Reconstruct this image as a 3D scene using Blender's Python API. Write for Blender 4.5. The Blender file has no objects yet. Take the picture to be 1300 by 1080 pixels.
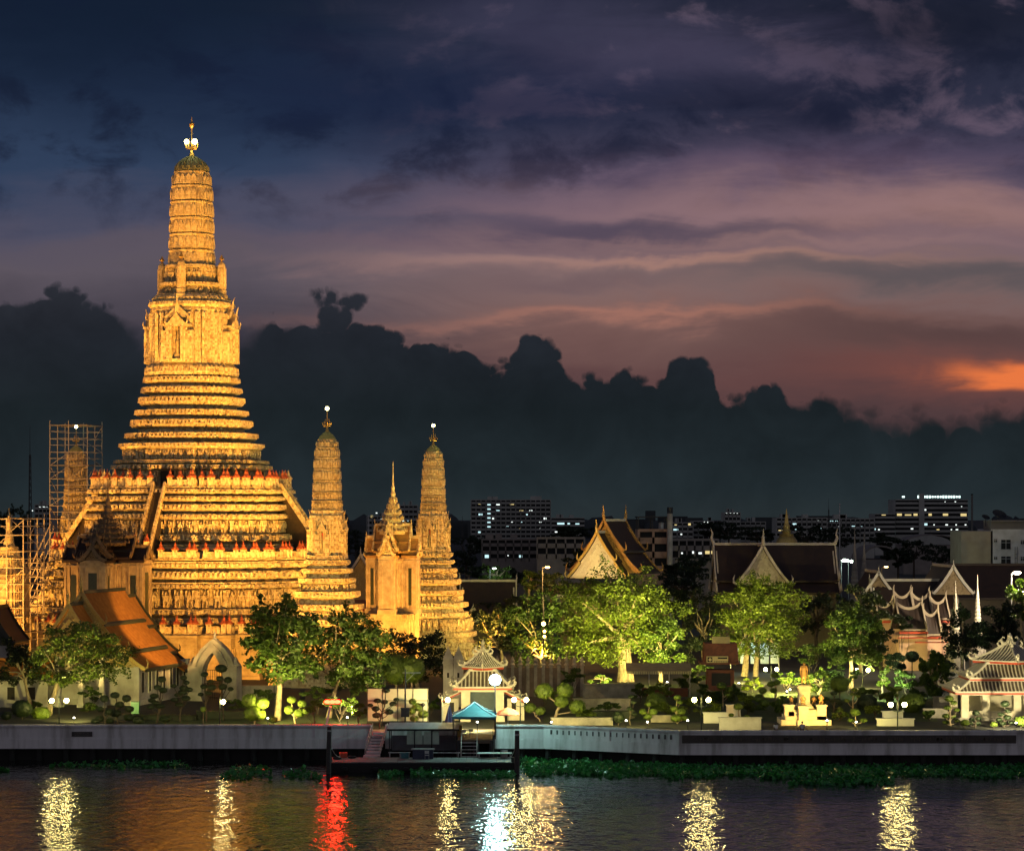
import bpy, math, random
import numpy as np
from mathutils import Vector, Matrix, noise as mnoise

# ---------------------------------------------------------------- camera, world, exposure
scene = bpy.context.scene
R = math.radians
CAMZ, F, HX, HY = 26.0, 3150.0, 650.0, 655.0
cam_d = bpy.data.cameras.new("camera")
cam = bpy.data.objects.new("camera", cam_d)
scene.collection.objects.link(cam)
cam.location = (0, 0, CAMZ)
cam.rotation_euler = (R(90), 0, 0)
cam_d.sensor_fit = 'HORIZONTAL'
cam_d.sensor_width = 36.0
cam_d.lens = 36.0 * F / 1300.0
cam_d.shift_y = 115.0 / 1300.0
cam_d.clip_start, cam_d.clip_end = 1.0, 20000.0
scene.camera = cam
scene.view_settings.view_transform = 'Standard'
scene.view_settings.look = 'None'
scene.view_settings.exposure = 0.0
scene.view_settings.gamma = 1.0
scene.view_settings.use_curve_mapping = False
scene.cycles.use_denoising = True
scene.cycles.max_bounces = 5
scene.cycles.diffuse_bounces = 2
scene.cycles.glossy_bounces = 3
scene.cycles.transmission_bounces = 3
scene.cycles.transparent_max_bounces = 4
scene.cycles.sample_clamp_indirect = 3.0
scene.cycles.use_light_tree = True
scene.cycles.caustics_reflective = False
scene.cycles.caustics_refractive = False


def lin(r, g, b):
    def c(v):
        v /= 255.0
        return v / 12.92 if v <= 0.04045 else ((v + 0.055) / 1.055) ** 2.4
    return (c(r), c(g), c(b), 1.0)


class NT:
    """small helper to write node trees as expressions"""
    def __init__(s, tree):
        s.t = tree
        s.n = tree.nodes
        s.l = tree.links

    def put(s, sock, val):
        if hasattr(val, 'is_linked') or isinstance(val, bpy.types.NodeSocket):
            s.l.new(val, sock)
        elif val is not None:
            sock.default_value = val

    def m(s, op, a, b=None, c=None, clamp=False):
        n = s.n.new('ShaderNodeMath')
        n.operation = op
        n.use_clamp = clamp
        s.put(n.inputs[0], a)
        if b is not None:
            s.put(n.inputs[1], b)
        if c is not None:
            s.put(n.inputs[2], c)
        return n.outputs[0]

    def mix(s, fac, a, b, mode='MIX'):
        n = s.n.new('ShaderNodeMix')
        n.data_type = 'RGBA'
        n.blend_type = mode
        s.put(n.inputs[0], fac)
        s.put(n.inputs[6], a)
        s.put(n.inputs[7], b)
        return n.outputs[2]

    def step(s, x, lo, hi):
        n = s.n.new('ShaderNodeMapRange')
        n.interpolation_type = 'SMOOTHSTEP'
        s.put(n.inputs[0], x)
        n.inputs[1].default_value = lo
        n.inputs[2].default_value = hi
        return n.outputs[0]

    def xyz(s, x, y, z):
        n = s.n.new('ShaderNodeCombineXYZ')
        s.put(n.inputs[0], x); s.put(n.inputs[1], y); s.put(n.inputs[2], z)
        return n.outputs[0]

    def noise(s, vec, scale, detail=3.0, rough=0.5, dist=0.0, col=False):
        n = s.n.new('ShaderNodeTexNoise')
        s.put(n.inputs['Vector'], vec)
        n.inputs['Scale'].default_value = scale
        n.inputs['Detail'].default_value = detail
        n.inputs['Roughness'].default_value = rough
        n.inputs['Distortion'].default_value = dist
        return n.outputs['Color' if col else 'Fac']

    def ramp(s, fac, stops, interp='LINEAR'):
        n = s.n.new('ShaderNodeValToRGB')
        n.color_ramp.interpolation = interp
        e = n.color_ramp.elements
        while len(e) < len(stops):
            e.new(0.5)
        for k, (p, c) in enumerate(sorted(stops, key=lambda q: q[0])):
            e[k].position = p
            e[k].color = c
        s.put(n.inputs[0], fac)
        return n.outputs[0]


# ---- sky: dusk gradient, high cloud sheets, a low orange break and a bank of cumulus
world = bpy.data.worlds.new("World")
scene.world = world
world.use_nodes = True
world.node_tree.nodes.clear()
W = NT(world.node_tree)
_tc = W.n.new('ShaderNodeTexCoord')
_sp = W.n.new('ShaderNodeSeparateXYZ')
W.l.new(_tc.outputs['Generated'], _sp.inputs[0])
dx, dy, dz = _sp.outputs
yy = W.m('MAXIMUM', dy, 0.05)
U = W.m('MULTIPLY', W.m('DIVIDE', dx, yy), 3.15)      # azimuth: 0 straight ahead
V = W.m('MULTIPLY', W.m('DIVIDE', dz, yy), 3.15)      # elevation: 0 the horizon
U = W.m('MAXIMUM', W.m('MINIMUM', U, 4.0), -4.0)
V = W.m('MAXIMUM', W.m('MINIMUM', V, 4.0), -0.2)
def su(px): return (px - 650.0) / 1000.0
def sv(py): return (655.0 - py) / 1000.0
nv = W.xyz(W.m('MULTIPLY', U, 1.0), W.m('MULTIPLY', V, 2.2), 0.37)
n_big = W.m('SUBTRACT', W.noise(nv, 3.2, 5.0, 0.55, 0.4), 0.5)
nv2 = W.xyz(W.m('MULTIPLY', U, 1.0), W.m('MULTIPLY', V, 4.5), 2.1)
n_str = W.m('SUBTRACT', W.noise(nv2, 4.0, 6.0, 0.6, 0.6), 0.5)
n_fine = W.m('SUBTRACT', W.noise(W.xyz(U, W.m('MULTIPLY', V, 1.6), 5.0), 9.0, 6.0, 0.6, 0.3), 0.5)
Vw = W.m('ADD', V, W.m('ADD', W.m('MULTIPLY', n_big, 0.10), W.m('MULTIPLY', n_str, 0.06)))
Uw = W.m('ADD', U, W.m('MULTIPLY', n_str, 0.25))
base = W.ramp(W.m('DIVIDE', Vw, 0.7), [
    (0.00, lin(60, 48, 52)), (sv(520)/.7, lin(80, 60, 62)), (sv(470)/.7, lin(96, 69, 69)),
    (sv(420)/.7, lin(118, 88, 84)), (sv(360)/.7, lin(138, 110, 107)), (sv(310)/.7, lin(114, 95, 106)),
    (sv(260)/.7, lin(84, 76, 98)), (sv(190)/.7, lin(63, 61, 82)), (sv(110)/.7, lin(48, 51, 71)),
    (sv(20)/.7, lin(38, 42, 60))])
cool = W.ramp(W.m('DIVIDE', Vw, 0.7), [
    (0.00, lin(44, 44, 54)), (sv(420)/.7, lin(62, 58, 68)), (sv(345)/.7, lin(92, 84, 94)),
    (sv(290)/.7, lin(78, 78, 98)), (sv(225)/.7, lin(49, 65, 92)), (sv(120)/.7, lin(36, 50, 74)),
    (sv(20)/.7, lin(24, 34, 50))])
sky = W.mix(W.step(Uw, su(760), su(300)), base, cool)

def blob(px, py, ax, ay, warp=True):
    a = W.m('DIVIDE', W.m('SUBTRACT', Uw if warp else U, su(px)), ax / 1000.0)
    b = W.m('DIVIDE', W.m('SUBTRACT', Vw if warp else V, sv(py)), ay / 1000.0)
    d = W.m('ADD', W.m('MULTIPLY', a, a), W.m('MULTIPLY', b, b))
    return W.m('POWER', 2.718, W.m('MULTIPLY', d, -1.0))

def paint(sky, fac, col, amt):
    return W.mix(W.m('MULTIPLY', fac, amt, clamp=True), sky, lin(*col))

# the whole upper sheet broken into darker and paler wisps
hi = W.step(V, sv(330), sv(200))
wisps = W.m('MULTIPLY', W.step(n_fine, 0.03, -0.16), hi)
sky = W.mix(W.m('MULTIPLY', wisps, 0.75), sky, lin(24, 30, 50))
wisps2 = W.m('MULTIPLY', W.step(W.m('ADD', n_fine, n_big), 0.06, 0.26), W.m('MULTIPLY', hi, W.step(U, su(350), su(800))))
sky = W.mix(W.m('MULTIPLY', wisps2, 0.8), sky, lin(108, 92, 110))
sky = paint(sky, blob(60, 20, 420, 130), (18, 30, 50), 0.75)
sky = paint(sky, blob(480, 120, 260, 60), (24, 34, 60), 0.7)
sky = paint(sky, blob(740, 110, 160, 40), (26, 36, 64), 0.7)
sky = paint(sky, blob(1170, 25, 240, 60), (22, 26, 40), 0.8)
sky = paint(sky, blob(1010, 125, 200, 55), (24, 28, 48), 0.75)
sky = paint(sky, blob(880, 60, 200, 40), (78, 72, 96), 0.55)
sky = paint(sky, blob(640, 25, 160, 40), (66, 64, 88), 0.5)
sky = paint(sky, blob(980, 215, 260, 26), (104, 84, 104), 0.5)
sky = paint(sky, blob(1180, 190, 180, 30), (90, 76, 98), 0.5)
sky = paint(sky, blob(980, 250, 420, 26), (142, 112, 118), 0.6)
sky = paint(sky, blob(780, 296, 190, 22), (62, 60, 82), 0.85)
sky = paint(sky, blob(930, 302, 90, 16), (74, 68, 86), 0.7)
sky = paint(sky, blob(900, 332, 360, 10), (184, 136, 120), 0.8)
sky = paint(sky, blob(1230, 272, 320, 30), (160, 122, 114), 0.7)
sky = paint(sky, blob(1220, 350, 420, 24), (84, 80, 84), 0.85)
sky = paint(sky, blob(700, 362, 120, 12), (98, 80, 88), 0.5)
sky = paint(sky, blob(820, 402, 300, 8), (172, 118, 102), 0.75)
sky = paint(sky, blob(1250, 425, 330, 36), (82, 62, 62), 0.85)
sky = paint(sky, blob(560, 305, 260, 14), (120, 96, 104), 0.45)
sky = paint(sky, blob(150, 315, 260, 22), (94, 84, 94), 0.5)
sky = paint(sky, blob(900, 268, 330, 12), (150, 118, 122), 0.45)
sky = paint(sky, blob(620, 328, 200, 14), (148, 120, 118), 0.5)
sky = paint(sky, blob(1000, 310, 300, 8), (158, 122, 116), 0.5)
# the orange break low on the right, cut off sharply underneath
glow = W.m('MULTIPLY', W.m('MULTIPLY', blob(1290, 484, 100, 15), W.step(W.m('ADD', U, W.m('MULTIPLY', n_fine, 0.25)), su(1120), su(1210))), W.step(V, sv(499), sv(492)))
sky = paint(sky, blob(1250, 480, 240, 30), (128, 74, 64), 0.6)
sky = W.mix(W.m('MULTIPLY', glow, 1.15, clamp=True), sky, lin(232, 120, 66))
# cumulus bank
fc = W.n.new('ShaderNodeFloatCurve')
prof = [(-650, 420), (-300, 400), (-80, 380), (0, 374), (60, 366), (112, 372), (150, 402), (200, 440), (260, 446), (315, 430), (345, 404), (380, 402),
        (430, 404), (490, 412), (530, 430), (572, 428), (612, 446), (640, 462), (652, 440), (672, 424), (697, 430),
        (722, 462), (750, 474), (786, 466), (812, 482), (832, 486), (850, 456), (872, 449), (896, 456), (912, 488),
        (944, 508), (958, 486), (976, 484), (996, 504), (1024, 514), (1042, 500), (1062, 512), (1090, 522), (1140, 527), (1300, 520), (1700, 500), (1950, 480)]
cv = fc.mapping.curves[0]
U0, U1 = su(-650), su(1950)
pts = [((su(a) - U0) / (U1 - U0), sv(b) / 0.4) for a, b in prof]
while len(cv.points) < len(pts):
    cv.points.new(0.5, 0.5)
for p, q in zip(cv.points, pts):
    p.location = q
    p.handle_type = 'AUTO_CLAMPED'
fc.mapping.update()
W.put(fc.inputs['Value'], W.m('DIVIDE', W.m('SUBTRACT', U, U0), U1 - U0, clamp=True))
h = W.m('MULTIPLY', fc.outputs[0], 0.4)
def cells(scale, z):
    n = W.n.new('ShaderNodeTexVoronoi')
    n.feature = 'SMOOTH_F1'
    n.inputs['Scale'].default_value = scale
    n.inputs['Smoothness'].default_value = 0.25
    W.put(n.inputs['Vector'], W.xyz(W.m('ADD', U, W.m('MULTIPLY', n_fine, 0.03)), V, z))
    d = n.outputs['Distance']
    return W.m('SUBTRACT', W.m('SQRT', W.m('MAXIMUM', W.m('SUBTRACT', 0.40, W.m('MULTIPLY', d, d)), 0.0)), 0.45)
puff = W.m('ADD', W.m('MULTIPLY', cells(27.0, 0.0), 0.026), W.m('MULTIPLY', cells(70.0, 0.4), 0.011))
puff = W.m('ADD', puff, W.m('MULTIPLY', W.m('SUBTRACT', W.noise(W.xyz(U, V, 0.0), 34.0, 7.0, 0.62), 0.5), 0.022))
d1 = W.m('ADD', W.m('SUBTRACT', h, V), puff)
def disc(px, py, r):
    a = W.m('SUBTRACT', U, su(px)); b = W.m('SUBTRACT', V, sv(py))
    return W.m('ADD', W.m('SUBTRACT', r / 1000.0, W.m('SQRT', W.m('ADD', W.m('MULTIPLY', a, a), W.m('MULTIPLY', b, b)))), W.m('MULTIPLY', puff, 0.7))
for q in ((405, 376, 15), (415, 384, 18), (455, 381, 13), (445, 388, 17), (424, 396, 21), (438, 400, 21), (428, 411, 30)):
    d1 = W.m('MAXIMUM', d1, disc(*q))
soft_r = W.step(U, su(980), su(1120))
edge = W.m('ADD', 0.0075, W.m('MULTIPLY', soft_r, 0.02))
edge = W.m('ADD', edge, W.m('MULTIPLY', W.m('MULTIPLY', W.step(U, su(130), su(190)), W.step(U, su(345), su(320))), 0.03))
cum = W.m('SMOOTH_MIN', W.m('MAXIMUM', W.m('ADD', W.m('DIVIDE', d1, edge), 0.5), 0.0), 1.0, 0.3, clamp=True)
ccol = W.ramp(W.m('DIVIDE', V, 0.3), [(0.0, lin(38, 46, 49)), (0.12, lin(33, 42, 46)), (0.45, lin(27, 34, 38)), (0.75, lin(33, 37, 44)), (1.0, lin(45, 47, 55))])
ctex = W.m('MULTIPLY', W.m('SUBTRACT', W.noise(W.xyz(U, V, 3.0), 9.0, 6.0, 0.6, 0.4), 0.5), 1.0)
ccol = W.mix(1.0, ccol, W.m('ADD', 1.0, ctex), 'MULTIPLY')
sky = W.mix(cum, sky, ccol)
# behind the viewer: even dusk above the lit city
back = W.ramp(W.m('ADD', W.m('MULTIPLY', dz, 0.5), 0.5), [(0.0, (0.02, 0.02, 0.022, 1)), (0.5, (0.32, 0.29, 0.30, 1)), (0.62, (0.16, 0.15, 0.175, 1)), (1.0, (0.03, 0.04, 0.07, 1))])
sky = W.mix(W.step(dy, 0.3, 0.0), sky, back)
bg = W.n.new('ShaderNodeBackground')
W.put(bg.inputs['Color'], sky)
bg.inputs['Strength'].default_value = 1.0
wo = W.n.new('ShaderNodeOutputWorld')
W.l.new(bg.outputs[0], wo.inputs['Surface'])

# ---------------------------------------------------------------- helpers
rnd = random.Random(7)
ROOT = scene.collection
GZ = 2.6                                   # garden level above the river


def P(px, py, y):
    return Vector(((px - HX) * y / F, y, CAMZ - (py - HY) * y / F))


def GX(px, y):
    return (px - HX) * y / F


class MB:
    def __init__(s):
        s.v, s.f = [], []

    def add(s, vs, fs, M=None):
        o = len(s.v)
        if M is not None:
            vs = [tuple(M @ Vector(p)) for p in vs]
        s.v.extend(tuple(p) for p in vs)
        s.f.extend(tuple(i + o for i in f) for f in fs)
        return s

    def box(s, c, d, rz=0.0, top=1.0, M=None):
        x, y, z = d[0] / 2, d[1] / 2, d[2] / 2
        ca, sa = math.cos(rz), math.sin(rz)
        vs = []
        for k, t in ((-1, 1.0), (1, top)):
            for a, b in ((-1, -1), (1, -1), (1, 1), (-1, 1)):
                X, Y = a * x * t, b * y * t
                vs.append((c[0] + X * ca - Y * sa, c[1] + X * sa + Y * ca, c[2] + k * z))
        return s.add(vs, [(3, 2, 1, 0), (4, 5, 6, 7), (0, 1, 5, 4), (1, 2, 6, 5), (2, 3, 7, 6), (3, 0, 4, 7)], M)

    def beam(s, p, q, w, h=None, up=(0, 0, 1)):
        p, q = Vector(p), Vector(q)
        h = w if h is None else h
        d = q - p
        if d.length < 1e-6:
            return s
        d.normalize()
        u = Vector(up)
        if abs(d.dot(u)) > 0.98:
            u = Vector((0, 1, 0))
        r = d.cross(u).normalized()
        u = r.cross(d).normalized()
        vs = []
        for o in (p, q):
            for a, b in ((-1, -1), (1, -1), (1, 1), (-1, 1)):
                vs.append(o + r * (a * w / 2) + u * (b * h / 2))
        return s.add(vs, [(3, 2, 1, 0), (4, 5, 6, 7), (0, 1, 5, 4), (1, 2, 6, 5), (2, 3, 7, 6), (3, 0, 4, 7)])

    def tube(s, pts, rad, n=6, cap=True):
        pts = [Vector(p) for p in pts]
        if not isinstance(rad, (list, tuple)):
            rad = [rad] * len(pts)
        rings = []
        ref = Vector((0.31, 0.12, 0.94))
        for i, p in enumerate(pts):
            d = pts[min(i + 1, len(pts) - 1)] - pts[max(i - 1, 0)]
            if d.length < 1e-9:
                d = Vector((0, 0, 1))
            d.normalize()
            if abs(d.dot(ref)) > 0.97:
                ref = Vector((1, 0.1, 0))
            r = d.cross(ref).normalized()
            u = r.cross(d).normalized()
            rings.append([p + (r * math.cos(2 * math.pi * k / n) + u * math.sin(2 * math.pi * k / n)) * rad[i] for k in range(n)])
        return s.loft(rings, cap, cap)

    def loft(s, rings, c0=True, c1=True):
        n = len(rings[0])
        o = len(s.v)
        for r in rings:
            s.v.extend(tuple(p) for p in r)
        for i in range(len(rings) - 1):
            for k in range(n):
                a, b = o + i * n + k, o + i * n + (k + 1) % n
                s.f.append((a, b, b + n, a + n))
        if c0:
            s.f.append(tuple(o + k for k in reversed(range(n))))
        if c1:
            s.f.append(tuple(o + (len(rings) - 1) * n + k for k in range(n)))
        return s

    def lathe(s, prof, n=12, c=(0, 0, 0), ph=0.0):
        rings = [[(c[0] + r * math.cos(2 * math.pi * k / n + ph), c[1] + r * math.sin(2 * math.pi * k / n + ph), c[2] + z) for k in range(n)] for r, z in prof]
        return s.loft(rings)

    def prism(s, poly, z0, z1):
        return s.loft([[(x, y, z0) for x, y in poly], [(x, y, z1) for x, y in poly]])

    def quad(s, a, b, c, d):
        return s.add([a, b, c, d], [(0, 1, 2, 3)])

    def slab(s, a, b, c, d, t):
        """a thick sheet over the four corners, thickness t downward along its normal"""
        a, b, c, d = map(Vector, (a, b, c, d))
        nn = (c - a).cross(d - b)
        nn.normalize()
        if nn.z < 0:
            nn = -nn
        e = nn * -t
        vs = [a, b, c, d, a + e, b + e, c + e, d + e]
        return s.add(vs, [(0, 1, 2, 3), (7, 6, 5, 4), (0, 4, 5, 1), (1, 5, 6, 2), (2, 6, 7, 3), (3, 7, 4, 0)])

    def ico(s, c, r, sub=2, sc=(1, 1, 1), rough=0.0, seed=0):
        vs, fs = ICO[sub]
        out = []
        for p in vs:
            k = 1.0
            if rough:
                k += rough * mnoise.noise(Vector(p) * 2.3 + Vector((seed * 3.1, seed * 1.7, 0)))
            out.append((c[0] + p[0] * r * sc[0] * k, c[1] + p[1] * r * sc[1] * k, c[2] + p[2] * r * sc[2] * k))
        return s.add(out, fs)

    def build(s, name, mat, parent=None, smooth=False, loc=None):
        me = bpy.data.meshes.new(name)
        me.from_pydata(s.v, [], s.f)
        if mat is not None:
            me.materials.append(mat)
        if smooth:
            me.polygons.foreach_set('use_smooth', [True] * len(me.polygons))
        o = bpy.data.objects.new(name, me)
        ROOT.objects.link(o)
        if parent is not None:
            o.parent = parent
        if loc is not None:
            o.location = loc
        return o


def _ico_data():
    out = {}
    import bmesh
    for k in (1, 2, 3, 4):
        bm = bmesh.new()
        bmesh.ops.create_icosphere(bm, subdivisions=k, radius=1.0)
        bm.verts.ensure_lookup_table()
        out[k] = ([tuple(v.co) for v in bm.verts], [tuple(v.index for v in f.verts) for f in bm.faces])
        bm.free()
    return out


ICO = _ico_data()


def tag(o, label=None, cat=None, group=None, kind=None):
    if label: o['label'] = label
    if cat: o['category'] = cat
    if group: o['group'] = group
    if kind: o['kind'] = kind
    return o


def thing(name, label, cat, loc=(0, 0, 0), rz=0.0, group=None):
    o = bpy.data.objects.new(name, None)
    o.empty_display_size = 0.5
    ROOT.objects.link(o)
    o.location = loc
    o.rotation_euler = (0, 0, rz)
    return tag(o, label, cat, group)


def link_copy(src, parent=None, loc=None, rz=None, scale=None):
    c = src.copy()
    ROOT.objects.link(c)
    c.parent = parent
    if loc is not None: c.location = loc
    if rz is not None: c.rotation_euler = (0, 0, rz)
    if scale is not None: c.scale = scale
    return c


def kids(o):
    return [c for c in bpy.data.objects if c.parent == o]


def copy_tree(o, parent=None, loc=None, rz=None, scale=None, label=None):
    c = link_copy(o, parent, loc, rz, scale)
    if label: c['label'] = label
    for ch in kids(o):
        copy_tree(ch, c)
    return c


# ---------------------------------------------------------------- materials
MATS = {}


def mat(name, c1, c2=None, scale=3.0, rough=0.7, bump=0.0, detail=4.0, metal=0.0, c3=None, bscale=None, spec=None, translucent=0.0, stretch=None):
    if name in MATS:
        return MATS[name]
    m = bpy.data.materials.new(name)
    m.use_nodes = True
    m.node_tree.nodes.clear()
    N = NT(m.node_tree)
    tc = N.n.new('ShaderNodeTexCoord')
    vec = tc.outputs['Object']
    if stretch:
        mp = N.n.new('ShaderNodeMapping')
        mp.inputs['Scale'].default_value = stretch
        N.l.new(vec, mp.inputs[0])
        vec = mp.outputs[0]
    b = N.n.new('ShaderNodeBsdfPrincipled')
    c2 = c2 or tuple(x * 0.7 for x in c1)
    f = N.noise(vec, scale, detail, 0.6)
    stops = [(0.35, (*c1, 1)), (0.65, (*c2, 1))]
    if c3: stops = [(0.3, (*c1, 1)), (0.5, (*c2, 1)), (0.68, (*c3, 1))]
    N.put(b.inputs['Base Color'], N.ramp(f, stops))
    b.inputs['Roughness'].default_value = rough
    b.inputs['Metallic'].default_value = metal
    if spec is not None: b.inputs['Specular IOR Level'].default_value = spec
    if bump:
        bn = N.n.new('ShaderNodeBump')
        bn.inputs['Strength'].default_value = bump
        bn.inputs['Distance'].default_value = 0.1
        N.put(bn.inputs['Height'], N.noise(vec, bscale or scale * 3, 4.0, 0.6))
        N.l.new(bn.outputs[0], b.inputs['Normal'])
    out = N.n.new('ShaderNodeOutputMaterial')
    sh = b.outputs[0]
    if translucent:
        tr = N.n.new('ShaderNodeBsdfTranslucent')
        N.put(tr.inputs['Color'], N.ramp(f, [(0.3, (*[min(1, x * 1.5) for x in c1], 1)), (0.7, (*[min(1, x * 1.5) for x in c2], 1))]))
        mx = N.n.new('ShaderNodeMixShader')
        mx.inputs[0].default_value = translucent
        N.l.new(sh, mx.inputs[1]); N.l.new(tr.outputs[0], mx.inputs[2])
        sh = mx.outputs[0]
    N.l.new(sh, out.inputs['Surface'])
    MATS[name] = m
    return m


def glow_mat(name, col, strength):
    if name in MATS: return MATS[name]
    m = bpy.data.materials.new(name)
    m.use_nodes = True
    m.node_tree.nodes.clear()
    N = NT(m.node_tree)
    e = N.n.new('ShaderNodeEmission')
    e.inputs[0].default_value = (*col, 1)
    e.inputs[1].default_value = strength
    out = N.n.new('ShaderNodeOutputMaterial')
    N.l.new(e.outputs[0], out.inputs['Surface'])
    MATS[name] = m
    return m


def porcelain(name, tones, cell=2.2, bump=0.4, rough=0.5):
    """stucco set with broken porcelain flowers: small cells of several tones, grooves between them"""
    m = bpy.data.materials.new(name)
    m.use_nodes = True
    m.node_tree.nodes.clear()
    N = NT(m.node_tree)
    tc = N.n.new('ShaderNodeTexCoord')
    vec = tc.outputs['Object']
    vo = N.n.new('ShaderNodeTexVoronoi')
    vo.inputs['Scale'].default_value = cell
    vo.inputs['Randomness'].default_value = 0.35
    N.l.new(vec, vo.inputs['Vector'])
    sep = N.n.new('ShaderNodeSeparateColor')
    N.l.new(vo.outputs['Color'], sep.inputs[0])
    k = len(tones)
    col = N.ramp(sep.outputs[0], [(i / k, (*c, 1)) for i, c in enumerate(tones)], 'CONSTANT')
    big = N.noise(vec, 0.35, 4.0, 0.6)
    col = N.mix(N.m('MULTIPLY', N.step(big, 0.55, 0.8), .7), col, (0.24, 0.18, 0.11, 1))     # weathering patches
    b = N.n.new('ShaderNodeBsdfPrincipled')
    N.put(b.inputs['Base Color'], col)
    b.inputs['Roughness'].default_value = rough
    bn = N.n.new('ShaderNodeBump')
    bn.inputs['Strength'].default_value = bump
    bn.inputs['Distance'].default_value = 0.25
    N.put(bn.inputs['Height'], N.m('ADD', N.m('MULTIPLY', vo.outputs['Distance'], -1.0), N.m('MULTIPLY', N.noise(vec, 6.0, 3.0, 0.6), 0.25)))
    N.l.new(bn.outputs[0], b.inputs['Normal'])
    out = N.n.new('ShaderNodeOutputMaterial')
    N.l.new(b.outputs[0], out.inputs['Surface'])
    MATS[name] = m
    return m


M_STUC = porcelain('porcelain_stucco', [(.64, .54, 0.304), (.72, .62, 0.368), (.48, .38, 0.192), (.62, .52, 0.288), (.36, .27, 0.128), (.76, .67, 0.400), (.58, .48, 0.256)], 3.3, .45)
M_PLAIN = mat('weathered_stucco', (.54, .46, 0.264), (.42, .35, 0.192), 0.8, .8, .3, c3=(.28, .22, 0.112))
M_COB = porcelain('cob_stucco', [(.64, .53, 0.288), (.52, .42, 0.21), (.68, .58, 0.336), (.46, .35, 0.17), (.60, .50, 0.272)], 3.4, .3)
M_REDCAP = mat('red_glazed_cap', (.42, .10, .035), (.34, .075, .03), 2, .45)
M_DARKREC = mat('recess_shade_dark', (.02, .016, .012), (.03, .025, .018), 2, .9)  # near-black stands in for shade inside niches, doorways and windows
M_GREENDOME = mat('greenish_dome', (.22, .22, .12), (.14, .15, .08), 1.5, .6, .3)
M_GILT = mat('gilt_metal', (.70, .48, .15), (.55, .36, .10), 3, .35, .2, metal=.7)
M_WHITE = mat('white_plaster', (.68, .66, .60), (.52, .50, .45), 0.5, .8, .15)
M_WHITE2 = mat('stained_plaster', (.60, .58, .52), (.44, .41, .35), 0.35, .85, .25, c3=(.28, .26, .22))
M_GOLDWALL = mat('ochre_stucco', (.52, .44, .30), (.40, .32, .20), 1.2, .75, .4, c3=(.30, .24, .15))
M_TILE_O = mat('orange_roof_tile', (.50, .20, .040), (.36, .13, .024), 1.6, .8, .35, bscale=14, spec=.15)
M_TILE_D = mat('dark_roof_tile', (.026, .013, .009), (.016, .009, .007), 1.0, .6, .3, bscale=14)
M_TILE_G = mat('dark_green_border_tile', (.035, .04, .022), (.025, .03, .018), 1, .5)
M_TRIM = mat('pale_roof_trim', (.50, .48, .42), (.36, .34, .30), .8, .7)
M_GOLDTRIM = mat('gold_leaf_trim', (.62, .45, .14), (.48, .33, .09), 4, .4, .3, metal=.3)
M_CONC = mat('river_concrete', (.74, .72, .73), (.62, .60, .61), .9, .85, .25, detail=8.0, c3=(.36, .34, .33), stretch=(1.0, 1.0, .14))
M_DKCONC = mat('wet_shaded_concrete', (.022, .022, .02), (.012, .012, .011), .5, .9, .3)
M_STONE = mat('garden_stone', (.34, .31, .26), (.22, .20, .17), 1.2, .85, .3)
M_WOOD = mat('dock_boards', (.16, .12, .08), (.10, .075, .05), 2.0, .75, .3, stretch=(1, 8, 8))
M_DKSTEEL = mat('dark_painted_steel', (.035, .038, .042), (.022, .024, .027), 2, .5, metal=.3)
M_STEEL = mat('galvanised_steel', (.45, .45, .45), (.32, .32, .33), 4, .45, metal=.5)
M_BARK = mat('pale_bark', (.30, .24, .16), (.16, .12, .08), 2.5, .9, .6)
M_BARKD = mat('dark_bark', (.07, .055, .04), (.04, .03, .022), 3, .9, .6)
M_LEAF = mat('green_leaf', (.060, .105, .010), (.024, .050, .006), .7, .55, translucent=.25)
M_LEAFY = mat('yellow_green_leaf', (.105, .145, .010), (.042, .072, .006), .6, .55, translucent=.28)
M_LEAFD = mat('unlit_dark_leaf', (.020, .036, .010), (.009, .018, .006), .8, .55, translucent=.2)  # shade put into the leaf colour for unlit trees and topiary silhouettes
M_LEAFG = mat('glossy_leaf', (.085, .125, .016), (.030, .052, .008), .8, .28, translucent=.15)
M_CLIP = mat('clipped_leaf', (.115, .165, .014), (.050, .085, .008), 2.2, .6, translucent=.2)
M_HYA = mat('water_hyacinth_leaf', (.045, .28, .055), (.018, .12, .028), 1.5, .35, translucent=.2)
M_BLACK = mat('dull_black', (.012, .012, .012), (.008, .008, .008), 2, .8)
M_BRONZE = mat('bronze', (.50, .30, .10), (.36, .20, .07), 3, .45, .2, metal=.3)
M_RED = mat('vermilion_paint', (.50, .07, .03), (.42, .055, .025), 3, .5)
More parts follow.
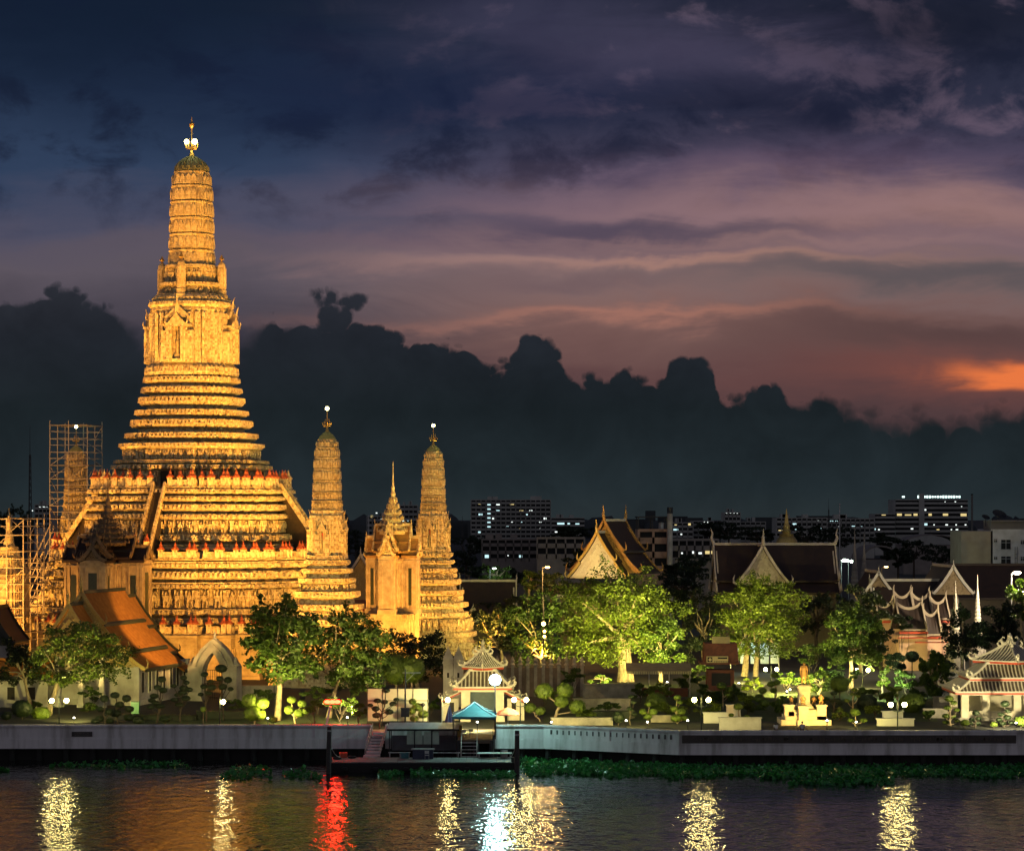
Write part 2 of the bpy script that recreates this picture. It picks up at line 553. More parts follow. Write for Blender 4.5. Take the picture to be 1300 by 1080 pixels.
# ---------------------------------------------------------------- river, ground, quay
def water_mat():
    m = bpy.data.materials.new('river_water')
    m.use_nodes = True
    m.node_tree.nodes.clear()
    N = NT(m.node_tree)
    tc = N.n.new('ShaderNodeTexCoord')
    vec = tc.outputs['Object']
    def mp(sx, sy):
        q = N.n.new('ShaderNodeMapping')
        q.inputs['Scale'].default_value = (sx, sy, 1)
        N.l.new(vec, q.inputs[0])
        return q.outputs[0]
    a = N.noise(mp(0.60, 0.42), 1.0, 2.0, 0.5, 0.5)
    b = N.noise(mp(1.7, 1.4), 1.0, 2.0, 0.55, 0.3)
    c = N.noise(mp(0.07, 0.045), 1.0, 2.0, 0.5)
    hgt = N.m('ADD', N.m('ADD', N.m('MULTIPLY', a, 0.40), N.m('MULTIPLY', b, 0.16)), N.m('MULTIPLY', c, 0.5))
    bn = N.n.new('ShaderNodeBump')
    bn.inputs['Strength'].default_value = 1.0
    bn.inputs['Distance'].default_value = WATER_BUMP
    N.put(bn.inputs['Height'], hgt)
    p = N.n.new('ShaderNodeBsdfPrincipled')
    p.inputs['Base Color'].default_value = (0.012, 0.014, 0.012, 1)
    p.inputs['Roughness'].default_value = 0.10
    p.inputs['IOR'].default_value = 1.6
    N.l.new(bn.outputs[0], p.inputs['Normal'])
    o = N.n.new('ShaderNodeOutputMaterial')
    N.l.new(p.outputs[0], o.inputs['Surface'])
    return m


WATER_BUMP = 0.34
tag(MB().quad((-1500, -200, 0), (1500, -200, 0), (1500, 266, 0), (-1500, 266, 0)).build('water', water_mat()), kind='structure')
M_GROUND = mat('dark_earth_and_paving', (.040, .042, .036), (.026, .030, .024), .15, .9, .2)
WALL_P = [(-160, 264.0), (690, 264.0), (862, 257.0), (1480, 257.0)]       # photo x, distance


def wall_y(px):
    for (a, ya), (b, yb) in zip(WALL_P, WALL_P[1:]):
        if px <= b:
            return ya + (yb - ya) * max(0, (px - a)) / (b - a)
    return WALL_P[-1][1]


gl = [(-9000, 264.9)] + [(GX(px, wall_y(px)), wall_y(px) + .9) for px, _ in WALL_P] + [(9000, 257.9)]
g = MB()
for (xa, ya), (xb, yb) in zip(gl, gl[1:]):
    g.quad((xa, ya, GZ), (xb, yb, GZ), (xb, 14000, GZ), (xa, 14000, GZ))
tag(g.build('ground', M_GROUND), kind='structure')
# lawns behind the river wall
M_LAWN = mat('lawn', (.055, .085, .018), (.035, .06, .012), .8, .95, .5, bscale=9)
def lawn_strip(px0, px1, ya, yb):
    tag(MB().quad((GX(px0, ya), ya, GZ + .01), (GX(px1, ya), ya, GZ + .01), (GX(px1, yb), yb, GZ + .01), (GX(px0, yb), yb, GZ + .01)).build('lawn', M_LAWN), kind='structure')
lawn_strip(170, 470, 276, 292)
lawn_strip(690, 860, 282, 345)
lawn_strip(870, 1190, 283, 330)
M_PAVE = mat('pale_paving', (.34, .31, .26), (.25, .23, .19), .8, .85, .2)
pv = MB()
for (xa, ya), (xb, yb) in zip(gl[1:-1], gl[2:-1]):
    pv.quad((xa, ya, GZ + .014), (xb, yb, GZ + .014), (xb, yb + 7.5, GZ + .014), (xa, ya + 7.5, GZ + .014))
tag(pv.build('promenade', M_PAVE), kind='structure')

# quay under the parapet: wet, with piles, its shade put into the near-black colour
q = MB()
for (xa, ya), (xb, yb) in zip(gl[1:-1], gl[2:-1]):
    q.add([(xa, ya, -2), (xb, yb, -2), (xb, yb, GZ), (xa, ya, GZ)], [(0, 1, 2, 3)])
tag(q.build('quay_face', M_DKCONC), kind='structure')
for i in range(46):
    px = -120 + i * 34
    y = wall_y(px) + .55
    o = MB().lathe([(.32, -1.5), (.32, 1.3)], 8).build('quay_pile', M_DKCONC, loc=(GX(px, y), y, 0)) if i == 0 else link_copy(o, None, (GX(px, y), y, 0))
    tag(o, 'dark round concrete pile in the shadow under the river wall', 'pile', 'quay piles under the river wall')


def river_wall(pxs, label):
    pts = [(GX(px, wall_y(px)), wall_y(px)) for px in pxs]
    mid = pts[len(pts) // 2]
    t = thing('river_wall', label, 'river wall', (pts[0][0], pts[0][1], 1.4))
    T = Vector((pts[0][0], pts[0][1], 1.4))
    face, cop, base = MB(), MB(), MB()
    def seg(mb, y0, y1, z0, z1):          # depth offsets y0 (front) to y1 (back)
        for a, b in zip(pts, pts[1:]):
            vs = [(a[0], a[1] + y0, z0), (b[0], b[1] + y0, z0), (b[0], b[1] + y1, z0), (a[0], a[1] + y1, z0)]
            vs += [(x, y, z1) for x, y, _ in vs]
            mb.add([Vector(p) - T for p in vs], [(3, 2, 1, 0), (4, 5, 6, 7), (0, 1, 5, 4), (1, 2, 6, 5), (2, 3, 7, 6), (3, 0, 4, 7)])
    seg(face, .12, .62, 1.5, 3.62)
    seg(cop, -.05, .78, 3.62, 3.80)
    seg(cop, .04, .70, 3.50, 3.616)
    seg(base, .02, .70, 1.38, 2.30)
    seg(base, .06, .66, 2.303, 2.42)
    seg(base, -.03, .74, 1.28, 1.376)
    # raised joints between the cast panels
    for a, b in zip(pts, pts[1:]):
        L = math.hypot(b[0] - a[0], b[1] - a[1]); k = int(L / 5.5)
        for i in range(1, k):
            q = Vector((a[0] + (b[0] - a[0]) * i / k, a[1] + (b[1] - a[1]) * i / k + .11, 2.96)) - T
            base.box(q, (.22, .09, 1.05))
    face.build('wall_face', M_CONC, t); cop.build('coping', M_CONC, t); base.build('plinth', M_CONC, t)
    return t, T


W1, T1 = river_wall([-160, 471], 'long plain grey river wall on the left carrying a small dark plaque')
W2, T2 = river_wall([489, 584], 'short grey river wall between the water stairs and the canopy landing')
W3, T3 = river_wall([628, 690, 862, 1480], 'long grey river wall on the right with the dark inscription band')
# plaque with two rows of small worn characters
pc = P(104, 931.5, 264.0)
o = MB().box((0, 0, 0), (2.2, .08, .52)).build('plaque', mat('plaque_stone', (.03, .025, .025), (.02, .018, .018), 3, .4), W1, loc=Vector((pc.x, 264.06, pc.z)) - T1)
mb = MB()
r2 = random.Random(3)
for row in (.09, -.1):
    x = -.75
    while x < .75:
        w = r2.uniform(.04, .1)
        mb.box((x, -.045, row), (w, .02, .09)); x += w + r2.uniform(.03, .09)
mb.build('worn_lettering', mat('worn_letters', (.12, .10, .09), (.07, .06, .05), 4, .6), o)
# inscription band: long dark panel with faint carved lettering
yb = 257.0
x0, x1 = GX(866, yb), GX(1290, yb)
zb = CAMZ - (938 - HY) * yb / F
o = MB().box((0, 0, 0), (x1 - x0, .10, .86)).build('inscription_band', mat('band_stone', (.055, .042, .034), (.035, .028, .024), 1.5, .5, .3), W3, loc=Vector(((x0 + x1) / 2, yb + .05, zb)) - T3)
mb = MB()
x = -(x1 - x0) / 2 + 1.2
while x < (x1 - x0) / 2 - 1:
    if r2.random() < .1:
        x += .7; continue
    w = r2.uniform(.12, .24)
    for k in range(r2.choice((2, 3))):
        mb.box((x + r2.uniform(-.05, .05), -.055, r2.uniform(-.1, .12)), (r2.choice((.05, w)), .02, r2.choice((.05, .3))))
    x += w + .1
mb.build('worn_lettering', mat('band_letters', (.10, .075, .05), (.075, .055, .04), 3, .6), o)
mb = MB()
for a, b, c, d in ((x0 - .1, x1 + .1, zb + .43, zb + .55), (x0 - .1, x1 + .1, zb - .55, zb - .43)):
    mb.box(((a + b) / 2, yb + .06, (c + d) / 2), (b - a, .14, d - c))
mb.v = [tuple(Vector(p) - T3) for p in mb.v]
mb.build('band_frame', M_CONC, W3)
# raised dark blocks painting the shade of a recessed baluster row, slanting stretch
mb = MB()
for i in range(21):
    px = 700 + i * 7.6
    y = wall_y(px)
    mb.box(Vector((GX(px, y), y + .11, 3.08)) - T3, (.22, .1, .46))
mb.build('baluster_shade_blocks', mat('painted_recess_shade', (.13, .13, .125), (.09, .09, .09), 2, .9), W3)


# ---------------------------------------------------------------- floating water hyacinth (uncountable)
def leaf_mesh(name, P0, size, up=0.5, seed=0, aspect=0.6, hang=0.0):
    """rhombic leaves, two triangles bent along the midrib, at points P0 (n,3)"""
    rg = np.random.default_rng(seed)
    n = len(P0)
    d = rg.normal(size=(n, 3)); d[:, 2] *= (1 - up); d[:, 2] -= hang
    d /= np.linalg.norm(d, axis=1, keepdims=True) + 1e-9
    nn = rg.normal(size=(n, 3)); nn[:, 2] += up * 2
    s = np.cross(d, nn); s /= np.linalg.norm(s, axis=1, keepdims=True) + 1e-9
    up_ = np.cross(s, d)
    sz = (size * rg.uniform(.6, 1.35, n))[:, None] if np.ndim(size) == 0 else (size * rg.uniform(.6, 1.35, n))[:, None]
    a = P0 - d * sz * .5
    b = P0 + d * sz * .5
    c1 = P0 + s * sz * .5 * aspect + up_ * sz * .12
    c2 = P0 - s * sz * .5 * aspect + up_ * sz * .12
    V_ = np.stack([a, c1, b, c2], 1).reshape(-1, 3)
    idx = np.arange(n)[:, None] * 4
    F_ = np.concatenate([idx + np.array([0, 1, 2]), idx + np.array([0, 2, 3])], 1).reshape(-1, 3)
    me = bpy.data.meshes.new(name)
    me.vertices.add(len(V_)); me.vertices.foreach_set('co', V_.astype(np.float32).ravel())
    me.loops.add(F_.size); me.loops.foreach_set('vertex_index', F_.astype(np.int32).ravel())
    me.polygons.add(len(F_)); me.polygons.foreach_set('loop_start', np.arange(0, F_.size, 3, dtype=np.int32))
    me.polygons.foreach_set('loop_total', np.full(len(F_), 3, dtype=np.int32))
    me.update(calc_edges=True)
    me.validate()
    return me


def hyacinth(regions, seed):
    rg = np.random.default_rng(seed)
    out = []
    for px0, px1, py0, py1, n in regions:
        k = 0
        px = rg.uniform(px0, px1, n * 3); py = rg.uniform(py0, py1, n * 3)
        for a, b in zip(px, py):
            v = mnoise.noise(Vector((a * .03, b * .12, seed)))
            e = min((b - py0) / 6, (py1 - b) / 8, (a - px0) / 14, (px1 - a) / 14, 1.0)
            if v + e * 1.0 < .38: continue
            y = CAMZ * F / (b - HY)
            out.append((GX(a, y), y, abs(rg.normal(0, .16)) + .04))
            k += 1
            if k >= n: break
    return np.array(out)


pts = hyacinth([(656, 900, 957, 985, 3200), (730, 1000, 962, 991, 2200), (960, 1320, 964, 990, 3400), (1000, 1140, 985, 999, 500)], 5)
me = leaf_mesh('water_hyacinth', pts, .55, .25, 5, .75)
me.materials.append(M_HYA)
o = bpy.data.objects.new('water_hyacinth', me); ROOT.objects.link(o)
tag(o, 'bed of green water hyacinth floating under the right river wall', 'water hyacinth', kind='stuff')
pts = hyacinth([(480, 660, 978, 990, 700)], 9)
me = leaf_mesh('water_hyacinth', pts, .5, .3, 6, .75); me.materials.append(M_HYA)
o = bpy.data.objects.new('water_hyacinth', me); ROOT.objects.link(o)
tag(o, 'thin line of green floating plants in front of the pontoon', 'water hyacinth', kind='stuff')
pts = hyacinth([(60, 245, 967, 977, 260), (280, 345, 972, 990, 260), (355, 410, 975, 990, 120), (-10, 15, 974, 982, 60)], 11)
me = leaf_mesh('water_hyacinth', pts, .5, .35, 7, .75); me.materials.append(M_HYA)
o = bpy.data.objects.new('water_hyacinth', me); ROOT.objects.link(o)
tag(o, 'patchy dark floating plants below the left river wall', 'water hyacinth', kind='stuff')
# ---------------------------------------------------------------- the prangs
PR = R(-12.0)                       # the temple axis against the river


def plan(a, n=0):
    q = [(1, .38), (.93, .38), (.93, .56), (.85, .56), (.85, .70), (.775, .70), (.775, .775), (.70, .775), (.70, .85), (.56, .85), (.56, .93), (.38, .93), (.38, 1)]
    out = []
    for k in range(4):
        c, s = math.cos(k * math.pi / 2), math.sin(k * math.pi / 2)
        out += [((x * c - y * s) * a, (x * s + y * c) * a) for x, y in q]
    return out


def lp(mb, prof, cap=True):
    """loft of redented plans; prof = [(z, a)] from the bottom up"""
    mb.loft([[(x, y, z) for x, y in plan(a)] for z, a in prof], False, cap)


def outline(a, step, inset=0.0):
    """points and outward directions along the plan's outline, skipping tiny returns"""
    pl = plan(a)
    out = []
    for (x0, y0), (x1, y1) in zip(pl, pl[1:] + pl[:1]):
        L = math.hypot(x1 - x0, y1 - y0)
        nx, ny = (y1 - y0) / L, -(x1 - x0) / L
        k = max(1, int(round(L / step)))
        if L < step * .45: continue
        for i in range(k):
            t = (i + .5) / k
            out.append((x0 + (x1 - x0) * t - nx * inset, y0 + (y1 - y0) * t - ny * inset, math.atan2(ny, nx)))
    return out


def band(mb, z0, z1, a0, a1, lip=.35):
    lip *= 1.3
    z1 = z0 + (z1 - z0) * .84
    """one moulded course: waist, swelling lip, return"""
    h = z1 - z0
    q = lip * .55
    lp(mb, [(z0 - .02, a0 - lip * 2.2), (z0, a0 - lip), (z0 + h * .18, a0 - q * .4), (z0 + h * .3, a0), (z0 + h * .60, a1), (z0 + h * .64, a1 - q * .55), (z0 + h * .80, a1 - q * .45), (z0 + h * .84, a1 + .02), (z1, a1 + .02), (z1 + .02, a1 - lip * 2.2)])


def studs(mb, a, z0, z1, step, dep, w=.5):
    dep *= 1.5
    for x, y, t in outline(a, step):
        mb.box((x, y, (z0 + z1) / 2), (dep * 2, step * w, z1 - z0), t, .8)


def bearers(mb, a, z0, h, step, s=1.0):
    """a row of squat guardian figures holding up the course above"""
    for x, y, t in outline(a, step):
        M = Matrix.Translation((x, y, z0)) @ Matrix.Rotation(t, 4, 'Z') @ Matrix.Scale(h, 4)
        w = min(.36, step / h * .30)
        mb.box((0, -w * .55, .22), (.26, w * .5, .44), 0, .8, M)
        mb.box((0, w * .55, .22), (.26, w * .5, .44), 0, .8, M)
        mb.box((.03, 0, .52), (.26, w * 1.1, .32), 0, 1.25, M)
        mb.box((.06, 0, .78), (.20, w * .55, .22), 0, .6, M)
        mb.box((0, -w * .95, .72), (.16, w * .3, .5), 0, 1.2, M)
        mb.box((0, w * .95, .72), (.16, w * .3, .5), 0, 1.2, M)


def arches(mb, a, z0, h, step):
    """raised niche panels with pointed heads round one storey of the cob"""
    for x, y, t in outline(a, step):
        M = Matrix.Translation((x, y, z0)) @ Matrix.Rotation(t, 4, 'Z')
        w = step * .36
        d = .14 + .1 * step
        pl = [(-w, 0), (w, 0), (w, h * .62), (w * .55, h * .82), (0, h * .97), (-w * .55, h * .82), (-w, h * .62)]
        vs = [(d, p[0], p[1]) for p in pl] + [(-.1, p[0], p[1]) for p in pl]
        n = len(pl)
        mb.add(vs, [tuple(range(n))] + [(i, n + i, n + (i + 1) % n, (i + 1) % n) for i in range(n)], M)


def finial_parts(root, z, s, bulbs, bulb_mat, stem_gap=0.0):
    f = MB()
    f.lathe([(.55 * s, z), (.35 * s, z + .5 * s), (.16 * s, z + 1.0 * s), (.16 * s, z + 1.5 * s)], 10)
    for k in range(4):
        t = k * math.pi / 2 + .4
        for r_, hh in ((1.0, 2.3), (.55, 3.0)):
            pts = [(0, 0, z + 1.2 * s), (r_ * .8 * s * math.cos(t), r_ * .8 * s * math.sin(t), z + 1.35 * s), (r_ * s * math.cos(t), r_ * s * math.sin(t), z + 1.9 * s), (r_ * .75 * s * math.cos(t), r_ * .75 * s * math.sin(t), z + hh * s)]
            f.tube(pts, [.17 * s, .17 * s, .14 * s, .03 * s], 5)
    f.tube([(0, 0, z + 1.2 * s), (0, 0, z + 3.2 * s), (0, 0, z + (4.2 + stem_gap) * s)], [.14 * s, .10 * s, .05 * s], 6)
    return f


def niche(root, a, depth, w, z0, z1, gz, red, s=1.0, recess=M_DARKREC):
    """four porch niches with a two-storey gable; returns nothing, parts hang on root"""
    for k in range(4):
        t = -math.pi / 2 + k * math.pi / 2
        M = Matrix.Rotation(t, 4, 'Z')
        b, d, st, gb = MB(), MB(), MB(), MB()
        x = a + depth
        h = z1 - z0
        ow = w * .42
        # jambs, sill and lintel of the porch
        for sgn in (-1, 1):
            b.box((a + depth / 2 - .2, sgn * (ow / 2 + (w - ow) / 4), z0 + h * .5), (depth + .4, (w - ow) / 2, h), M=M)
            b.box((x + .12 * s, sgn * (ow / 2 + .18 * s), z0 + h * .5), (.28 * s, .3 * s, h * .98), M=M)
            b.box((a + depth * .45, sgn * (w * .62), z0 + h * .44), (depth * .8, w * .26, h * .88), M=M)
        b.box((a + depth / 2 - .2, 0, z0 + h * .04), (depth + .5, w * 1.15, h * .09), M=M)
        b.box((a + depth / 2 - .2, 0, z1 + h * .03), (depth + .55, w * 1.25, h * .07), M=M)
        d.box((a - .05, 0, z0 + h * .5), (.2, ow, h * .92), M=M)
        # pedestal and standing figure inside the niche
        st.box((x - depth * .45, 0, z0 + h * .14), (.5 * s, ow * .55, h * .14), M=M)
        st.lathe([(.26 * s, 0), (.22 * s, h * .2), (.30 * s, h * .36), (.12 * s, h * .42), (.15 * s, h * .48), (.02, h * .62)], 8, tuple(M @ Vector((x - depth * .45, 0, z0 + h * .2))))
        # gables one above the other, with upswept tips
        for (gx, gw, g0, g1) in ((x + .12, w * .95, z1 + h * .06, z1 + h * .06 + (gz - z1) * .52), (a + depth * .6, w * 1.25, z1 + (gz - z1) * .38, gz)):
            pl = [(-gw / 2, g0), (gw / 2, g0), (gw * .30, g0 + (g1 - g0) * .35), (gw * .10, g0 + (g1 - g0) * .68), (0, g1), (-gw * .10, g0 + (g1 - g0) * .68), (-gw * .30, g0 + (g1 - g0) * .35)]
            vs = [(gx, p[0], p[1]) for p in pl] + [(a - .1, p[0], p[1]) for p in pl]
            n = len(pl)
            gb.add(vs, [tuple(range(n))] + [(i, n + i, n + (i + 1) % n, (i + 1) % n) for i in range(n)], M)
            gb.tube([M @ Vector((gx, 0, g1 - .3 * s)), M @ Vector((gx + .15 * s, 0, g1 + .5 * s)), M @ Vector((gx + .4 * s, 0, g1 + 1.1 * s))], [.16 * s, .1 * s, .02 * s], 5)
            for sg in (-1, 1):
                gb.tube([M @ Vector((gx, sg * gw * .48, g0)), M @ Vector((gx + .1 * s, sg * gw * .58, g0 + .35 * s)), M @ Vector((gx + .1 * s, sg * gw * .56, g0 + .8 * s))], [.15 * s, .1 * s, .02 * s], 5)
        o = b.build('niche_porch', M_STUC, root)
        d.build('niche_recess', recess, o)
        st.build('niche_figure', M_PLAIN, o)
        gb.build('gable', M_COB, o)
        if red:
            MB().box((a + .08, 0, z0 + h * .78), (.06, ow * .8, h * .3), M=M).build('red_drape', mat('red_drape', (.55, .04, .03), (.42, .03, .02), 4, .7), o)


def stairway(root, t, r0, z0, r1, z1, w, name='staircase'):
    """steep flight from (r0,z0) low and far out to (r1,z1) high; balustrades and end posts"""
    M = Matrix.Rotation(t, 4, 'Z')
    s_, b_ = MB(), MB()
    n = max(6, int((z1 - z0) / .42))
    for i in range(n):
        ra = r0 + (r1 - r0) * i / n
        zz = z0 + (z1 - z0) * (i + 1) / n
        s_.box(((ra + r1 - .3) / 2, 0, zz - (z1 - z0) / n / 2), (ra - r1 + .3, w, (z1 - z0) / n - .004), M=M)
    for sg in (-1, 1):
        p, q = M @ Vector((r0 + .1, sg * (w / 2 + .28), z0 + .45)), M @ Vector((r1, sg * (w / 2 + .28), z1 + .55))
        b_.beam(p, q, .32, .75)
        b_.box(M @ Vector((r0 + .35, sg * (w / 2 + .28), z0 + 1.3)), (.75, .75, 2.6), t)
    o = s_.build(name, mat('shaded_stair_treads', (.07, .05, .03), (.045, .032, .02), 1, .9), root)  # shade on the flight is put into the dark tread colour
    b_.build('balustrade', M_STUC, o)
    c = MB()
    for sg in (-1, 1):
        q = M @ Vector((r0 + .35, sg * (w / 2 + .28), z0 + 2.6))
        c.lathe([(.55, 0), (.6, .12), (.34, .4), (.18, .7), (.03, 1.2)], 8, tuple(q))
    c.build('post_cap', M_REDCAP, o)


_post, _cap = MB(), MB()
_post.box((0, 0, .75), (.72, .72, 1.5)); _post.box((0, 0, .1), (.86, .86, .2)); _post.box((0, 0, 1.42), (.82, .82, .14))
_cap.box((0, 0, 1.58), (.98, .98, .16)); _cap.lathe([(.50, 1.66), (.52, 1.75), (.30, 2.0), (.20, 2.15), (.24, 2.25), (.06, 2.6), (.02, 2.9)], 8)
POST_ME = _post.build('tmp', M_STUC).data
CAP_ME = _cap.build('tmp', M_REDCAP).data
for o in list(bpy.data.objects):
    if o.name.startswith('tmp'): bpy.data.objects.remove(o)
POSTS, PANELS = [], []


def parapet(root, a, z, step, s, skip_w, az):
    """wall with framed square openings between capped posts; a gap at each stair"""
    pts = outline(a, step, .5 * s)
    for x, y, t in pts:
        # distance along the face from its axis: leave the stair opening free
        k = round((t + math.pi / 2) / (math.pi / 2))
        tt = -math.pi / 2 + k * math.pi / 2
        lat = -x * math.sin(tt) + y * math.cos(tt)
        rad = x * math.cos(tt) + y * math.sin(tt)
        if abs(lat) < skip_w and rad > a * .85: continue
        nx, ny = math.cos(t), math.sin(t)
        POSTS.append((root, x, y, z, t, s))
    L = plan(a - .5 * s)
    for (x0, y0), (x1, y1) in zip(L, L[1:] + L[:1]):
        le = math.hypot(x1 - x0, y1 - y0)
        dx_, dy_ = (x1 - x0) / le, (y1 - y0) / le
        rz = math.atan2(dy_, dx_)
        k = max(1, int(round(le / step)))
        for i in range(k):
            c = (i + 1.0) / k if k > 1 else .5
            if i == k - 1 and k > 1: continue
            cx, cy = x0 + (x1 - x0) * c, y0 + (y1 - y0) * c
            if min(abs(cx), abs(cy)) < skip_w and max(abs(cx), abs(cy)) > a * .85: continue
            p = le / k - .6 * s if k > 1 else le
            w = MB()
            for dz_, hh in ((.18, .36), (1.02, .28)):
                w.box((cx, cy, z + dz_ * s), (p, .34 * s, hh * s), rz)
            for sg in (-1, 1):
                w.box((cx + sg * dx_ * p * .36, cy + sg * dy_ * p * .36, z + .62 * s), (p * .28, .34 * s, .517 * s), rz)
            w.box((cx, cy, z + .62 * s), (p * .4, .12 * s, .5 * s), rz)
            PANELS.append((root, cx, cy, z, math.atan2(-dx_, dy_), w))


def place_posts(root, cam_local):
    mine = sorted([p for p in POSTS if p[0] is root], key=lambda p: (Vector((p[1], p[2], p[3])) - cam_local).length)
    # the hundred that show largest are parts, the hidden rest one mesh
    rest, rcap = MB(), MB()
    vis = [p for p in mine if (cam_local - Vector((p[1], p[2], p[3]))).xy.normalized().dot(Vector((math.cos(p[4]), math.sin(p[4])))) > -.12]
    hid = [p for p in mine if p not in vis] + vis[100:]
    for i, (_, x, y, z, t, s) in enumerate(vis[:100]):
        o = bpy.data.objects.new('parapet_post', POST_ME); ROOT.objects.link(o)
        o.parent = root; o.location = (x, y, z); o.rotation_euler = (0, 0, t); o.scale = (s, s, s)
        c = bpy.data.objects.new('post_cap', CAP_ME); ROOT.objects.link(c); c.parent = o
    def seen(p): return (cam_local - Vector((p[1], p[2], p[3]))).xy.normalized().dot(Vector((math.cos(p[4]), math.sin(p[4]))))
    pans = sorted([p for p in PANELS if p[0] is root], key=lambda p: (seen(p) <= 0, (Vector((p[1], p[2], p[3])) - cam_local).length))
    back = MB()
    for i, p in enumerate(pans):
        if i < 100: p[5].build('parapet_panel', M_STUC, root)
        else: back.add(p[5].v, p[5].f)
    if back.v: tag(back.build('parapet_panel', M_STUC, root), kind='stuff')
    if hid:
        for _, x, y, z, t, s in hid:
            M = Matrix.Translation((x, y, z)) @ Matrix.Rotation(t, 4, 'Z') @ Matrix.Scale(s, 4)
            rest.add([v.co for v in POST_ME.vertices], [tuple(p.vertices) for p in POST_ME.polygons], M)
            rest.add([v.co for v in CAP_ME.vertices], [tuple(p.vertices) for p in CAP_ME.polygons], M)
        tag(rest.build('parapet_post', M_STUC, root), kind='stuff')


PRX, PRY = -49.04, 380.0
prang = thing('central_prang', 'tallest central golden temple tower rising in stepped terraces', 'temple tower', (PRX, PRY, GZ), PR)
KM = PRY / F
def Z(py): return CAMZ - (py - HY) * KM - GZ
def A(hw): return hw * KM / 1.069
CAML = (Matrix.Rotation(-PR, 4, 'Z') @ (Vector((0, 0, CAMZ)) - Vector((PRX, PRY, GZ))))

# lowest terrace
t1 = MB()
lp(t1, [(-.1, A(226)), (Z(846), A(226)), (Z(844), A(224)), (Z(800), A(222)), (Z(799), A(224)), (Z(796), A(224)), (Z(795), A(220))])
for y0, y1 in ((812, 806), (830, 822), (842, 838)):
    band(t1, Z(y0), Z(y1), A(223.5), A(223.5), .25)
studs(t1, A(222), Z(822), Z(812), .9, .18)
t1.build('lower_terrace', M_PLAIN, prang)
parapet(prang, A(220), Z(795.5), 2.2, 1.0, 1.9, 0)
# second terrace, richly banded
t2 = MB()
lp(t2, [(Z(797), A(196)), (Z(787), A(196)), (Z(786), A(185)), (Z(764), A(179)), (Z(743), A(175)), (Z(709), A(164)), (Z(708), A(176)), (Z(706.5), A(178))])
for y0, y1, h0, h1, lip in ((786, 775, 199, 197, .5), (773.5, 765, 196, 194, .5), (742.5, 733, 188, 186, .6), (731, 719.5, 186, 182, .6), (718, 708, 180, 179, .6)):
    band(t2, Z(y0), Z(y1), A(h0), A(h1), lip)
for y0, y1, hw in ((784, 779, 197.5), (772, 768, 194.5), (741, 737, 187), (729, 723, 184), (716.5, 712, 179)):
    studs(t2, A(hw), Z(y0), Z(y1), .75, .22, .55)
t2.build('middle_terrace', M_STUC, prang)
b2 = MB(); bearers(b2, A(186.5), Z(764.5), Z(743) - Z(764.5), 1.75); tag(b2.build('bearer_frieze', M_STUC, prang), kind='stuff')
parapet(prang, A(178), Z(707), 2.05, .92, 1.7, 0)
# third terrace
t3 = MB()
lp(t3, [(Z(708), A(145)), (Z(699), A(145)), (Z(698), A(132)), (Z(675), A(125)), (Z(660), A(123)), (Z(622), A(115)), (Z(620.5), A(127)), (Z(619), A(128))])
for y0, y1, h0, h1, lip in ((698, 688, 147, 145, .5), (686.5, 675.5, 143, 140, .5), (659.5, 651, 136, 135, .6), (649, 638.5, 134, 132, .6), (637, 629, 132, 131, .5), (628, 620, 130, 129, .5)):
    band(t3, Z(y0), Z(y1), A(h0), A(h1), lip)
for y0, y1, hw in ((684, 679, 141.5), (657.5, 653.5, 135.5), (646, 641, 133), (635, 631.5, 131.5), (626, 622.5, 129.5)):
    studs(t3, A(hw), Z(y0), Z(y1), .68, .22, .55)
t3.build('upper_terrace', M_STUC, prang)
b3 = MB(); bearers(b3, A(133), Z(675.5), Z(660) - Z(675.5), 1.5); tag(b3.build('bearer_frieze', M_STUC, prang), kind='stuff')
parapet(prang, A(128), Z(619.5), 1.6, .95, 1.4, 0)
for k in range(4):
    t = -math.pi / 2 + k * math.pi / 2
    stairway(prang, t, A(145) + 5.2, Z(707), A(128) - .2, Z(619), 1.25)
    stairway(prang, t, A(196) + 4.6, Z(795), A(178) - .2, Z(706), 1.5)
# stepped base of the tower
t4 = MB()
lp(t4, [(Z(621), A(90)), (Z(599), A(88)), (Z(590), A(92)), (Z(584), A(84)), (Z(562), A(74)), (Z(548), A(67)), (Z(532), A(62)), (Z(519), A(57)), (Z(503), A(53)), (Z(478), A(50))])
for y0, y1, h0, h1, lip in ((598, 590, 100, 101, .9), (589.5, 584.5, 99, 98, .4), (572, 562.5, 90, 91, .6), (561, 549, 82, 83.5, .9), (546, 532, 75.5, 76.5, 1.0), (531, 520, 70, 71, .9), (518, 503, 65.5, 66.5, 1.0), (502.5, 491, 62, 63, .8), (489, 478, 59.5, 60.5, .8)):
    band(t4, Z(y0), Z(y1), A(h0), A(h1), lip)
lp(t4, [(Z(584), A(84)), (Z(572), A(82))])
for y0, y1, hw in ((596, 591.5, 100.5), (568, 564, 90.5), (556, 551, 83), (541, 535, 76), (527, 522, 70.7), (512, 506, 66), (499, 494, 62.5), (486, 481, 60)):
    studs(t4, A(hw), Z(y0), Z(y1), .62, .2, .55)
t4.build('stepped_base', M_STUC, prang)
b4 = MB()
bearers(b4, A(93.5), Z(612), Z(598) - Z(612), 1.45)
bearers(b4, A(86.5), Z(583.5), Z(572) - Z(583.5), 1.25)
tag(b4.build('bearer_frieze', M_STUC, prang), kind='stuff')
dr = MB()
for k in range(4):
    M = Matrix.Rotation(-math.pi / 2 + k * math.pi / 2, 4, 'Z')
    dr.box((A(94) + .3, 0, Z(609)), (.5, 2.0, Z(599) - Z(619)), M=M)
dr.build('terrace_doorway', M_DARKREC, prang)  # solid dark boxes stand for the shaded portals
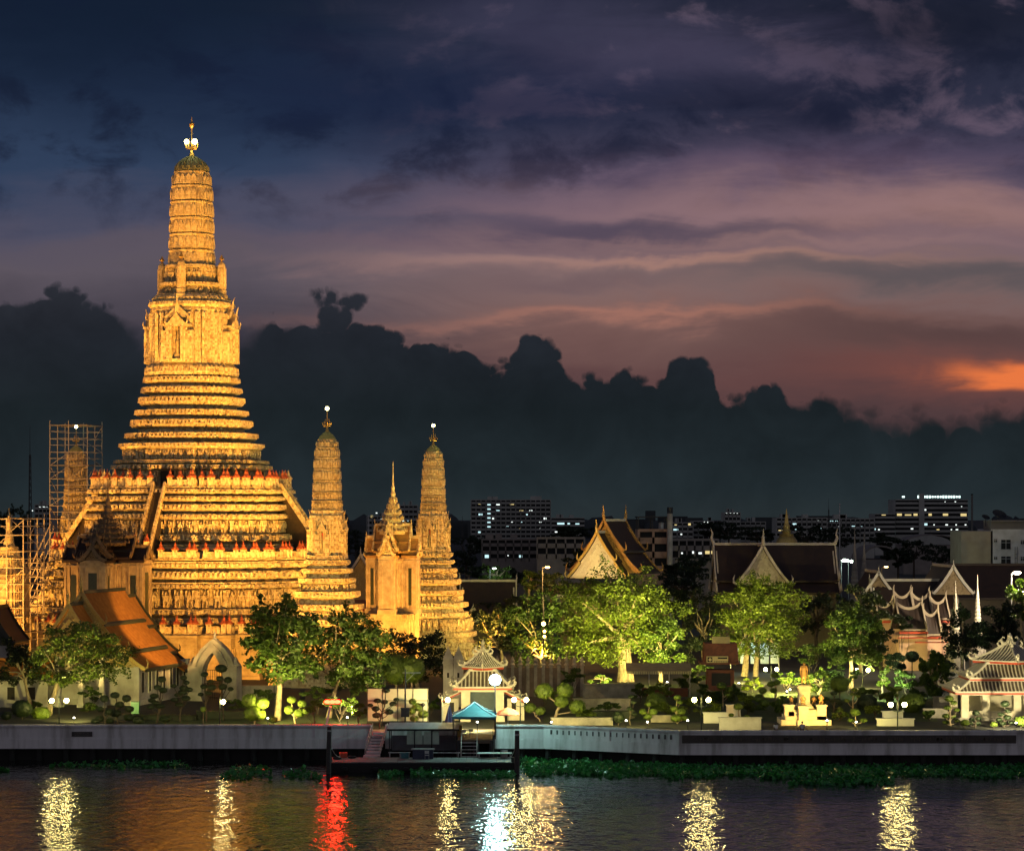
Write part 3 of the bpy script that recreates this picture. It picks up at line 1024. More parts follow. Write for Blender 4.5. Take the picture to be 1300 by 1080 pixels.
# niche storey
t5 = MB()
lp(t5, [(Z(478), A(59)), (Z(474), A(60)), (Z(471), A(58)), (Z(466), A(57)), (Z(464), A(53.5)), (Z(398), A(51)), (Z(396), A(52.5)), (Z(393), A(51)), (Z(390), A(54)), (Z(386), A(53)), (Z(383), A(49)), (Z(381), A(50.5)), (Z(378), A(48))])
for y0, y1 in ((462, 400),):
    for x, y, t in outline(A(52.5), 1.25):
        t5.box((x, y, (Z(y0) + Z(y1)) / 2), (.7, .5, Z(y1) - Z(y0)), t)
studs(t5, A(58), Z(474), Z(468), .6, .18); studs(t5, A(53.4), Z(390), Z(386), .55, .18)
t5.build('niche_storey', M_STUC, prang)
niche(prang, A(51), 1.25, 3.3, Z(462), Z(418), Z(388), False)
# figure storeys and corner turrets
t6 = MB()
lp(t6, [(Z(379), A(37)), (Z(366), A(36)), (Z(365), A(41)), (Z(361), A(40)), (Z(360), A(32)), (Z(343), A(31)), (Z(342), A(34)), (Z(338), A(33.5)), (Z(337), A(30))])
lp(t6, [(Z(379), A(46)), (Z(376), A(46)), (Z(375.5), A(42))])
bearers(t6, A(37.5), Z(377), Z(365.5) - Z(377), 1.0); bearers(t6, A(32.5), Z(359.5), Z(342.5) - Z(359.5), 1.05)
studs(t6, A(40.6), Z(365), Z(361), .5, .15)
t6.build('figure_storey', M_COB, prang)
for k in range(4):
    t = -math.pi / 2 + k * math.pi / 2
    tb = MB()
    c = Vector((A(42.5) * math.cos(t), A(42.5) * math.sin(t)))
    def ring(hw, py): return [(c.x + x, c.y + y, Z(py)) for x, y in plan(hw * KM)]
    tb.loft([ring(7.2, 380), ring(7.2, 376), ring(5.6, 375), ring(5.8, 370), ring(4.9, 369), ring(5.0, 352), ring(5.2, 351.5), ring(5.2, 350), ring(4.9, 349), ring(4.7, 342), ring(4.9, 341), ring(4.3, 337), ring(3.0, 334.5), ring(1.0, 333)])
    for i in range(8):
        tt = i * math.pi / 4 + .2
        tb.box((c.x + 4.6 * KM * math.cos(tt), c.y + 4.6 * KM * math.sin(tt), (Z(368) + Z(342)) / 2), (.3, .22, Z(342) - Z(368)), tt)
    o = tb.build('turret', M_COB, prang)
    MB().lathe([(.25, Z(333.5)), (.1, Z(332)), (.42, Z(330)), (.25, Z(328)), (.04, Z(324.5))], 8, (c.x, c.y, 0)).build('turret_finial', M_GILT, o)
# the cob: seven storeys of small niches, then the ribbed dome
cob = MB()
cyl = [(338, 29.3), (317.5, 28.7), (297, 28.1), (276.5, 27.5), (256, 26.9), (236, 25.8), (218, 22.6)]
for (ya, ha), (yb_, hb) in zip(cyl, cyl[1:]):
    z0, z1 = Z(ya), Z(yb_)
    lp(cob, [(z0, A(ha) * .97), (z0 + .12, A(ha) * .975), (z1 - .5, A(hb) * .955), (z1 - .45, A(hb) * 1.0), (z1 - .2, A(hb) * 1.01), (z1 - .1, A(hb) * .93)])
    arches(cob, A((ha + hb) / 2) * .965, z0 + .18, (z1 - z0) - .75, 1.0)
cob.build('cob_tower', M_COB, prang)
dm = MB()
lp(dm, [(Z(218.5), A(21.5)), (Z(216), A(21.6)), (Z(210), A(18)), (Z(205), A(13)), (Z(201), A(7)), (Z(198.5), A(3))])
for k in range(16):
    t = k * math.pi / 8 + .1
    dm.tube([(hw * KM * .96 * math.cos(t), hw * KM * .96 * math.sin(t), Z(py)) for hw, py in ((21.8, 218), (20.8, 213.5), (17.2, 208.5), (11.5, 203.5), (5, 199.5))], [.28, .3, .26, .2, .12], 5)
dm.build('dome', M_GREENDOME, prang)
f = finial_parts(prang, Z(199), .95, None, None)
f.tube([(0, 0, Z(180)), (0, 0, Z(163))], .10, 6)
f.lathe([(.1, Z(163)), (.42, Z(160.5)), (.3, Z(158.8)), (.46, Z(158)), (.2, Z(156)), (.1, Z(154)), (.02, Z(148))], 8)
f.build('finial', M_GILT, prang)
M_BULB = glow_mat('finial_lamp_glow', (1.0, .88, .36), 22)
MB().ico((-.52, -.9, Z(181)), .36, 2).build('finial_lamp', M_BULB, prang)
MB().ico((.72, -.75, Z(181)), .42, 2).build('finial_lamp', M_BULB, prang)
place_posts(prang, CAML)


def satellite(loc, label, lit, scaffold=False):
    r_ = thing('satellite_prang', label, 'temple tower', loc, PR, 'small corner prangs')
    z = lambda w: w - GZ
    a = lambda hw: hw / 1.069
    b = MB()
    lp(b, [(-.1, a(8.2)), (z(4.2), a(8.0)), (z(4.6), a(7.0)), (z(7.4), a(6.1)), (z(10), a(5.2)), (z(12.5), a(4.4)), (z(15), a(3.6)), (z(18), a(2.9)), (z(20.2), a(2.6))])
    tiers = [(4.2, 5.5, 7.9, 7.6), (6.0, 7.2, 7.3, 7.0), (9.3, 10.4, 6.3, 6.1), (10.9, 12.0, 5.9, 5.6), (12.9, 14.0, 5.1, 5.0), (14.6, 15.8, 4.6, 4.45), (16.6, 17.6, 4.0, 3.85), (18.0, 18.9, 3.55, 3.45), (19.1, 20.1, 3.2, 3.1)]
    for z0, z1, h0, h1 in tiers:
        band(b, z(z0), z(z1), a(h0), a(h1), .45)
        studs(b, a((h0 + h1) / 2 - .05), z(z0) + .3, z(z1) - .2, .55, .16, .55)
    b.build('stepped_base', M_STUC, r_)
    fr = MB()
    bearers(fr, a(6.5), z(7.3), 1.9, .95); bearers(fr, a(3.95), z(15.9), .7, .7); bearers(fr, a(4.95), z(12.05), .85, .8)
    tag(fr.build('bearer_frieze', M_STUC, r_), kind='stuff')
    n_ = MB()
    lp(n_, [(z(20.1), a(3.0)), (z(20.6), a(2.9)), (z(20.7), a(2.45)), (z(25.3), a(2.3)), (z(25.5), a(2.5)), (z(26.1), a(2.45)), (z(26.3), a(2.2)), (z(26.8), a(2.3)), (z(26.9), a(2.0))])
    for x, y, t in outline(a(2.42), .42):
        n_.box((x, y, z(23.1)), (.34, .2, 4.6), t)
    n_.build('niche_storey', M_STUC, r_)
    niche(r_, a(2.35), .5, 1.35, z(20.6), z(23.9), z(26.4), True, .45)
    fs = MB()
    lp(fs, [(z(26.8), a(2.05)), (z(28.0), a(2.0)), (z(28.1), a(2.2)), (z(28.3), a(1.95)), (z(29.2), a(1.9)), (z(29.3), a(2.1)), (z(29.5), a(1.85))])
    bearers(fs, a(2.05), z(26.9), 1.15, .48); bearers(fs, a(1.95), z(28.3), .95, .48)
    fs.build('figure_storey', M_COB, r_)
    c = MB()
    st = [(29.4, 1.93), (31.0, 1.90), (32.6, 1.85), (34.2, 1.76), (35.6, 1.60), (36.7, 1.30)]
    for (za, ha), (zb_, hb) in zip(st, st[1:]):
        lp(c, [(z(za), a(ha) * .97), (z(zb_) - .25, a(hb) * .97), (z(zb_) - .2, a(hb) * 1.02), (z(zb_) - .06, a(hb) * 1.02), (z(zb_), a(hb) * .94)])
        arches(c, a((ha + hb) / 2) * .97, z(za) + .1, zb_ - za - .4, .5)
    c.build('cob_tower', M_COB, r_)
    d_ = MB(); lp(d_, [(z(36.68), a(1.26)), (z(37.2), a(.95)), (z(37.6), a(.5)), (z(37.85), a(.12))])
    d_.build('dome', mat('gilt_dome', (.42, .40, .15), (.30, .30, .11), 3, .5, .2), r_)
    finial_parts(r_, z(37.7), .62, None, None, .9).build('finial', M_GILT, r_)
    MB().ico((0, 0, z(40.95)), .27, 2).build('finial_lamp', M_BULB, r_)
    return r_


SAT = satellite((-25.7, 345.0, GZ), 'corner prang closest to the river, red drape in its niche', True)
copy_tree(SAT, None, (-13.0, 410.0, GZ), label='corner prang standing alone at the far right of the temple terraces')
copy_tree(SAT, None, (-72.9, 415.0, GZ), label='corner prang wrapped in metal scaffolding behind the left terraces')
MR = Matrix.Rotation(PR, 4, 'Z')
def LP(x, y, z=0): return Vector((PRX, PRY, GZ)) + MR @ Vector((x, y, z))
# ---------------------------------------------------------------- halls with stacked Thai roofs
def curve_pts(x0, z0, x1, z1, sag, n=4):
    return [(x0 + (x1 - x0) * i / n, z0 + (z1 - z0) * i / n - sag * math.sin(math.pi * i / n)) for i in range(n + 1)]


def thai_section(root, y0, y1, tiers, tile, border, trim, barge=None, ends=(True, True), horn=1.0, name='roof', M=None, panel=None, ridge=True):
    """one length of stacked roof along local y; tiers = [(x0,z0,x1,z1)] outward from the ridge"""
    barge = barge or trim
    M = M or Matrix.Identity(4)
    T = lambda p: M @ Vector(p)
    r, b = MB(), MB()
    for (x0, z0, x1, z1) in tiers:
        c = curve_pts(x0, z0, x1, z1, (z0 - z1) * .07)
        for sg in (-1, 1):
            for (xa, za), (xb, zb) in zip(c, c[1:]):
                r.slab(T((sg * xa, y0, za)), T((sg * xb, y0, zb)), T((sg * xb, y1, zb)), T((sg * xa, y1, za)), .22)
            # darker border course along the eave and both verges
            (xa, za), (xb, zb) = c[-2], c[-1]
            e = .03
            b.slab(T((sg * (xb * .75 + xa * .25), y0, zb * .75 + za * .25 + e)), T((sg * xb, y0, zb + e)), T((sg * xb, y1, zb + e)), T((sg * (xb * .75 + xa * .25), y1, zb * .75 + za * .25 + e)), .06)
            b.beam(T((sg * (x1 + .03), y0, z1 - .14)), T((sg * (x1 + .03), y1, z1 - .14)), .14, .34)
    o = r.build(name, tile, root)
    b.build('eave_border', border, o)
    if ridge:
        x0, z0 = tiers[0][:2]
        m = MB(); m.beam(T((0, y0 + .02, z0 + .12)), T((0, y1 - .02, z0 + .12)), .42, .42)
        m.build('ridge_cap', trim, o)
    for ye, do, s in ((y0, ends[0], -1), (y1, ends[1], 1)):
        if not do: continue
        g = MB()
        for k, (x0, z0, x1, z1) in enumerate(tiers):
            c = curve_pts(x0, z0, x1, z1, (z0 - z1) * .07)
            for sg in (-1, 1):
                for (xa, za), (xb, zb) in zip(c, c[1:]):
                    g.beam(T((sg * xa, ye + s * .08, za + .10)), T((sg * xb, ye + s * .08, zb + .10)), .24, .42)
                g.tube([T((sg * (x1 - .1), ye + s * .1, z1 + .1)), T((sg * (x1 + .35 * horn), ye + s * .15, z1 + .3 * horn)), T((sg * (x1 + .4 * horn), ye + s * .15, z1 + .8 * horn)), T((sg * (x1 + .2 * horn), ye + s * .15, z1 + 1.35 * horn))], [.17 * horn, .17 * horn, .12 * horn, .02], 6)
        z0 = tiers[0][1]
        g.tube([T((0, ye, z0 + .1)), T((0, ye + s * .35 * horn, z0 + .9 * horn)), T((0, ye + s * .2 * horn, z0 + 1.5 * horn)), T((0, ye + s * .45 * horn, z0 + 2.3 * horn))], [.24 * horn, .2 * horn, .12 * horn, .02], 6)
        g.build('bargeboard', barge, o)
        if panel:
            pl = [(0, tiers[0][1] - .1)]
            for (x0, z0, x1, z1) in tiers[:]:
                pl += [(x0 * .96, z0 - .15), (x1 * .96, z1 - .1)]
            pl = pl[1:] if tiers[0][0] == 0 else pl
            right = pl
            left = [(-x, z) for x, z in reversed(pl) if x > 0]
            poly = right + left
            yf, yb2 = ye - s * .25, ye - s * .5
            vs = [T((x, yf, z)) for x, z in poly] + [T((x, yb2, z)) for x, z in poly]
            n = len(poly)
            pm = MB(); pm.add(vs, [tuple(range(n)), tuple(range(2 * n - 1, n - 1, -1))] + [(i, (i + 1) % n, n + (i + 1) % n, n + i) for i in range(n)])
            # nested raised frames and scroll bosses
            zt, zb_ = tiers[0][1] - .6, tiers[-1][3] + .2
            hw = tiers[-1][2] * .9
            for f_ in (.8, .55):
                pm.beam(T((-hw * f_, yf + s * .06, zb_ + .2)), T((0, yf + s * .06, zb_ + (zt - zb_) * f_)), .12, .18)
                pm.beam(T((hw * f_, yf + s * .06, zb_ + .2)), T((0, yf + s * .06, zb_ + (zt - zb_) * f_)), .12, .18)
            rr = random.Random(5)
            for k in range(26):
                z = zb_ + .3 + (zt - zb_) * .75 * rr.random() ** 1.4
                w = hw * .75 * (1 - (z - zb_) / (zt - zb_))
                pm.ico(T((rr.uniform(-w, w), yf + s * .04, z)), .16, 1)
            pm.build('gable_panel', panel, o)
    return o


def windows_row(root, M, ys, z, w, h, x, deep=M_DARKREC, frame=None, leaf=True):
    for y in ys:
        o = MB(); o.box((x + .01, y, z), (.1, w, h), M=M)
        win = o.build('window', deep, root)
        f = MB()
        for sg in (-1, 1):
            f.box((x + .06, y + sg * (w / 2 + .08), z), (.16, .16, h + .3), M=M)
        f.box((x + .06, y, z + h / 2 + .1), (.18, w + .36, .2), M=M)
        f.box((x + .06, y, z - h / 2 - .1), (.2, w + .44, .18), M=M)
        f.build('frame', frame or M_WHITE2, win)


# ---- the orange-roofed hall by the river
ht = thing('ordination_hall', 'long white-walled hall with bright orange tiled stacked roof and gold gable, left', 'temple hall', ((104 - HX) * 308 / F, 308, GZ), PR)
hall_t = [(0, 13.85, 2.9, 10.0), (2.7, 9.65, 5.9, 6.6), (5.7, 6.3, 8.3, 4.45)]
low = lambda d: [(a, b - d, c, e - d) for a, b, c, e in hall_t]
M_GABLE = mat('gilded_gable', (.60, .46, .18), (.40, .28, .08), 5, .45, .6, c3=(.66, .55, .30))
thai_section(ht, 0, 14.6, hall_t, M_TILE_O, M_TILE_G, M_TILE_G, M_GOLDTRIM, (True, False), 1.0, panel=M_GABLE)
thai_section(ht, 14.6, 18.4, low(.95), M_TILE_O, M_TILE_G, M_TILE_G, M_TILE_G, (False, True), .8)
thai_section(ht, -4.3, 0, [(0, 12.5, 2.4, 9.2), (2.3, 8.9, 4.9, 6.4)], M_TILE_O, M_TILE_G, M_TILE_G, M_GOLDTRIM, (True, False), .9, panel=M_GABLE)
w = MB()
w.box((0, 9.2, 2.35), (14.4, 18.0, 4.7)); w.box((0, 9.2, .35), (15.0, 18.6, .7))
for y in (0.2, 18.2):
    for x in (-7.2, 7.2):
        w.box((x, y, 2.4), (.7, .7, 4.8))
w.build('wall', M_WHITE2, ht)
windows_row(ht, Matrix.Identity(4), [1.9 + 2.55 * i for i in range(7)], 2.75, .8, 2.5, 7.2)
w = MB()
for x in (-4.2, -1.5, 1.5, 4.2):
    w.box((x, -3.9, 3.1), (.6, .6, 6.2))
    w.box((x, -3.9, .3), (.9, .9, .6))
w.build('porch_columns', M_WHITE2, ht)

# ---- cruciform spired shrines on the terrace axes
def mondop(name, label, loc, a, zb, zw, zg, zp, zs, wall, roof, trim, win_glow=False):
    t = thing(name, label, 'shrine', loc, PR, 'spired shrines beside the prang')
    b = MB()
    lp(b, [(-.1, a * 1.25), (zb * .35, a * 1.22), (zb * .36, a * 1.3), (zb * .45, a * 1.3), (zb * .46, a * 1.2), (zb * .9, a * 1.16), (zb * .91, a * 1.22), (zb, a * 1.22)])
    b.build('podium', M_PLAIN, t)
    c = MB()
    lp(c, [(zb, a * .74), (zb + .5, a * .74), (zb + .6, a * .62), (zw - .7, a * .62), (zw - .6, a * .68), (zw - .2, a * .68), (zw, a * .6)])
    for x, y, th in outline(a * .63, .5):
        c.box((x, y, (zb + zw) / 2 - .1), (.24, .28, zw - zb - 1.4), th)
    c.build('wall', wall, t)
    for k in range(4):
        th = -math.pi / 2 + k * math.pi / 2
        M = Matrix.Rotation(th, 4, 'Z')
        p = MB()
        w = a * .74
        p.box((a * .86, 0, (zb + zw) / 2 + .1), (a * .70, w, zw - zb + .2), M=M)
        p.box((a * .87, 0, zb + .35), (a * .82, w * 1.16, .7), M=M); p.box((a * .87, 0, zw - .55), (a * .78, w * 1.1, .3), M=M)
        for xx in (.62, .80, 1.06, 1.18):
            p.box((a * xx, 0, (zb + zw) / 2), (.3, w * 1.07, zw - zb), M=M)
        for sg in (-1, 1):
            p.box((a * 1.2, sg * w * .46, (zb + zw) / 2), (.24, w * .14, zw - zb), M=M)
            p.box((a * 1.2, sg * w * .3, (zb + zw) / 2 - .2), (.34, .18, zw - zb - .9), M=M)
        p.box((a * .9, 0, zw + .15), (a * .74, w * 1.12, .3), M=M)
        o = p.build('porch', wall, t)
        q = MB(); q.box((a * 1.212, 0, (zb + zw) / 2 - .15), (.06, w * .36, (zw - zb) * .74), M=M)
        for sg in (-1, 1):
            q.box((a * .93, sg * w * .505, (zb + zw) / 2 - .15), (a * .17, .06, (zw - zb) * .66), M=M)
        q.build('window', mat('green_window_glass', (.035, .045, .02), (.018, .025, .012), 4, .3), o)
        MM = M @ Matrix.Rotation(-math.pi / 2, 4, 'Z')
        hh = zg - zw
        # porch roof running outward: local +y is outward
        thai_section(t, a * .5, a * 1.28, [(0, zw + hh * .62, w * .29, zw + hh * .22), (w * .28, zw + hh * .18, w * .55, zw + .25)], roof, roof, trim, trim, (False, True), .55 * a / 4, 'porch_roof', MM, trim)
        thai_section(t, 0, a * .86, [(0, zw + hh, w * .34, zw + hh * .5), (w * .33, zw + hh * .46, w * .62, zw + hh * .2)], roof, roof, trim, trim, (False, True), .55 * a / 4, 'upper_roof', MM, trim)
    s = MB()
    z = zg - (zp - zg) * .35
    n = 6
    for i in range(n):
        f0 = (1 - i / n) ** 1.15 * .62 + .10
        z0 = z + (zp - z) * i / n
        z1 = z + (zp - z) * (i + 1) / n
        lp(s, [(z0, a * f0 * .86), (z0 + (z1 - z0) * .45, a * f0 * .84), (z0 + (z1 - z0) * .5, a * f0), (z0 + (z1 - z0) * .75, a * f0 * .95), (z1, a * f0 * .75)])
        for x, y, th in outline(a * f0 * .98, a * f0 * .36):
            s.tube([(x, y, z0 + (z1 - z0) * .5), (x * 1.03, y * 1.03, z0 + (z1 - z0) * .9), (x * .98, y * .98, z0 + (z1 - z0) * 1.35)], [.14, .1, .02], 4)
    s.build('pyramid_roof', trim, t)
    MB().lathe([(a * .16, zp - .3), (a * .17, zp), (a * .10, zp + .5), (a * .12, zp + .9), (a * .07, zp + 1.3), (a * .08, zp + 1.8), (a * .05, zp + 2.2), (.12, zp + 3), (.09, zs * .6 + zp * .4), (.04, zs)], 10).build('spire', trim, t)
    return t


p = LP(0, -35.0)
mondop('shrine', 'dark cruciform shrine with thin tall spire in front of the great tower', (p.x, p.y, GZ), 4.7, 7.4, 17.0, 20.4, 23.6, 28.8, mat('shaded_ochre', (.36, .29, .19), (.25, .19, .12), 1.2, .8, .4), M_TILE_D, mat('shaded_carved_trim', (.17, .12, .07), (.11, .08, .045), 3, .6, .4))  # wall and trim colours hold the shade of the backlit shrine
mondop('shrine', 'golden lit shrine with thin spire between the two right corner prangs', ((499 - HX) * 373 / F, 373.0, GZ), 3.15, 8.8, 17.2, 22.0, 25.9, 31.6, M_GOLDWALL, mat('gilded_tile', (.40, .24, .07), (.26, .15, .045), 2, .6, .3), M_COB)

# ---- white arched gate beside the hall
g = thing('arched_gate', 'white pointed-arch gateway standing right of the orange-roofed hall', 'gateway', (GX(270, 314), 314, GZ), PR)
outer = [(-3.1, 0), (-3.1, 4.2), (-2.75, 4.6), (-2.5, 5.4), (-1.6, 6.6), (-.7, 7.4), (0, 7.9), (.7, 7.4), (1.6, 6.6), (2.5, 5.4), (2.75, 4.6), (3.1, 4.2), (3.1, 0)]
inner = [(-1.35, 0), (-1.35, 3.2), (-1.3, 3.8), (-1.15, 4.5), (-.8, 5.2), (-.4, 5.8), (0, 6.2), (.4, 5.8), (.8, 5.2), (1.15, 4.5), (1.3, 3.8), (1.35, 3.2), (1.35, 0)]
m = MB()
def arch_layer(m, outer, inner, y0, y1):
    n = len(outer)
    vs = [(x, y0, z) for x, z in outer] + [(x, y0, z) for x, z in inner] + [(x, y1, z) for x, z in outer] + [(x, y1, z) for x, z in inner]
    fs = []
    for i in range(n - 1):
        fs += [(i, i + 1, n + i + 1, n + i), (2 * n + i, 3 * n + i, 3 * n + i + 1, 2 * n + i + 1), (i, 2 * n + i, 2 * n + i + 1, i + 1), (n + i, n + i + 1, 3 * n + i + 1, 3 * n + i)]
    m.add(vs, fs)
M_ARCH = mat('grey_old_plaster', (.36, .34, .29), (.27, .25, .21), .5, .85, .25, c3=(.18, .165, .14))
arch_layer(m, outer, inner, 0, 1.6)
arch_layer(m, [(x * .74, z * .93) for x, z in outer], [(x * .99, z * .99) for x, z in inner], -.3, -.004)
for sg in (-1, 1):
    m.box((sg * 2.6, .8, 2.2), (1.3, 2.1, 4.4)); m.lathe([(.75, 4.4), (.8, 4.6), (.45, 5.0), (.1, 5.6)], 8, (sg * 2.75, .8, 0))
m.lathe([(.3, 7.7), (.2, 8.1), (.05, 8.8)], 8, (0, .8, 0))
m.build('arch', M_ARCH, g)
ir = MB()
for i in range(9):
    ir.tube([(-1.2 + i * .3, .8, .1), (-1.2 + i * .3, .8, 3.9)], .03, 5)
for z in (.4, 2.2, 3.9):
    ir.tube([(-1.3, .8, z), (1.3, .8, z)], .04, 5)
ir.build('iron_gate', M_BLACK, g)


# ---- Chinese style pavilions: ribbed hipped roofs, white ridges, red fascias
M_CHTILE = mat('brown_glazed_tile', (.10, .075, .05), (.065, .05, .035), 2, .45)
M_CHRIB = mat('cream_roof_rib', (.58, .53, .42), (.46, .42, .33), 2, .6)
M_CHWALL = mat('cream_plaster', (.66, .60, .46), (.54, .48, .36), .8, .75, .1)


def scroll_end(mb, p, d, s=1.0):
    """upturned scroll at the foot of a ridge"""
    p = Vector(p); d = Vector(d).normalized()
    u = Vector((0, 0, 1))
    mb.tube([p - d * .5 * s, p, p + d * .45 * s + u * .12 * s, p + d * .6 * s + u * .45 * s, p + d * .42 * s + u * .75 * s, p + d * .2 * s + u * .62 * s], [.16 * s, .18 * s, .18 * s, .15 * s, .11 * s, .05 * s], 6)
    mb.tube([p - d * .4 * s + u * .1 * s, p - d * .3 * s + u * .5 * s, p - d * .1 * s + u * .62 * s, p - d * .0 * s + u * .4 * s], [.14 * s, .12 * s, .09 * s, .04 * s], 6)


def hip_roof(root, w, d, z0, w2, d2, z1, rot=0.0, name='roof', s=1.0, rib=.42, cap=False, dent=True):
    """w,d half sizes at the eave, w2,d2 half sizes at the top"""
    M = Matrix.Rotation(rot, 4, 'Z')
    T = lambda x, y, z: M @ Vector((x, y, z))
    r, rb, tr, rd = MB(), MB(), MB(), MB()
    ce = [(-w, -d), (w, -d), (w, d), (-w, d)]
    ct = [(-w2, -d2), (w2, -d2), (w2, d2), (-w2, d2)]
    for i in range(4):
        (ax, ay), (bx, by) = ce[i], ce[(i + 1) % 4]
        (tx, ty), (sx, sy) = ct[i], ct[(i + 1) % 4]
        n = 4
        def edge(x0, y0, x1, y1, t):
            sag = -.10 * (z1 - z0) * math.sin(math.pi * t)
            return (x0 + (x1 - x0) * t, y0 + (y1 - y0) * t, z0 + (z1 - z0) * t + sag)
        for k in range(n):
            a, b = k / n, (k + 1) / n
            r.slab(T(*edge(ax, ay, tx, ty, a)), T(*edge(bx, by, sx, sy, a)), T(*edge(bx, by, sx, sy, b)), T(*edge(ax, ay, tx, ty, b)), .16)
        L = math.hypot(bx - ax, by - ay)
        cnt = int(L / rib)
        Lt = math.hypot(sx - tx, sy - ty)
        for j in range(1, cnt):
            u = j / cnt
            # ribs run straight down the slope and stop at the hip
            off = (u - .5) * L
            lim = Lt / 2
            tmax = 1.0 if abs(off) <= lim + .02 else (L / 2 - abs(off)) / max(1e-3, (L / 2 - lim))
            if tmax < .12: continue
            pts = []
            for k in range(4):
                t = tmax * k / 3
                half = L / 2 + (Lt / 2 - L / 2) * t
                uu = .5 + off / (2 * half)
                ea, eb = Vector(edge(ax, ay, tx, ty, t)), Vector(edge(bx, by, sx, sy, t))
                pts.append(M @ (ea + (eb - ea) * uu + Vector((0, 0, .06))))
            rb.tube(pts, .085 * s, 5)
        tr.tube([T(*edge(ax, ay, tx, ty, k / 4)) + Vector((0, 0, .1)) for k in range(5)], .17 * s, 6)
        out = M @ Vector((ax - tx, ay - ty, 0))
        scroll_end(tr, T(ax, ay, z0 + .12), out, s)
        rd.beam(T(ax, ay, z0 - .22), T(bx, by, z0 - .22), .2, .22)
        tr.beam(T(ax, ay, z0 - .02), T(bx, by, z0 - .02), .26, .17)
        if Lt > .4:
            tr.beam(T(tx, ty, z1 + .1), T(sx, sy, z1 + .1), .26, .26)
    o = r.build(name, M_CHTILE, root)
    rb.build('roof_ribs', M_CHRIB, o)
    tr.build('ridges', M_CHRIB, o)
    rd.build('fascia', M_RED, o)
    if cap:
        c = MB()
        c.lathe([(.3 * s, z1 - .1), (.42 * s, z1 + .25), (.2 * s, z1 + .5), (.3 * s, z1 + .75), (.05, z1 + 1.15)], 8)
        for k in range(4):
            th = k * math.pi / 2 + rot + math.pi / 4
            v = Vector((math.cos(th), math.sin(th), 0))
            for q, ss in ((.35, 1.15), (.9, .9)):
                scroll_end(c, Vector((0, 0, z1 - q * .55)) + v * q * s, v, ss * s)
        c.build('roof_crest', M_CHRIB, o)
    return o


pv = thing('chinese_pavilion', 'three-tiered cream Chinese pavilion with red eaves at the right edge', 'pavilion', (GX(1282, 288), 288, GZ), 0)
hip_roof(pv, 7.0, 4.6, 3.35, 5.2, 3.3, 4.5)
hip_roof(pv, 5.25, 3.4, 4.85, 3.0, 1.6, 6.35)
hip_roof(pv, 3.0, 3.0, 6.75, .12, .12, 8.75, math.pi / 4, cap=True)
m = MB(); m.box((0, 0, 4.68), (10.0, 6.2, .36)); m.box((0, 0, 6.5), (5.6, 3.2, .5)); m.box((0, -.02, 3.02), (12.6, 7.9, .25)); m.build('frieze', M_CHWALL, pv)
for x in (-5.9, -3.5, .1, 3.5, 5.9):
    for y in (-3.6, 3.6):
        m = MB(); m.box((x, y, 1.6), (.85, .7, 2.6)); m.box((x, y, .2), (1.1, .95, .4)); m.build('column', M_CHWALL, pv)
m = MB(); m.box((0, 0, .16), (13.4, 8.6, .32)); m.box((0, -4.7, .06), (6, .9, .12)); m.build('floor', M_STONE, pv)
m = MB()
for x0, x1 in ((-5.5, -3.9), (-3.1, -.3), (.5, 3.1), (3.9, 5.5)):
    m.box(((x0 + x1) / 2, -3.6, .62), (x1 - x0, .3, .6)); m.box(((x0 + x1) / 2, -3.6, 1.02), (x1 - x0, .45, .14))
m.build('balustrade', M_CHWALL, pv)
m = MB(); m.box((0, 2.6, 1.7), (8.6, .3, 2.5)); m.build('back_wall', M_CHWALL, pv)

gt = thing('landing_gate', 'cream Chinese gate pavilion with crested roof beside the bright white lamp', 'pavilion', (GX(613, 285), 285, GZ), 0)
hip_roof(gt, 3.25, 2.6, 3.95, 1.5, 1.2, 5.7)
hip_roof(gt, 1.65, 1.65, 6.15, .1, .1, 8.1, math.pi / 4, cap=True, s=.8, rib=.32)
m = MB(); m.box((0, 0, 5.8), (2.2, 1.9, .55)); m.box((0, 0, 3.55), (5.6, 4.2, .35)); m.build('frieze', M_CHWALL, gt)
for x in (-1.95, 1.95):
    for y in (-1.9, 1.9):
        m = MB(); m.box((x, y, 1.7), (.95, .8, 3.4)); m.box((x, y, .2), (1.15, 1.0, .4)); m.build('column', M_CHWALL, gt)
for sg in (-1, 1):
    m = MB()
    m.box((sg * 3.55, .2, 1.25), (1.5, 1.2, 2.5)); m.box((sg * 4.5, .2, 1.0), (.5, 1.5, 2.0))
    m.beam((sg * 2.5, .2, 3.35), (sg * 4.75, .2, 2.3), 1.7, .2)
    o = m.build('side_wing', M_CHWALL, gt)
    m = MB(); m.beam((sg * 2.5, -.6, 3.2), (sg * 4.8, -.6, 2.12), .12, .16); m.build('fascia', M_RED, o)
    m = MB()
    for q in (.25, .6, .95):
        scroll_end(m, (sg * (2.5 + 2.25 * q), .2, 3.5 - 1.05 * q), (sg, 0, 0), .75)
    m.build('ridge_scrolls', M_CHRIB, o)
    m = MB(); m.box((sg * 3.55, -.42, 1.4), (.5, .06, 1.3)); m.build('window', M_DARKREC, o)
m = MB(); m.box((0, 1.9, 1.7), (3.0, .12, 3.3)); m.build('opening_sheet', mat('dark_teal_opening', (.03, .07, .08), (.02, .05, .06), 2, .5), gt)  # dark teal sheet painting the dim inside of the gate opening
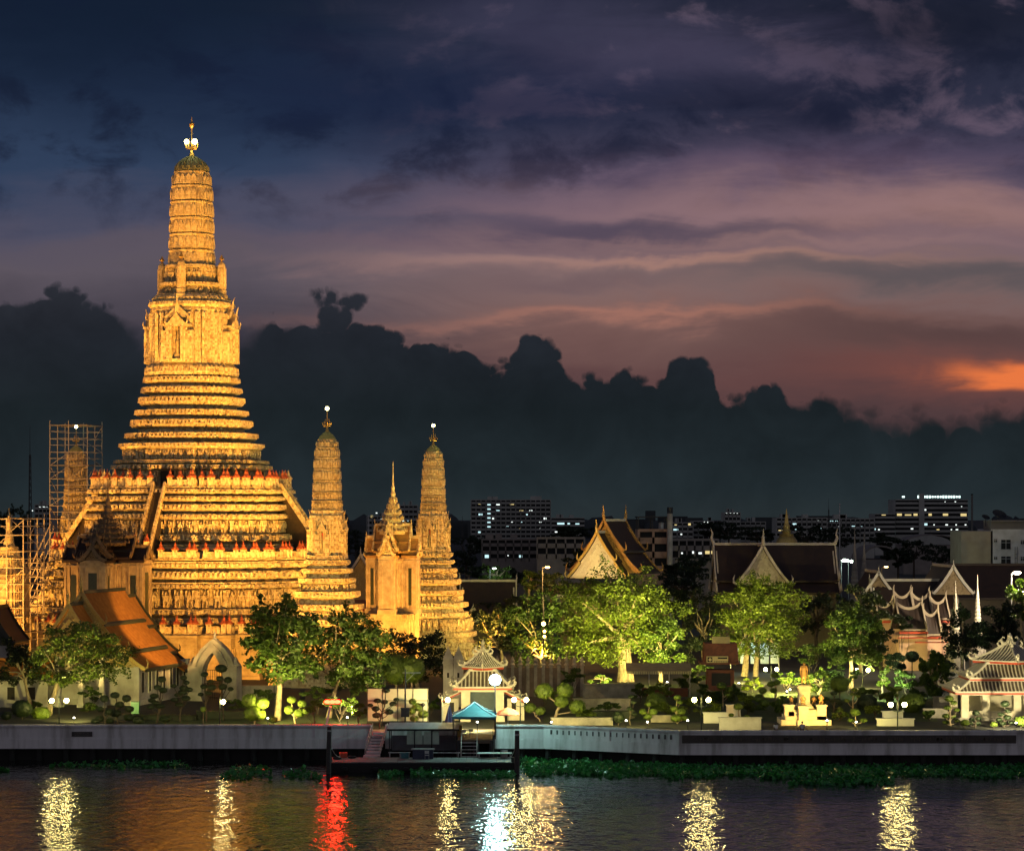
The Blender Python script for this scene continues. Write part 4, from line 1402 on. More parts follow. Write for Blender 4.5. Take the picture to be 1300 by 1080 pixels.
# ---------------------------------------------------------------- halls and roofs in the middle distance
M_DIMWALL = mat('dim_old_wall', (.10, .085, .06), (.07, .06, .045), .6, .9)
vh = thing('assembly_hall', 'dark steep-roofed temple hall with a gold lit gable behind the big garden tree', 'temple hall', (GX(767, 425), 425, GZ), R(-26))
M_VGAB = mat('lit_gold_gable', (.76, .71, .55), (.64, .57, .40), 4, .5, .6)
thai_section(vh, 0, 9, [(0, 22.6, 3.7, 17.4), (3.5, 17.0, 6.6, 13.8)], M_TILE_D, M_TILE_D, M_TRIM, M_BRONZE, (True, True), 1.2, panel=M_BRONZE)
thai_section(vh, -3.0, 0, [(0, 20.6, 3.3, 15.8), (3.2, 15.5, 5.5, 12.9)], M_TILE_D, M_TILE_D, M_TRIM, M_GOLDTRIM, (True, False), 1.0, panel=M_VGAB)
m = MB()
for sg in (-1, 1):
    m.slab((sg * 6.0, -5.5, 11.6), (sg * 8.4, -5.5, 9.9), (sg * 8.4, 9, 9.9), (sg * 6.0, 9, 11.6), .25)
m.slab((-6.2, -3, 12.0), (6.2, -3, 12.0), (8.2, -6.5, 9.9), (-8.2, -6.5, 9.9), .25)
m.build('skirt_roof', M_TILE_D, vh)
m = MB(); m.beam((-6.3, -3.1, 12.05), (-8.3, -6.6, 10.0), .3, .4); m.beam((6.3, -3.1, 12.05), (8.3, -6.6, 10.0), .3, .4); m.beam((-8.3, -6.6, 9.9), (8.3, -6.6, 9.9), .3, .4)
m.tube([(-8.2, -6.5, 10), (-8.7, -6.9, 10.6), (-8.8, -6.9, 11.8)], [.2, .18, .03], 6); m.tube([(8.2, -6.5, 10), (8.7, -6.9, 10.6), (8.8, -6.9, 11.8)], [.2, .18, .03], 6)
m.build('skirt_trim', M_TRIM, vh)
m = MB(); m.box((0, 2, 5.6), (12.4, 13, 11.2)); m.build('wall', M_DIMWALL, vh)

oh = thing('temple_hall', 'broad dark-roofed hall with pale front gable and pale ridge behind the bright tree', 'temple hall', (GX(983, 436), 436, GZ), R(90))
half = 10.6
thai_section(oh, -half, half, [(0, 18.4, 5.0, 12.2), (4.8, 11.8, 7.2, 10.2)], M_TILE_D, M_TILE_D, M_TRIM, M_TRIM, (True, True), 1.3, panel=M_WHITE2)
MM = Matrix.Rotation(R(-90), 4, 'Z') @ Matrix.Translation((-2.8, 0, 0))
thai_section(oh, -8.2, -.5, [(0, 18.3, 4.6, 11.6)], M_TILE_D, M_TILE_D, M_TRIM, M_TRIM, (True, False), 1.3, 'porch_roof', MM, panel=mat('pale_gable', (.40, .37, .28), (.30, .27, .20), 2, .7, .4))
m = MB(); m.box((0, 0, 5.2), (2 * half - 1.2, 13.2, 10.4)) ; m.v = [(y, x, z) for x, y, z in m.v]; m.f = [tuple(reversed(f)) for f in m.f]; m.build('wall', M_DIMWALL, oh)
windows_row(oh, Matrix.Rotation(R(180), 4, 'Z') @ Matrix.Identity(4), [4.0 + 1.5 * i for i in range(4)], 8.9, .7, 1.3, 6.62)

ch = thing('chedi', 'small gilded bell-shaped chedi peeping over the broad hall roof', 'chedi', (GX(998.5, 540), 540, GZ), 0)
MB().lathe([(3.4, 0), (3.4, 12), (3.6, 12.2), (3.3, 13), (3.5, 13.2), (3.1, 14.2)], 16).build('base', M_TRIM, ch)
MB().lathe([(3.1, 14.2), (3.2, 14.6), (2.8, 16.5), (2.2, 18.2), (1.5, 19.2)], 20).build('bell', M_GILT, ch, True)
MB().lathe([(1.5, 19.1), (1.6, 19.5), (.9, 19.7), (1.0, 20.2), (.7, 20.6), (.75, 21.2), (.5, 21.8), (.4, 22.6), (.05, 25)], 12).build('spire', M_GILT, ch)

rr_ = thing('service_hall', 'low dark-roofed hall with thin pale ridge lines right of the far corner prang', 'temple hall', (GX(617, 450), 450, GZ), R(90))
thai_section(rr_, -5.4, 4.6, [(0, 11.6, 4.6, 6.0)], M_TILE_D, M_TILE_D, M_TRIM, M_TRIM, (True, True), .7, panel=M_WHITE2)
for x in (-2.2, 5.6):
    MM = Matrix.Rotation(R(-90), 4, 'Z') @ Matrix.Translation((x, 0, 0))
    thai_section(rr_, -7.5, -4.2, [(0, 7.0, 2.0, 4.6)], M_TILE_D, M_TILE_D, M_TRIM, M_TRIM, (True, False), .4, 'dormer', MM, panel=M_TRIM)
m = MB(); m.box((0, 0, 2.9), (9, 9.4, 5.8)); m.build('wall', M_DIMWALL, rr_)

gh = thing('gabled_hall', 'small gabled hall with pale bargeboards between the shrine and the corner prang', 'temple hall', (GX(458, 440), 440, GZ), R(-8))
thai_section(gh, 0, 12, [(0, 16.4, 3.6, 11.6), (3.4, 11.2, 5.6, 8.6)], M_TILE_D, M_TILE_D, M_TRIM, M_TRIM, (True, True), .7, panel=M_GABLE)
m = MB(); m.box((0, 6, 4.3), (9.6, 12, 8.6)); m.build('wall', mat('brick_red_wall', (.26, .10, .06), (.18, .07, .045), 2, .8), gh)

dk = thing('monks_hall', 'wide dark-roofed hall with two pale gables behind the saddle-roofed house', 'temple hall', (GX(1158, 404), 404, GZ), R(90))
thai_section(dk, -6.8, 6.8, [(0, 12.9, 4.6, 8.4)], M_TILE_D, M_TILE_D, M_TRIM, M_TRIM, (True, True), .5, panel=M_WHITE2)
for x, hz, w in ((-5.6, 14.2, 2.6), (5.8, 15.2, 3.2)):
    MM = Matrix.Rotation(R(-90), 4, 'Z') @ Matrix.Translation((x, 0, 0))
    thai_section(dk, -5.2 if x > 0 else -1.0, 14, [(0, hz, w, hz - w * 1.35)], M_TILE_D, M_TILE_D, M_TRIM, M_TRIM, (True, False), .5, 'cross_roof', MM, panel=mat('ochre_gable', (.24, .18, .10), (.17, .125, .07), 2, .8, .3))
m = MB(); m.box((0, 0, 4.1), (8.6, 13, 8.2)); m.build('wall', M_DIMWALL, dk)
dk2 = thing('storage_hall', 'plain long dark roof behind the saddle-roofed house, next to the white block', 'temple hall', (GX(1232, 425), 425, GZ), R(90))
thai_section(dk2, -13.5, 6.5, [(0, 15.0, 6.2, 9.6)], M_TILE_D, M_TILE_D, M_TILE_D, M_TILE_D, (True, True), .3, panel=M_TILE_D)
m = MB(); m.box((0, -3, 4.7), (11, 19, 9.4)); m.build('wall', M_DIMWALL, dk2)

# ---- saddle-ridged house with pink walls
sh = thing('saddle_roof_house', 'pink-walled house with white upcurved saddle ridges and red eaves', 'house', (GX(1165, 380), 380, GZ), R(6))
M_PINK = mat('pink_plaster', (.56, .36, .26), (.48, .30, .21), .8, .8, .1)
def saddle(x0, x1, y0, yr, y1, ze, zr):
    """roof with the ridge along x, dipping in the middle and rising at its white ends"""
    r, t = MB(), MB()
    n = 6
    rid = [(x0 + (x1 - x0) * i / n, zr + ((2 * i / n - 1) ** 2) * .9) for i in range(n + 1)]
    for (xa, za), (xb, zb) in zip(rid, rid[1:]):
        r.slab((xa, y0, ze), (xb, y0, ze), (xb, yr, zb), (xa, yr, za), .16)
        r.slab((xa, yr, za), (xb, yr, zb), (xb, y1, ze), (xa, y1, ze), .16)
        t.beam((xa, yr, za + .2), (xb, yr, zb + .2), .22, .42)
    for x, z in (rid[0], rid[-1]):
        t.beam((x, y0, ze + .15), (x, yr, z + .2), .22, .3); t.beam((x, yr, z + .2), (x, y1, ze + .15), .22, .3)
        t.tube([(x, yr, z + .3), (x, yr - .1, z + .9), (x + .1, yr - .2, z + 1.3)], [.18, .12, .03], 6)
    t.beam((x0, y0 - .03, ze - .02), (x1, y0 - .03, ze - .02), .2, .22)
    o = r.build('roof', M_TILE_D, sh); t.build('saddle_ridge', mat('aged_cream_trim', (.36, .30, .22), (.26, .21, .15), 1, .8), o)
    m = MB(); m.beam((x0 - .2, y0 + .02, ze - .45), (x1 + .2, y0 + .02, ze - .45), .24, .3); m.build('eave_board', M_RED, o)
saddle(-3.7, .3, -4, -1.2, 2, 6.2, 9.1)
saddle(.6, 2.9, -3, -.9, 2.2, 5.4, 8.0)
saddle(-2.6, .1, 2.2, 4.6, 7, 8.0, 10.6)
saddle(.3, 3.0, 2.4, 4.6, 7, 8.0, 10.3)
saddle(3.1, 5.6, 1.8, 4.2, 6.4, 7.6, 9.7)
saddle(-5.6, -2.9, 2.0, 4.0, 6, 7.6, 9.2)
m = MB(); m.box((-1.7, -1, 2.7), (4.4, 5.6, 5.4)); m.box((1.75, -.4, 2.4), (2.4, 5, 4.8)); m.box((1.0, 4.6, 3.7), (9.5, 4.4, 7.4)); m.build('wall', M_PINK, sh)
m = MB()
for i, zz in enumerate((5.0, 4.3)):
    m.box((-1.2 + i * 2.2, -4.15 - i * .2, zz), (6.0 - i * 1.0, .6, .14))
m.build('awning', M_RED, sh)

# slender stone spires standing among the roofs
def stone_spire(px, ytop, y, hw, label):
    t = thing('stone_spire', label, 'spire', (GX(px, y), y, GZ), 0, 'slender stone spires among the dark roofs')
    h = CAMZ - (ytop - HY) * y / F - GZ
    MB().lathe([(hw * 1.6, 0), (hw * 1.6, h * .3), (hw * 1.3, h * .32)], 10).build('base', M_STONE, t)
    pr = [(hw * 1.2, h * .3)]
    k = 14
    for i in range(k):
        r_ = hw * (1 - i / k) + .06
        z = h * (.34 + .56 * i / k)
        pr += [(r_, z), (r_ * .78, z + h * .025)]
    pr.append((.03, h))
    MB().lathe(pr, 10).build('rings', M_STONE, t)
stone_spire(1085, 668, 480, 1.0, 'slender pale spire rising just right of the broad hall roof, taller one')
stone_spire(1097, 676, 470, 1.1, 'slender pale spire second from the broad hall roof')
stone_spire(1213, 737, 374, .9, 'grey spire standing in front of the right pale gable')
stone_spire(1241, 729, 376, .8, 'ringed pale spire between the right pale gable and the street lamp')


# ---------------------------------------------------------------- city blocks
M_FARW = mat('far_concrete', (.38, .385, .36), (.30, .305, .285), .1, .9)
M_FARD = mat('far_dark_strip', (.014, .016, .018), (.010, .011, .012), .1, .9)
M_MIDW = mat('mid_grey_facade', (.24, .21, .19), (.18, .16, .145), .3, .85)
M_SALMON = mat('salmon_facade', (.55, .36, .24), (.46, .29, .19), .4, .8, c3=(.24, .16, .10))
M_WHBLK = mat('white_painted_block', (.72, .71, .70), (.60, .59, .57), .4, .8, c3=(.46, .44, .41))
LITS = [glow_mat('lit_window_cool', (.62, .95, 1.0), 1.1), glow_mat('lit_window_warm', (1.0, .78, .32), .85), glow_mat('lit_window_white', (.9, 1.0, .95), 1.5)]


def block(name, label, px0, px1, ytop, y, depth, wallm, floors, pitch, lit=(), zc=0.0, group=None, bays=0, vert=False, roofbits=True, seed=1):
    """building with recessed dark window strips (or separate bays) and lit panes at (px, py, w, h, tone)"""
    s = y / F
    x0, x1 = GX(px0, y), GX(px1, y)
    zt = CAMZ - (ytop - HY) * s - GZ
    cx = (x0 + x1) / 2
    t = thing(name, label, 'building', (cx, y, GZ), 0, group)
    W_ = x1 - x0
    fh = pitch * s
    b = MB()
    b.box((0, depth / 2 + .6, zt / 2), (W_ - .01, depth - 1.2, zt))
    n = floors
    wins = MB()
    for i in range(n):                     # projecting slab and parapet of each floor, dark gap above
        z = zt - fh * (i + 1)
        b.box((0, .3, z + fh * .22), (W_, .6, fh * .44))
    if bays:
        for j in range(bays + 1):
            b.box((-W_ / 2 + W_ * j / bays, .25, zt - fh * n / 2), (max(.35, W_ / bays * .16), .5, fh * n))
    b.box((0, .3, zt - fh * .06), (W_, .62, fh * .2))
    b.box((0, .3, (zt - fh * n) / 2), (W_, .6, zt - fh * n))
    b.build('wall', wallm, t)
    m = MB()
    for i in range(n):
        z = zt - fh * (i + 1)
        m.box((0, .585, z + fh * .7), (W_ - .1, .03, fh * .56))
    m.build('window_strips', M_FARD, t)
    if roofbits:
        rr = random.Random(seed)
        m = MB()
        for k in range(3):
            m.box((rr.uniform(-.38, .38) * W_, depth * .4, zt + fh * .35), (W_ * rr.uniform(.06, .16), depth * .3, fh * rr.uniform(.5, 1.0)))
        m.build('roof_housing', wallm, t)
    for (px, py, w, h, tone) in lit:
        MB().box((0, 0, 0), (w * s, .12, h * s)).build('lit_window', LITS[tone], t, loc=(GX(px, y) - cx, .5, CAMZ - (py - HY) * s - GZ))
    return t


r3 = random.Random(12)
def scatter_lit(px0, px1, rows, n, tones=(0, 0, 2, 1), w=(1.2, 3.2), h=(1.4, 2.4)):
    return [(r3.uniform(px0, px1), r3.choice(rows), r3.uniform(*w), r3.uniform(*h), r3.choice(tones)) for _ in range(n)]


hot = [(621, 640 + 5.6 * k, 4.6, 2.6, 0) for k in (0, 1, 2, 3, 4, 5)] + [(610, 653, 5, 2.6, 0), (609, 639, 3.6, 2, 1), (632, 640, 5, 2.2, 2), (650, 639.5, 5, 2.2, 1), (662, 649, 5, 2.8, 1), (674, 648.5, 4, 2.2, 2), (632, 648.5, 4.5, 2.6, 0), (609, 675.5, 4, 2.4, 0), (644, 667, 4, 2, 0), (692, 658, 3.5, 2.4, 2), (686, 644, 2.6, 2, 2), (669, 653, 2, 1.8, 0), (626, 658, 2.2, 2, 2), (650, 662, 1.8, 1.8, 2), (686, 662, 3, 2, 2), (686, 671.5, 2, 2, 2), (662, 662, 2, 2, 0), (660, 671.5, 1.8, 2, 1)]
block('hotel_block', 'ten-storey dark hotel block with scattered lit windows in the far city', 598, 699, 634, 1700, 30, M_FARW, 9, 5.6, hot, bays=16, seed=4)
block('office_block', 'low far office block with a lit top floor, right of the hotel block', 700, 742, 657, 1650, 30, M_FARW, 4, 5.5, [(712, 664.5, 9, 2.4, 0), (722, 664.5, 3, 2, 0), (733, 665, 5, 2, 0), (706, 675, 3, 1.5, 2)])
hosp = [(1122, 653, 5, 2.2, 1), (1142, 653, 6, 3, 1), (1153, 653.5, 8, 1.6, 1), (1162.5, 653, 5, 3, 1), (1181, 653, 4, 3, 1), (1200.5, 653, 6.5, 3, 1), (1223.5, 653.5, 7.5, 3.6, 1), (1169, 650.5, 1.6, 5, 2), (1169, 656.5, 1.6, 4, 2), (1169, 668, 1.6, 5, 2), (1175, 665.5, 5, 3, 0), (1175, 647, 2, 2, 2), (1133, 674, 5, 2.2, 0), (1158, 671, 3, 1.6, 2), (1200, 637, 1.2, 1.2, 2), (1213, 637, 1.6, 1.6, 2), (1221, 643, 1.2, 1.4, 2), (1202, 666, 3, 1.6, 2), (1214, 666, 1.6, 1.6, 2), (1191, 672, 3.4, 1.2, 1), (1215, 672, 3, 1.4, 2), (1208, 672, 1.5, 1.4, 2), (1226, 666, 2, 1.4, 2), (1186, 666, 1.4, 1.4, 2)]
hb = block('hospital_block', 'broad far block with a row of glowing sign letters along its roof', 1137, 1229, 634, 1500, 30, M_FARW, 8, 5.9, hosp[1:], roofbits=False)
m = MB()
s_ = 1500 / F
for k in range(14):                         # the far lit roof sign, too small to read: a run of glowing strokes
    pxk = 1174 + k * 3.4
    m.box((GX(pxk, 1500) - hb.location.x, .4, CAMZ - (630.5 - HY) * s_ - GZ), (1.1, .3, r3.uniform(1.0, 1.7)))
m.box((GX(1147, 1500) - hb.location.x, .4, CAMZ - (630.5 - HY) * s_ - GZ), (1.6, .3, 1.0)); m.box((GX(1166, 1500) - hb.location.x, .4, CAMZ - (630.5 - HY) * s_ - GZ), (1.0, .3, 1.6))
m.build('roof_sign', glow_mat('roof_sign_glow', (.75, 1.0, .95), 2.2), hb)
m = MB(); m.box((GX(1170, 1500) - hb.location.x, .2, 18), (3.2, 1.6, 38)); m.build('stair_tower', M_FARW, hb)
block('hospital_wing', 'lower left wing joined to the far block with the glowing roof sign', 1111, 1136.5, 652, 1490, 26, M_FARW, 5, 5.9, hosp[:1] + [(1116, 672, 2, 1.6, 2)], roofbits=False)
ck = thing('chimney', 'thin pale chimney just right of the block with the roof sign', 'chimney', (GX(1234, 1480), 1480, GZ))
MB().lathe([(.7, 0), (.6, 36)], 8).build('shaft', mat('far_pale', (.16, .16, .15), (.12, .12, .11), .2, .9), ck); MB().lathe([(.75, 36), (.75, 36.6)], 8).build('rim', M_FARD, ck)
for args in (('flats', 'far pale flats with a few lit windows left of the tank tower', 853, 880, 663, 1400, [(858, 667, 3, 3, 1), (858, 672.5, 6, 3, 0), (875, 665.5, 4, 3.4, 1), (865, 678, 2, 1.6, 2)]),
             ('flats', 'dark flats with a bright green-white pane, behind the tree line left of the crenellated tower', 880, 906, 661, 1420, [(892, 665.5, 3, 2.4, 0), (894, 661.8, 2, 1.6, 2), (893, 674, 3, 2, 0), (899, 662.3, 2, 2, 2)]),
             ('stair_tower_block', 'narrow dark tower with a crenellated top in the far skyline', 920, 940, 650, 1380, [(922.5, 650.6, 1.6, 1.6, 2), (927.5, 650.6, 1.6, 1.6, 2), (932, 650.6, 1.6, 1.6, 2), (936, 650.8, 1.4, 1.6, 2)]),
             ('flats', 'low flats right of the crenellated tower', 940, 972, 662, 1390, [(963, 672.5, 4, 2, 0), (945, 680, 2, 2, 1)]),
             ('flats', 'long flats with bright panes behind the gilded chedi', 986, 1050, 657, 1300, [(991, 674, 5, 3, 1), (1009, 665, 5, 2, 0), (1011, 672, 3, 2, 0), (1028, 669, 2, 2, 2), (1039, 662, 2, 3, 2), (1040, 669, 6, 3.6, 0), (1047, 669, 3, 2, 0)]),
             ('flats', 'grey flats with lit panes left of the roof-sign block', 1050, 1110, 658, 1310, [(1056, 662.5, 4, 3.6, 0), (1062, 662, 3, 2.4, 0), (1083.5, 669, 4, 3.6, 0), (1094, 669, 2, 2.4, 0), (1065, 669, 2, 2, 2), (1111, 671.5, 2, 2, 0)]),
             ('tower_block', 'narrow dark tower left of the far corner prang', 508, 530, 641, 2100, [(512, 661, 3, 1.4, 0), (518, 661, 2, 1.4, 0)]),
             ('flats', 'low dark flats with a glowing yellow lamp left of the golden shrine spire', 466, 506, 655, 1800, [(472, 655.5, 3, 2.6, 1), (478, 651, 2, 1.4, 2), (484, 659, 2, 1.4, 2), (489, 661, 1.6, 1.4, 1)]),
             ('flats', 'far building with three bright windows seen between the left scaffolds', 44, 64, 640, 1500, [(50, 644, 3, 2, 2), (55, 644, 3.4, 2.4, 2), (59, 644, 2, 2, 2), (41, 648, 1.4, 1.4, 2)])):
    n_, lb, a, b_, yt, yd, lt = args
    block(n_, lb, a, b_, yt, yd, 24, M_FARW, 5, 6.5, lt, group='far city blocks with lit windows', bays=max(4, int((b_ - a) / 6)), seed=int(a))

block('school_block', 'long low beige building with a dark roof behind the street lamp trees', 612, 682, 684, 680, 14, M_MIDW, 3, 9.5, [(618, 706, 5, 4, 0), (616, 701, 1.4, 1.4, 2), (661, 706, 4, 3, 0), (645, 705, 1.4, 1.4, 2)], bays=7, seed=3)
block('school_block', 'wide beige building with a deep plain top band left of the gold lit gable', 682, 742, 682, 660, 14, mat('beige_facade', (.40, .35, .27), (.31, .27, .20), .3, .85), 2, 13.5, [], bays=5, roofbits=False, seed=6)
block('apartment_block', 'salmon apartment block with open rooftop frame beside the steep dark roof', 811, 848, 672, 560, 16, M_SALMON, 3, 18, [(829, 682.5, 1.8, 1.8, 2)], bays=2, roofbits=False)
rf = thing('roof_frame', 'dark open steel frame standing on the salmon apartment block', 'roof frame', (GX(829, 560), 562, CAMZ - (672 - HY) * 560 / F), 0)
m = MB()
for x in (-3.2, 0, 3.2):
    for y in (0, 8):
        m.box((x, y, 1.35), (.22, .22, 2.7))
m.build('posts', M_DKSTEEL, rf); m = MB(); m.box((0, 4, 2.82), (7.2, 9, .3)); m.build('roof_sheet', M_DKSTEEL, rf)
m = MB(); m.lathe([(.6, 0), (.62, 1.5), (.4, 1.7)], 12, (2.2, 4, 0)); m.build('water_tank', M_STEEL, rf)
cp = thing('chimney_post', 'pale tall post beside the salmon block', 'post', (GX(850.5, 558), 558, GZ)); MB().lathe([(.62, 0), (.6, 24)], 10).build('shaft', M_WHITE2, cp); MB().lathe([(.66, 24), (.66, 25.4)], 10).build('cap', M_DKSTEEL, cp)
block('long_block', 'long grey low block with white lit ground floor behind the broad hall', 852, 912, 684, 600, 14, mat('grey_facade', (.32, .29, .25), (.25, .23, .20), .3, .85), 2, 15, [(900, 699.5, 9, 7, 1), (881, 701, 4, 3, 2), (890, 702, 6, 2.4, 2), (879, 717, 8, 7, 2), (866, 702, 2, 2, 2)], bays=6, roofbits=False)
wb = block('white_block', 'white painted four-storey block with dark windows at the right edge', 1258, 1345, 672, 520, 15, M_WHBLK, 0, 10, [], roofbits=False)
s_ = 520 / F
m = MB(); m.box((GX(1238, 522) - wb.location.x, 6.5, (CAMZ - (674 - HY) * s_ - GZ) / 2), (40 * s_, 13, CAMZ - (674 - HY) * s_ - GZ)); m.build('side_wing', mat('tan_lit_block', (.42, .36, .26), (.34, .28, .20), .4, .8), wb)  # tan light on the side face is put into its colour
def wwin(px, py, w, h):
    o = MB().box((0, 0, 0), (w * s_, .12, h * s_)).build('window', M_FARD, wb, loc=(GX(px, 520) - wb.location.x, -.02, CAMZ - (py - HY) * s_ - GZ))
    m = MB(); m.box((0, -.08, -h * s_ / 2 - .06), (w * s_ + .3, .2, .12)); m.box((0, -.05, 0), (.08, .1, h * s_)); m.box((0, -.05, h * s_ * .2), (w * s_, .1, .07)); m.build('frame', M_WHBLK, o)
for px, py, w, h in ((1277, 691, 12, 12), (1264, 686, 3.5, 4), (1298, 688, 4, 5), (1277, 711, 12, 10), (1264, 708, 4, 3.6), (1298, 709, 4, 5), (1277, 730, 12, 8), (1264, 729, 4, 4), (1312, 691, 12, 12), (1312, 711, 12, 10)):
    wwin(px, py, w, h)
m = MB(); m.box((0, 4, CAMZ - (667 - HY) * s_ - GZ), (14.4, 8, 2.0)); m.box((0, 3.5, CAMZ - (661 - HY) * s_ - GZ), (14.6, 9.4, .3)); m.build('rooftop_shed', M_MIDW, wb)
m = MB()
for k in range(16):
    m.box((GX(1290, 520) - wb.location.x, -.12, 2 + k * .9), (.5, .06, .06))
m.beam((GX(1288.5, 520) - wb.location.x, -.12, 1), (GX(1288.5, 520) - wb.location.x, -.12, 17), .07); m.beam((GX(1291.5, 520) - wb.location.x, -.12, 1), (GX(1291.5, 520) - wb.location.x, -.12, 17), .07)
m.build('wall_ladder', M_DKSTEEL, wb)
for px, lb in ((1251, 'dark satellite dish on the white block, left one'), (1268, 'bigger dark satellite dish on the white block')):
    t = thing('satellite_dish', lb, 'satellite dish', (GX(px, 524), 524, CAMZ - (661 - HY) * s_), .4, 'satellite dishes on the white block')
    r_ = .9 if px < 1260 else 1.6
    MB().tube([(0, 0, -1.2), (0, 0, r_ * .6)], .07, 6).build('mast', M_DKSTEEL, t)
    d_ = MB().lathe([(.05, 0), (r_ * .6, .12 * r_), (r_, .35 * r_), (r_ * .98, .40 * r_), (r_ * .55, .18 * r_), (.04, .06)], 14).build('dish', M_DKSTEEL, t, loc=(0, 0, r_ * .6)); d_.rotation_euler = (R(35), 0, 0)
# low curved-roof sheds
def arc_shed(label, px0, px1, ytop, ybot, y):
    s = y / F
    t = thing('shed', label, 'shed', (GX((px0 + px1) / 2, y), y, GZ), 0, 'low curved-roof sheds')
    w = (px1 - px0) * s / 2
    zt, zb = CAMZ - (ytop - HY) * s - GZ, CAMZ - (ybot - HY) * s - GZ
    pts = [(w * math.cos(math.pi * k / 10), zb + (zt - zb) * math.sin(math.pi * k / 10)) for k in range(11)]
    m = MB()
    for (xa, za), (xb, zb2) in zip(pts, pts[1:]):
        m.slab((xa, 0, za), (xb, 0, zb2), (xb, 20, zb2), (xa, 20, za), .4)
    m.build('roof', M_MIDW, t)
    m = MB(); m.box((0, 10, zb / 2), (2 * w * .97, 19, zb)); m.build('wall', M_MIDW, t)
arc_shed('pale curved roof shed left of the dark far trees', 1094, 1142, 692, 710, 640)
arc_shed('low wide grey curved roof below the roof-sign block', 1146, 1222, 678, 692, 1000)

# ---- masts
def mast(label, px, ytop, y, w=.8):
    h = CAMZ - (ytop - HY) * y / F - GZ
    t = thing('radio_mast', label, 'mast', (GX(px, y), y, GZ), 0, 'radio masts on the skyline')
    m = MB()
    for k in range(3):
        a = k * 2.094
        m.beam((w * math.cos(a), w * math.sin(a), 0), (w * .3 * math.cos(a), w * .3 * math.sin(a), h * .82), .22)
    m.build('legs', M_DKSTEEL, t)
    m = MB()
    n = int(h / 2.6)
    for i in range(n):
        z = h * .82 * i / n; f = 1 - .7 * i / n; z2 = h * .82 * (i + 1) / n; f2 = 1 - .7 * (i + 1) / n
        for k in range(3):
            a, b = k * 2.094, (k + 1) * 2.094
            m.beam((w * f * math.cos(a), w * f * math.sin(a), z), (w * f2 * math.cos(b), w * f2 * math.sin(b), z2), .12)
    m.build('lattice', M_DKSTEEL, t)
    MB().lathe([(.12, h * .8), (.05, h)], 6).build('aerial', M_DKSTEEL, t)
mast('tall thin dark mast at the far left', 38, 540, 800, .9)
mast('thin dark mast right of the broad hall', 1052, 632, 1250, .7)
mast('thin dark mast right of the far corner prang', 587, 655, 900, .5)
for px, yt, lb in ((468, 655, 'pale flagpole left of the golden shrine'), (1066, 640, 'thin pole above the broad hall roof end')):
    h = CAMZ - (yt - HY) * 620 / F - GZ
    t = thing('flagpole', lb, 'pole', (GX(px, 620), 620, GZ), 0, 'tall poles on the skyline'); MB().lathe([(.2, 0), (.12, h)], 8).build('pole', M_STEEL, t); MB().ico((0, 0, h), .3, 1).build('ball', M_STEEL, t)

# uneven far belt of roofs and trees along the horizon: one mass, too far to count
m = MB()
rb_ = random.Random(21)
x = -1500
while x < 1500:
    w = rb_.uniform(8, 40); h_ = rb_.uniform(14, 25)
    if rb_.random() < .12: h_ += rb_.uniform(4, 12)
    if rb_.random() < .5: m.box((x, 2600 + rb_.uniform(-80, 80), h_ / 2), (w, 20, h_))
    else: m.ico((x, 2600 + rb_.uniform(-80, 80), h_ * .3), 1, 2, (w * .6, 14, h_ * .7), .3, rb_.random() * 9)
    x += w * .62
o = m.build('far_city_belt', mat('far_belt', (.05, .06, .065), (.035, .042, .046), .02, .9), None, loc=(0, 0, GZ)); tag(o, 'dark low belt of far roofs and trees along the horizon', 'city belt', kind='stuff')
# ---------------------------------------------------------------- lamps
GLOBE = (1.0, .78, .26)
M_GLOBE = glow_mat('lamp_globe_glow', GLOBE, 130)
M_POSTG = mat('green_cast_iron', (.05, .07, .05), (.035, .05, .035), 3, .5, metal=.2)
M_POSTC = mat('cream_cast_iron', (.50, .46, .34), (.42, .38, .28), 3, .5)
def lamp_post(px, pyg, y, label, d=.75, arms=2, pm=None, lit=(True, True), gr=.25):
    """post with globes at photo height pyg; d = half spread"""
    zt = CAMZ - (pyg - HY) * y / F - GZ
    t = thing('lamp_post', label, 'lamp post', (GX(px, y), y, GZ), 0, 'garden globe lamp posts')
    pm = pm or M_POSTG
    m = MB()
    m.lathe([(.20, 0), (.22, .12), (.13, .25), (.11, .5), (.075, .8), (.06, zt - .35), (.10, zt - .3), (.06, zt - .2), (.05, zt + .25), (.12, zt + .3), (.02, zt + .55)], 8)
    m.build('post', pm, t)
    a = MB()
    sides = (-1, 1) if arms == 2 else (1,)
    for sg in sides:
        a.tube([(0, 0, zt - .75), (sg * d * .5, 0, zt - .68), (sg * d * .9, 0, zt - .52), (sg * d, 0, zt - .3)], [.045, .045, .045, .07], 6)
        a.lathe([(.10, zt - .36), (.14, zt - .3), (.10, zt - .24)], 8, (sg * d, 0, 0))
    a.build('arm', pm, t)
    for sg in sides:
        ld = bpy.data.lights.new('garden_fill_beam', 'SPOT'); ld.energy = 4200 / len(sides); ld.color = (1.0, .83, .28); ld.shadow_soft_size = .25; ld.spot_size = R(168); ld.spot_blend = .5  # extra beam added to brighten the garden, turned away from the river
        lo = bpy.data.objects.new('garden_fill_beam', ld); ROOT.objects.link(lo); lo.parent = t; lo.location = (sg * d, .3, zt + .1); lo.rotation_euler = (R(72), 0, 0)
    for sg, on in zip(sides, lit):
        g = MB().ico((0, 0, 0), gr, 2).build('globe', M_GLOBE if on else M_WHITE, t, True, loc=(sg * d, 0, zt))
    return t


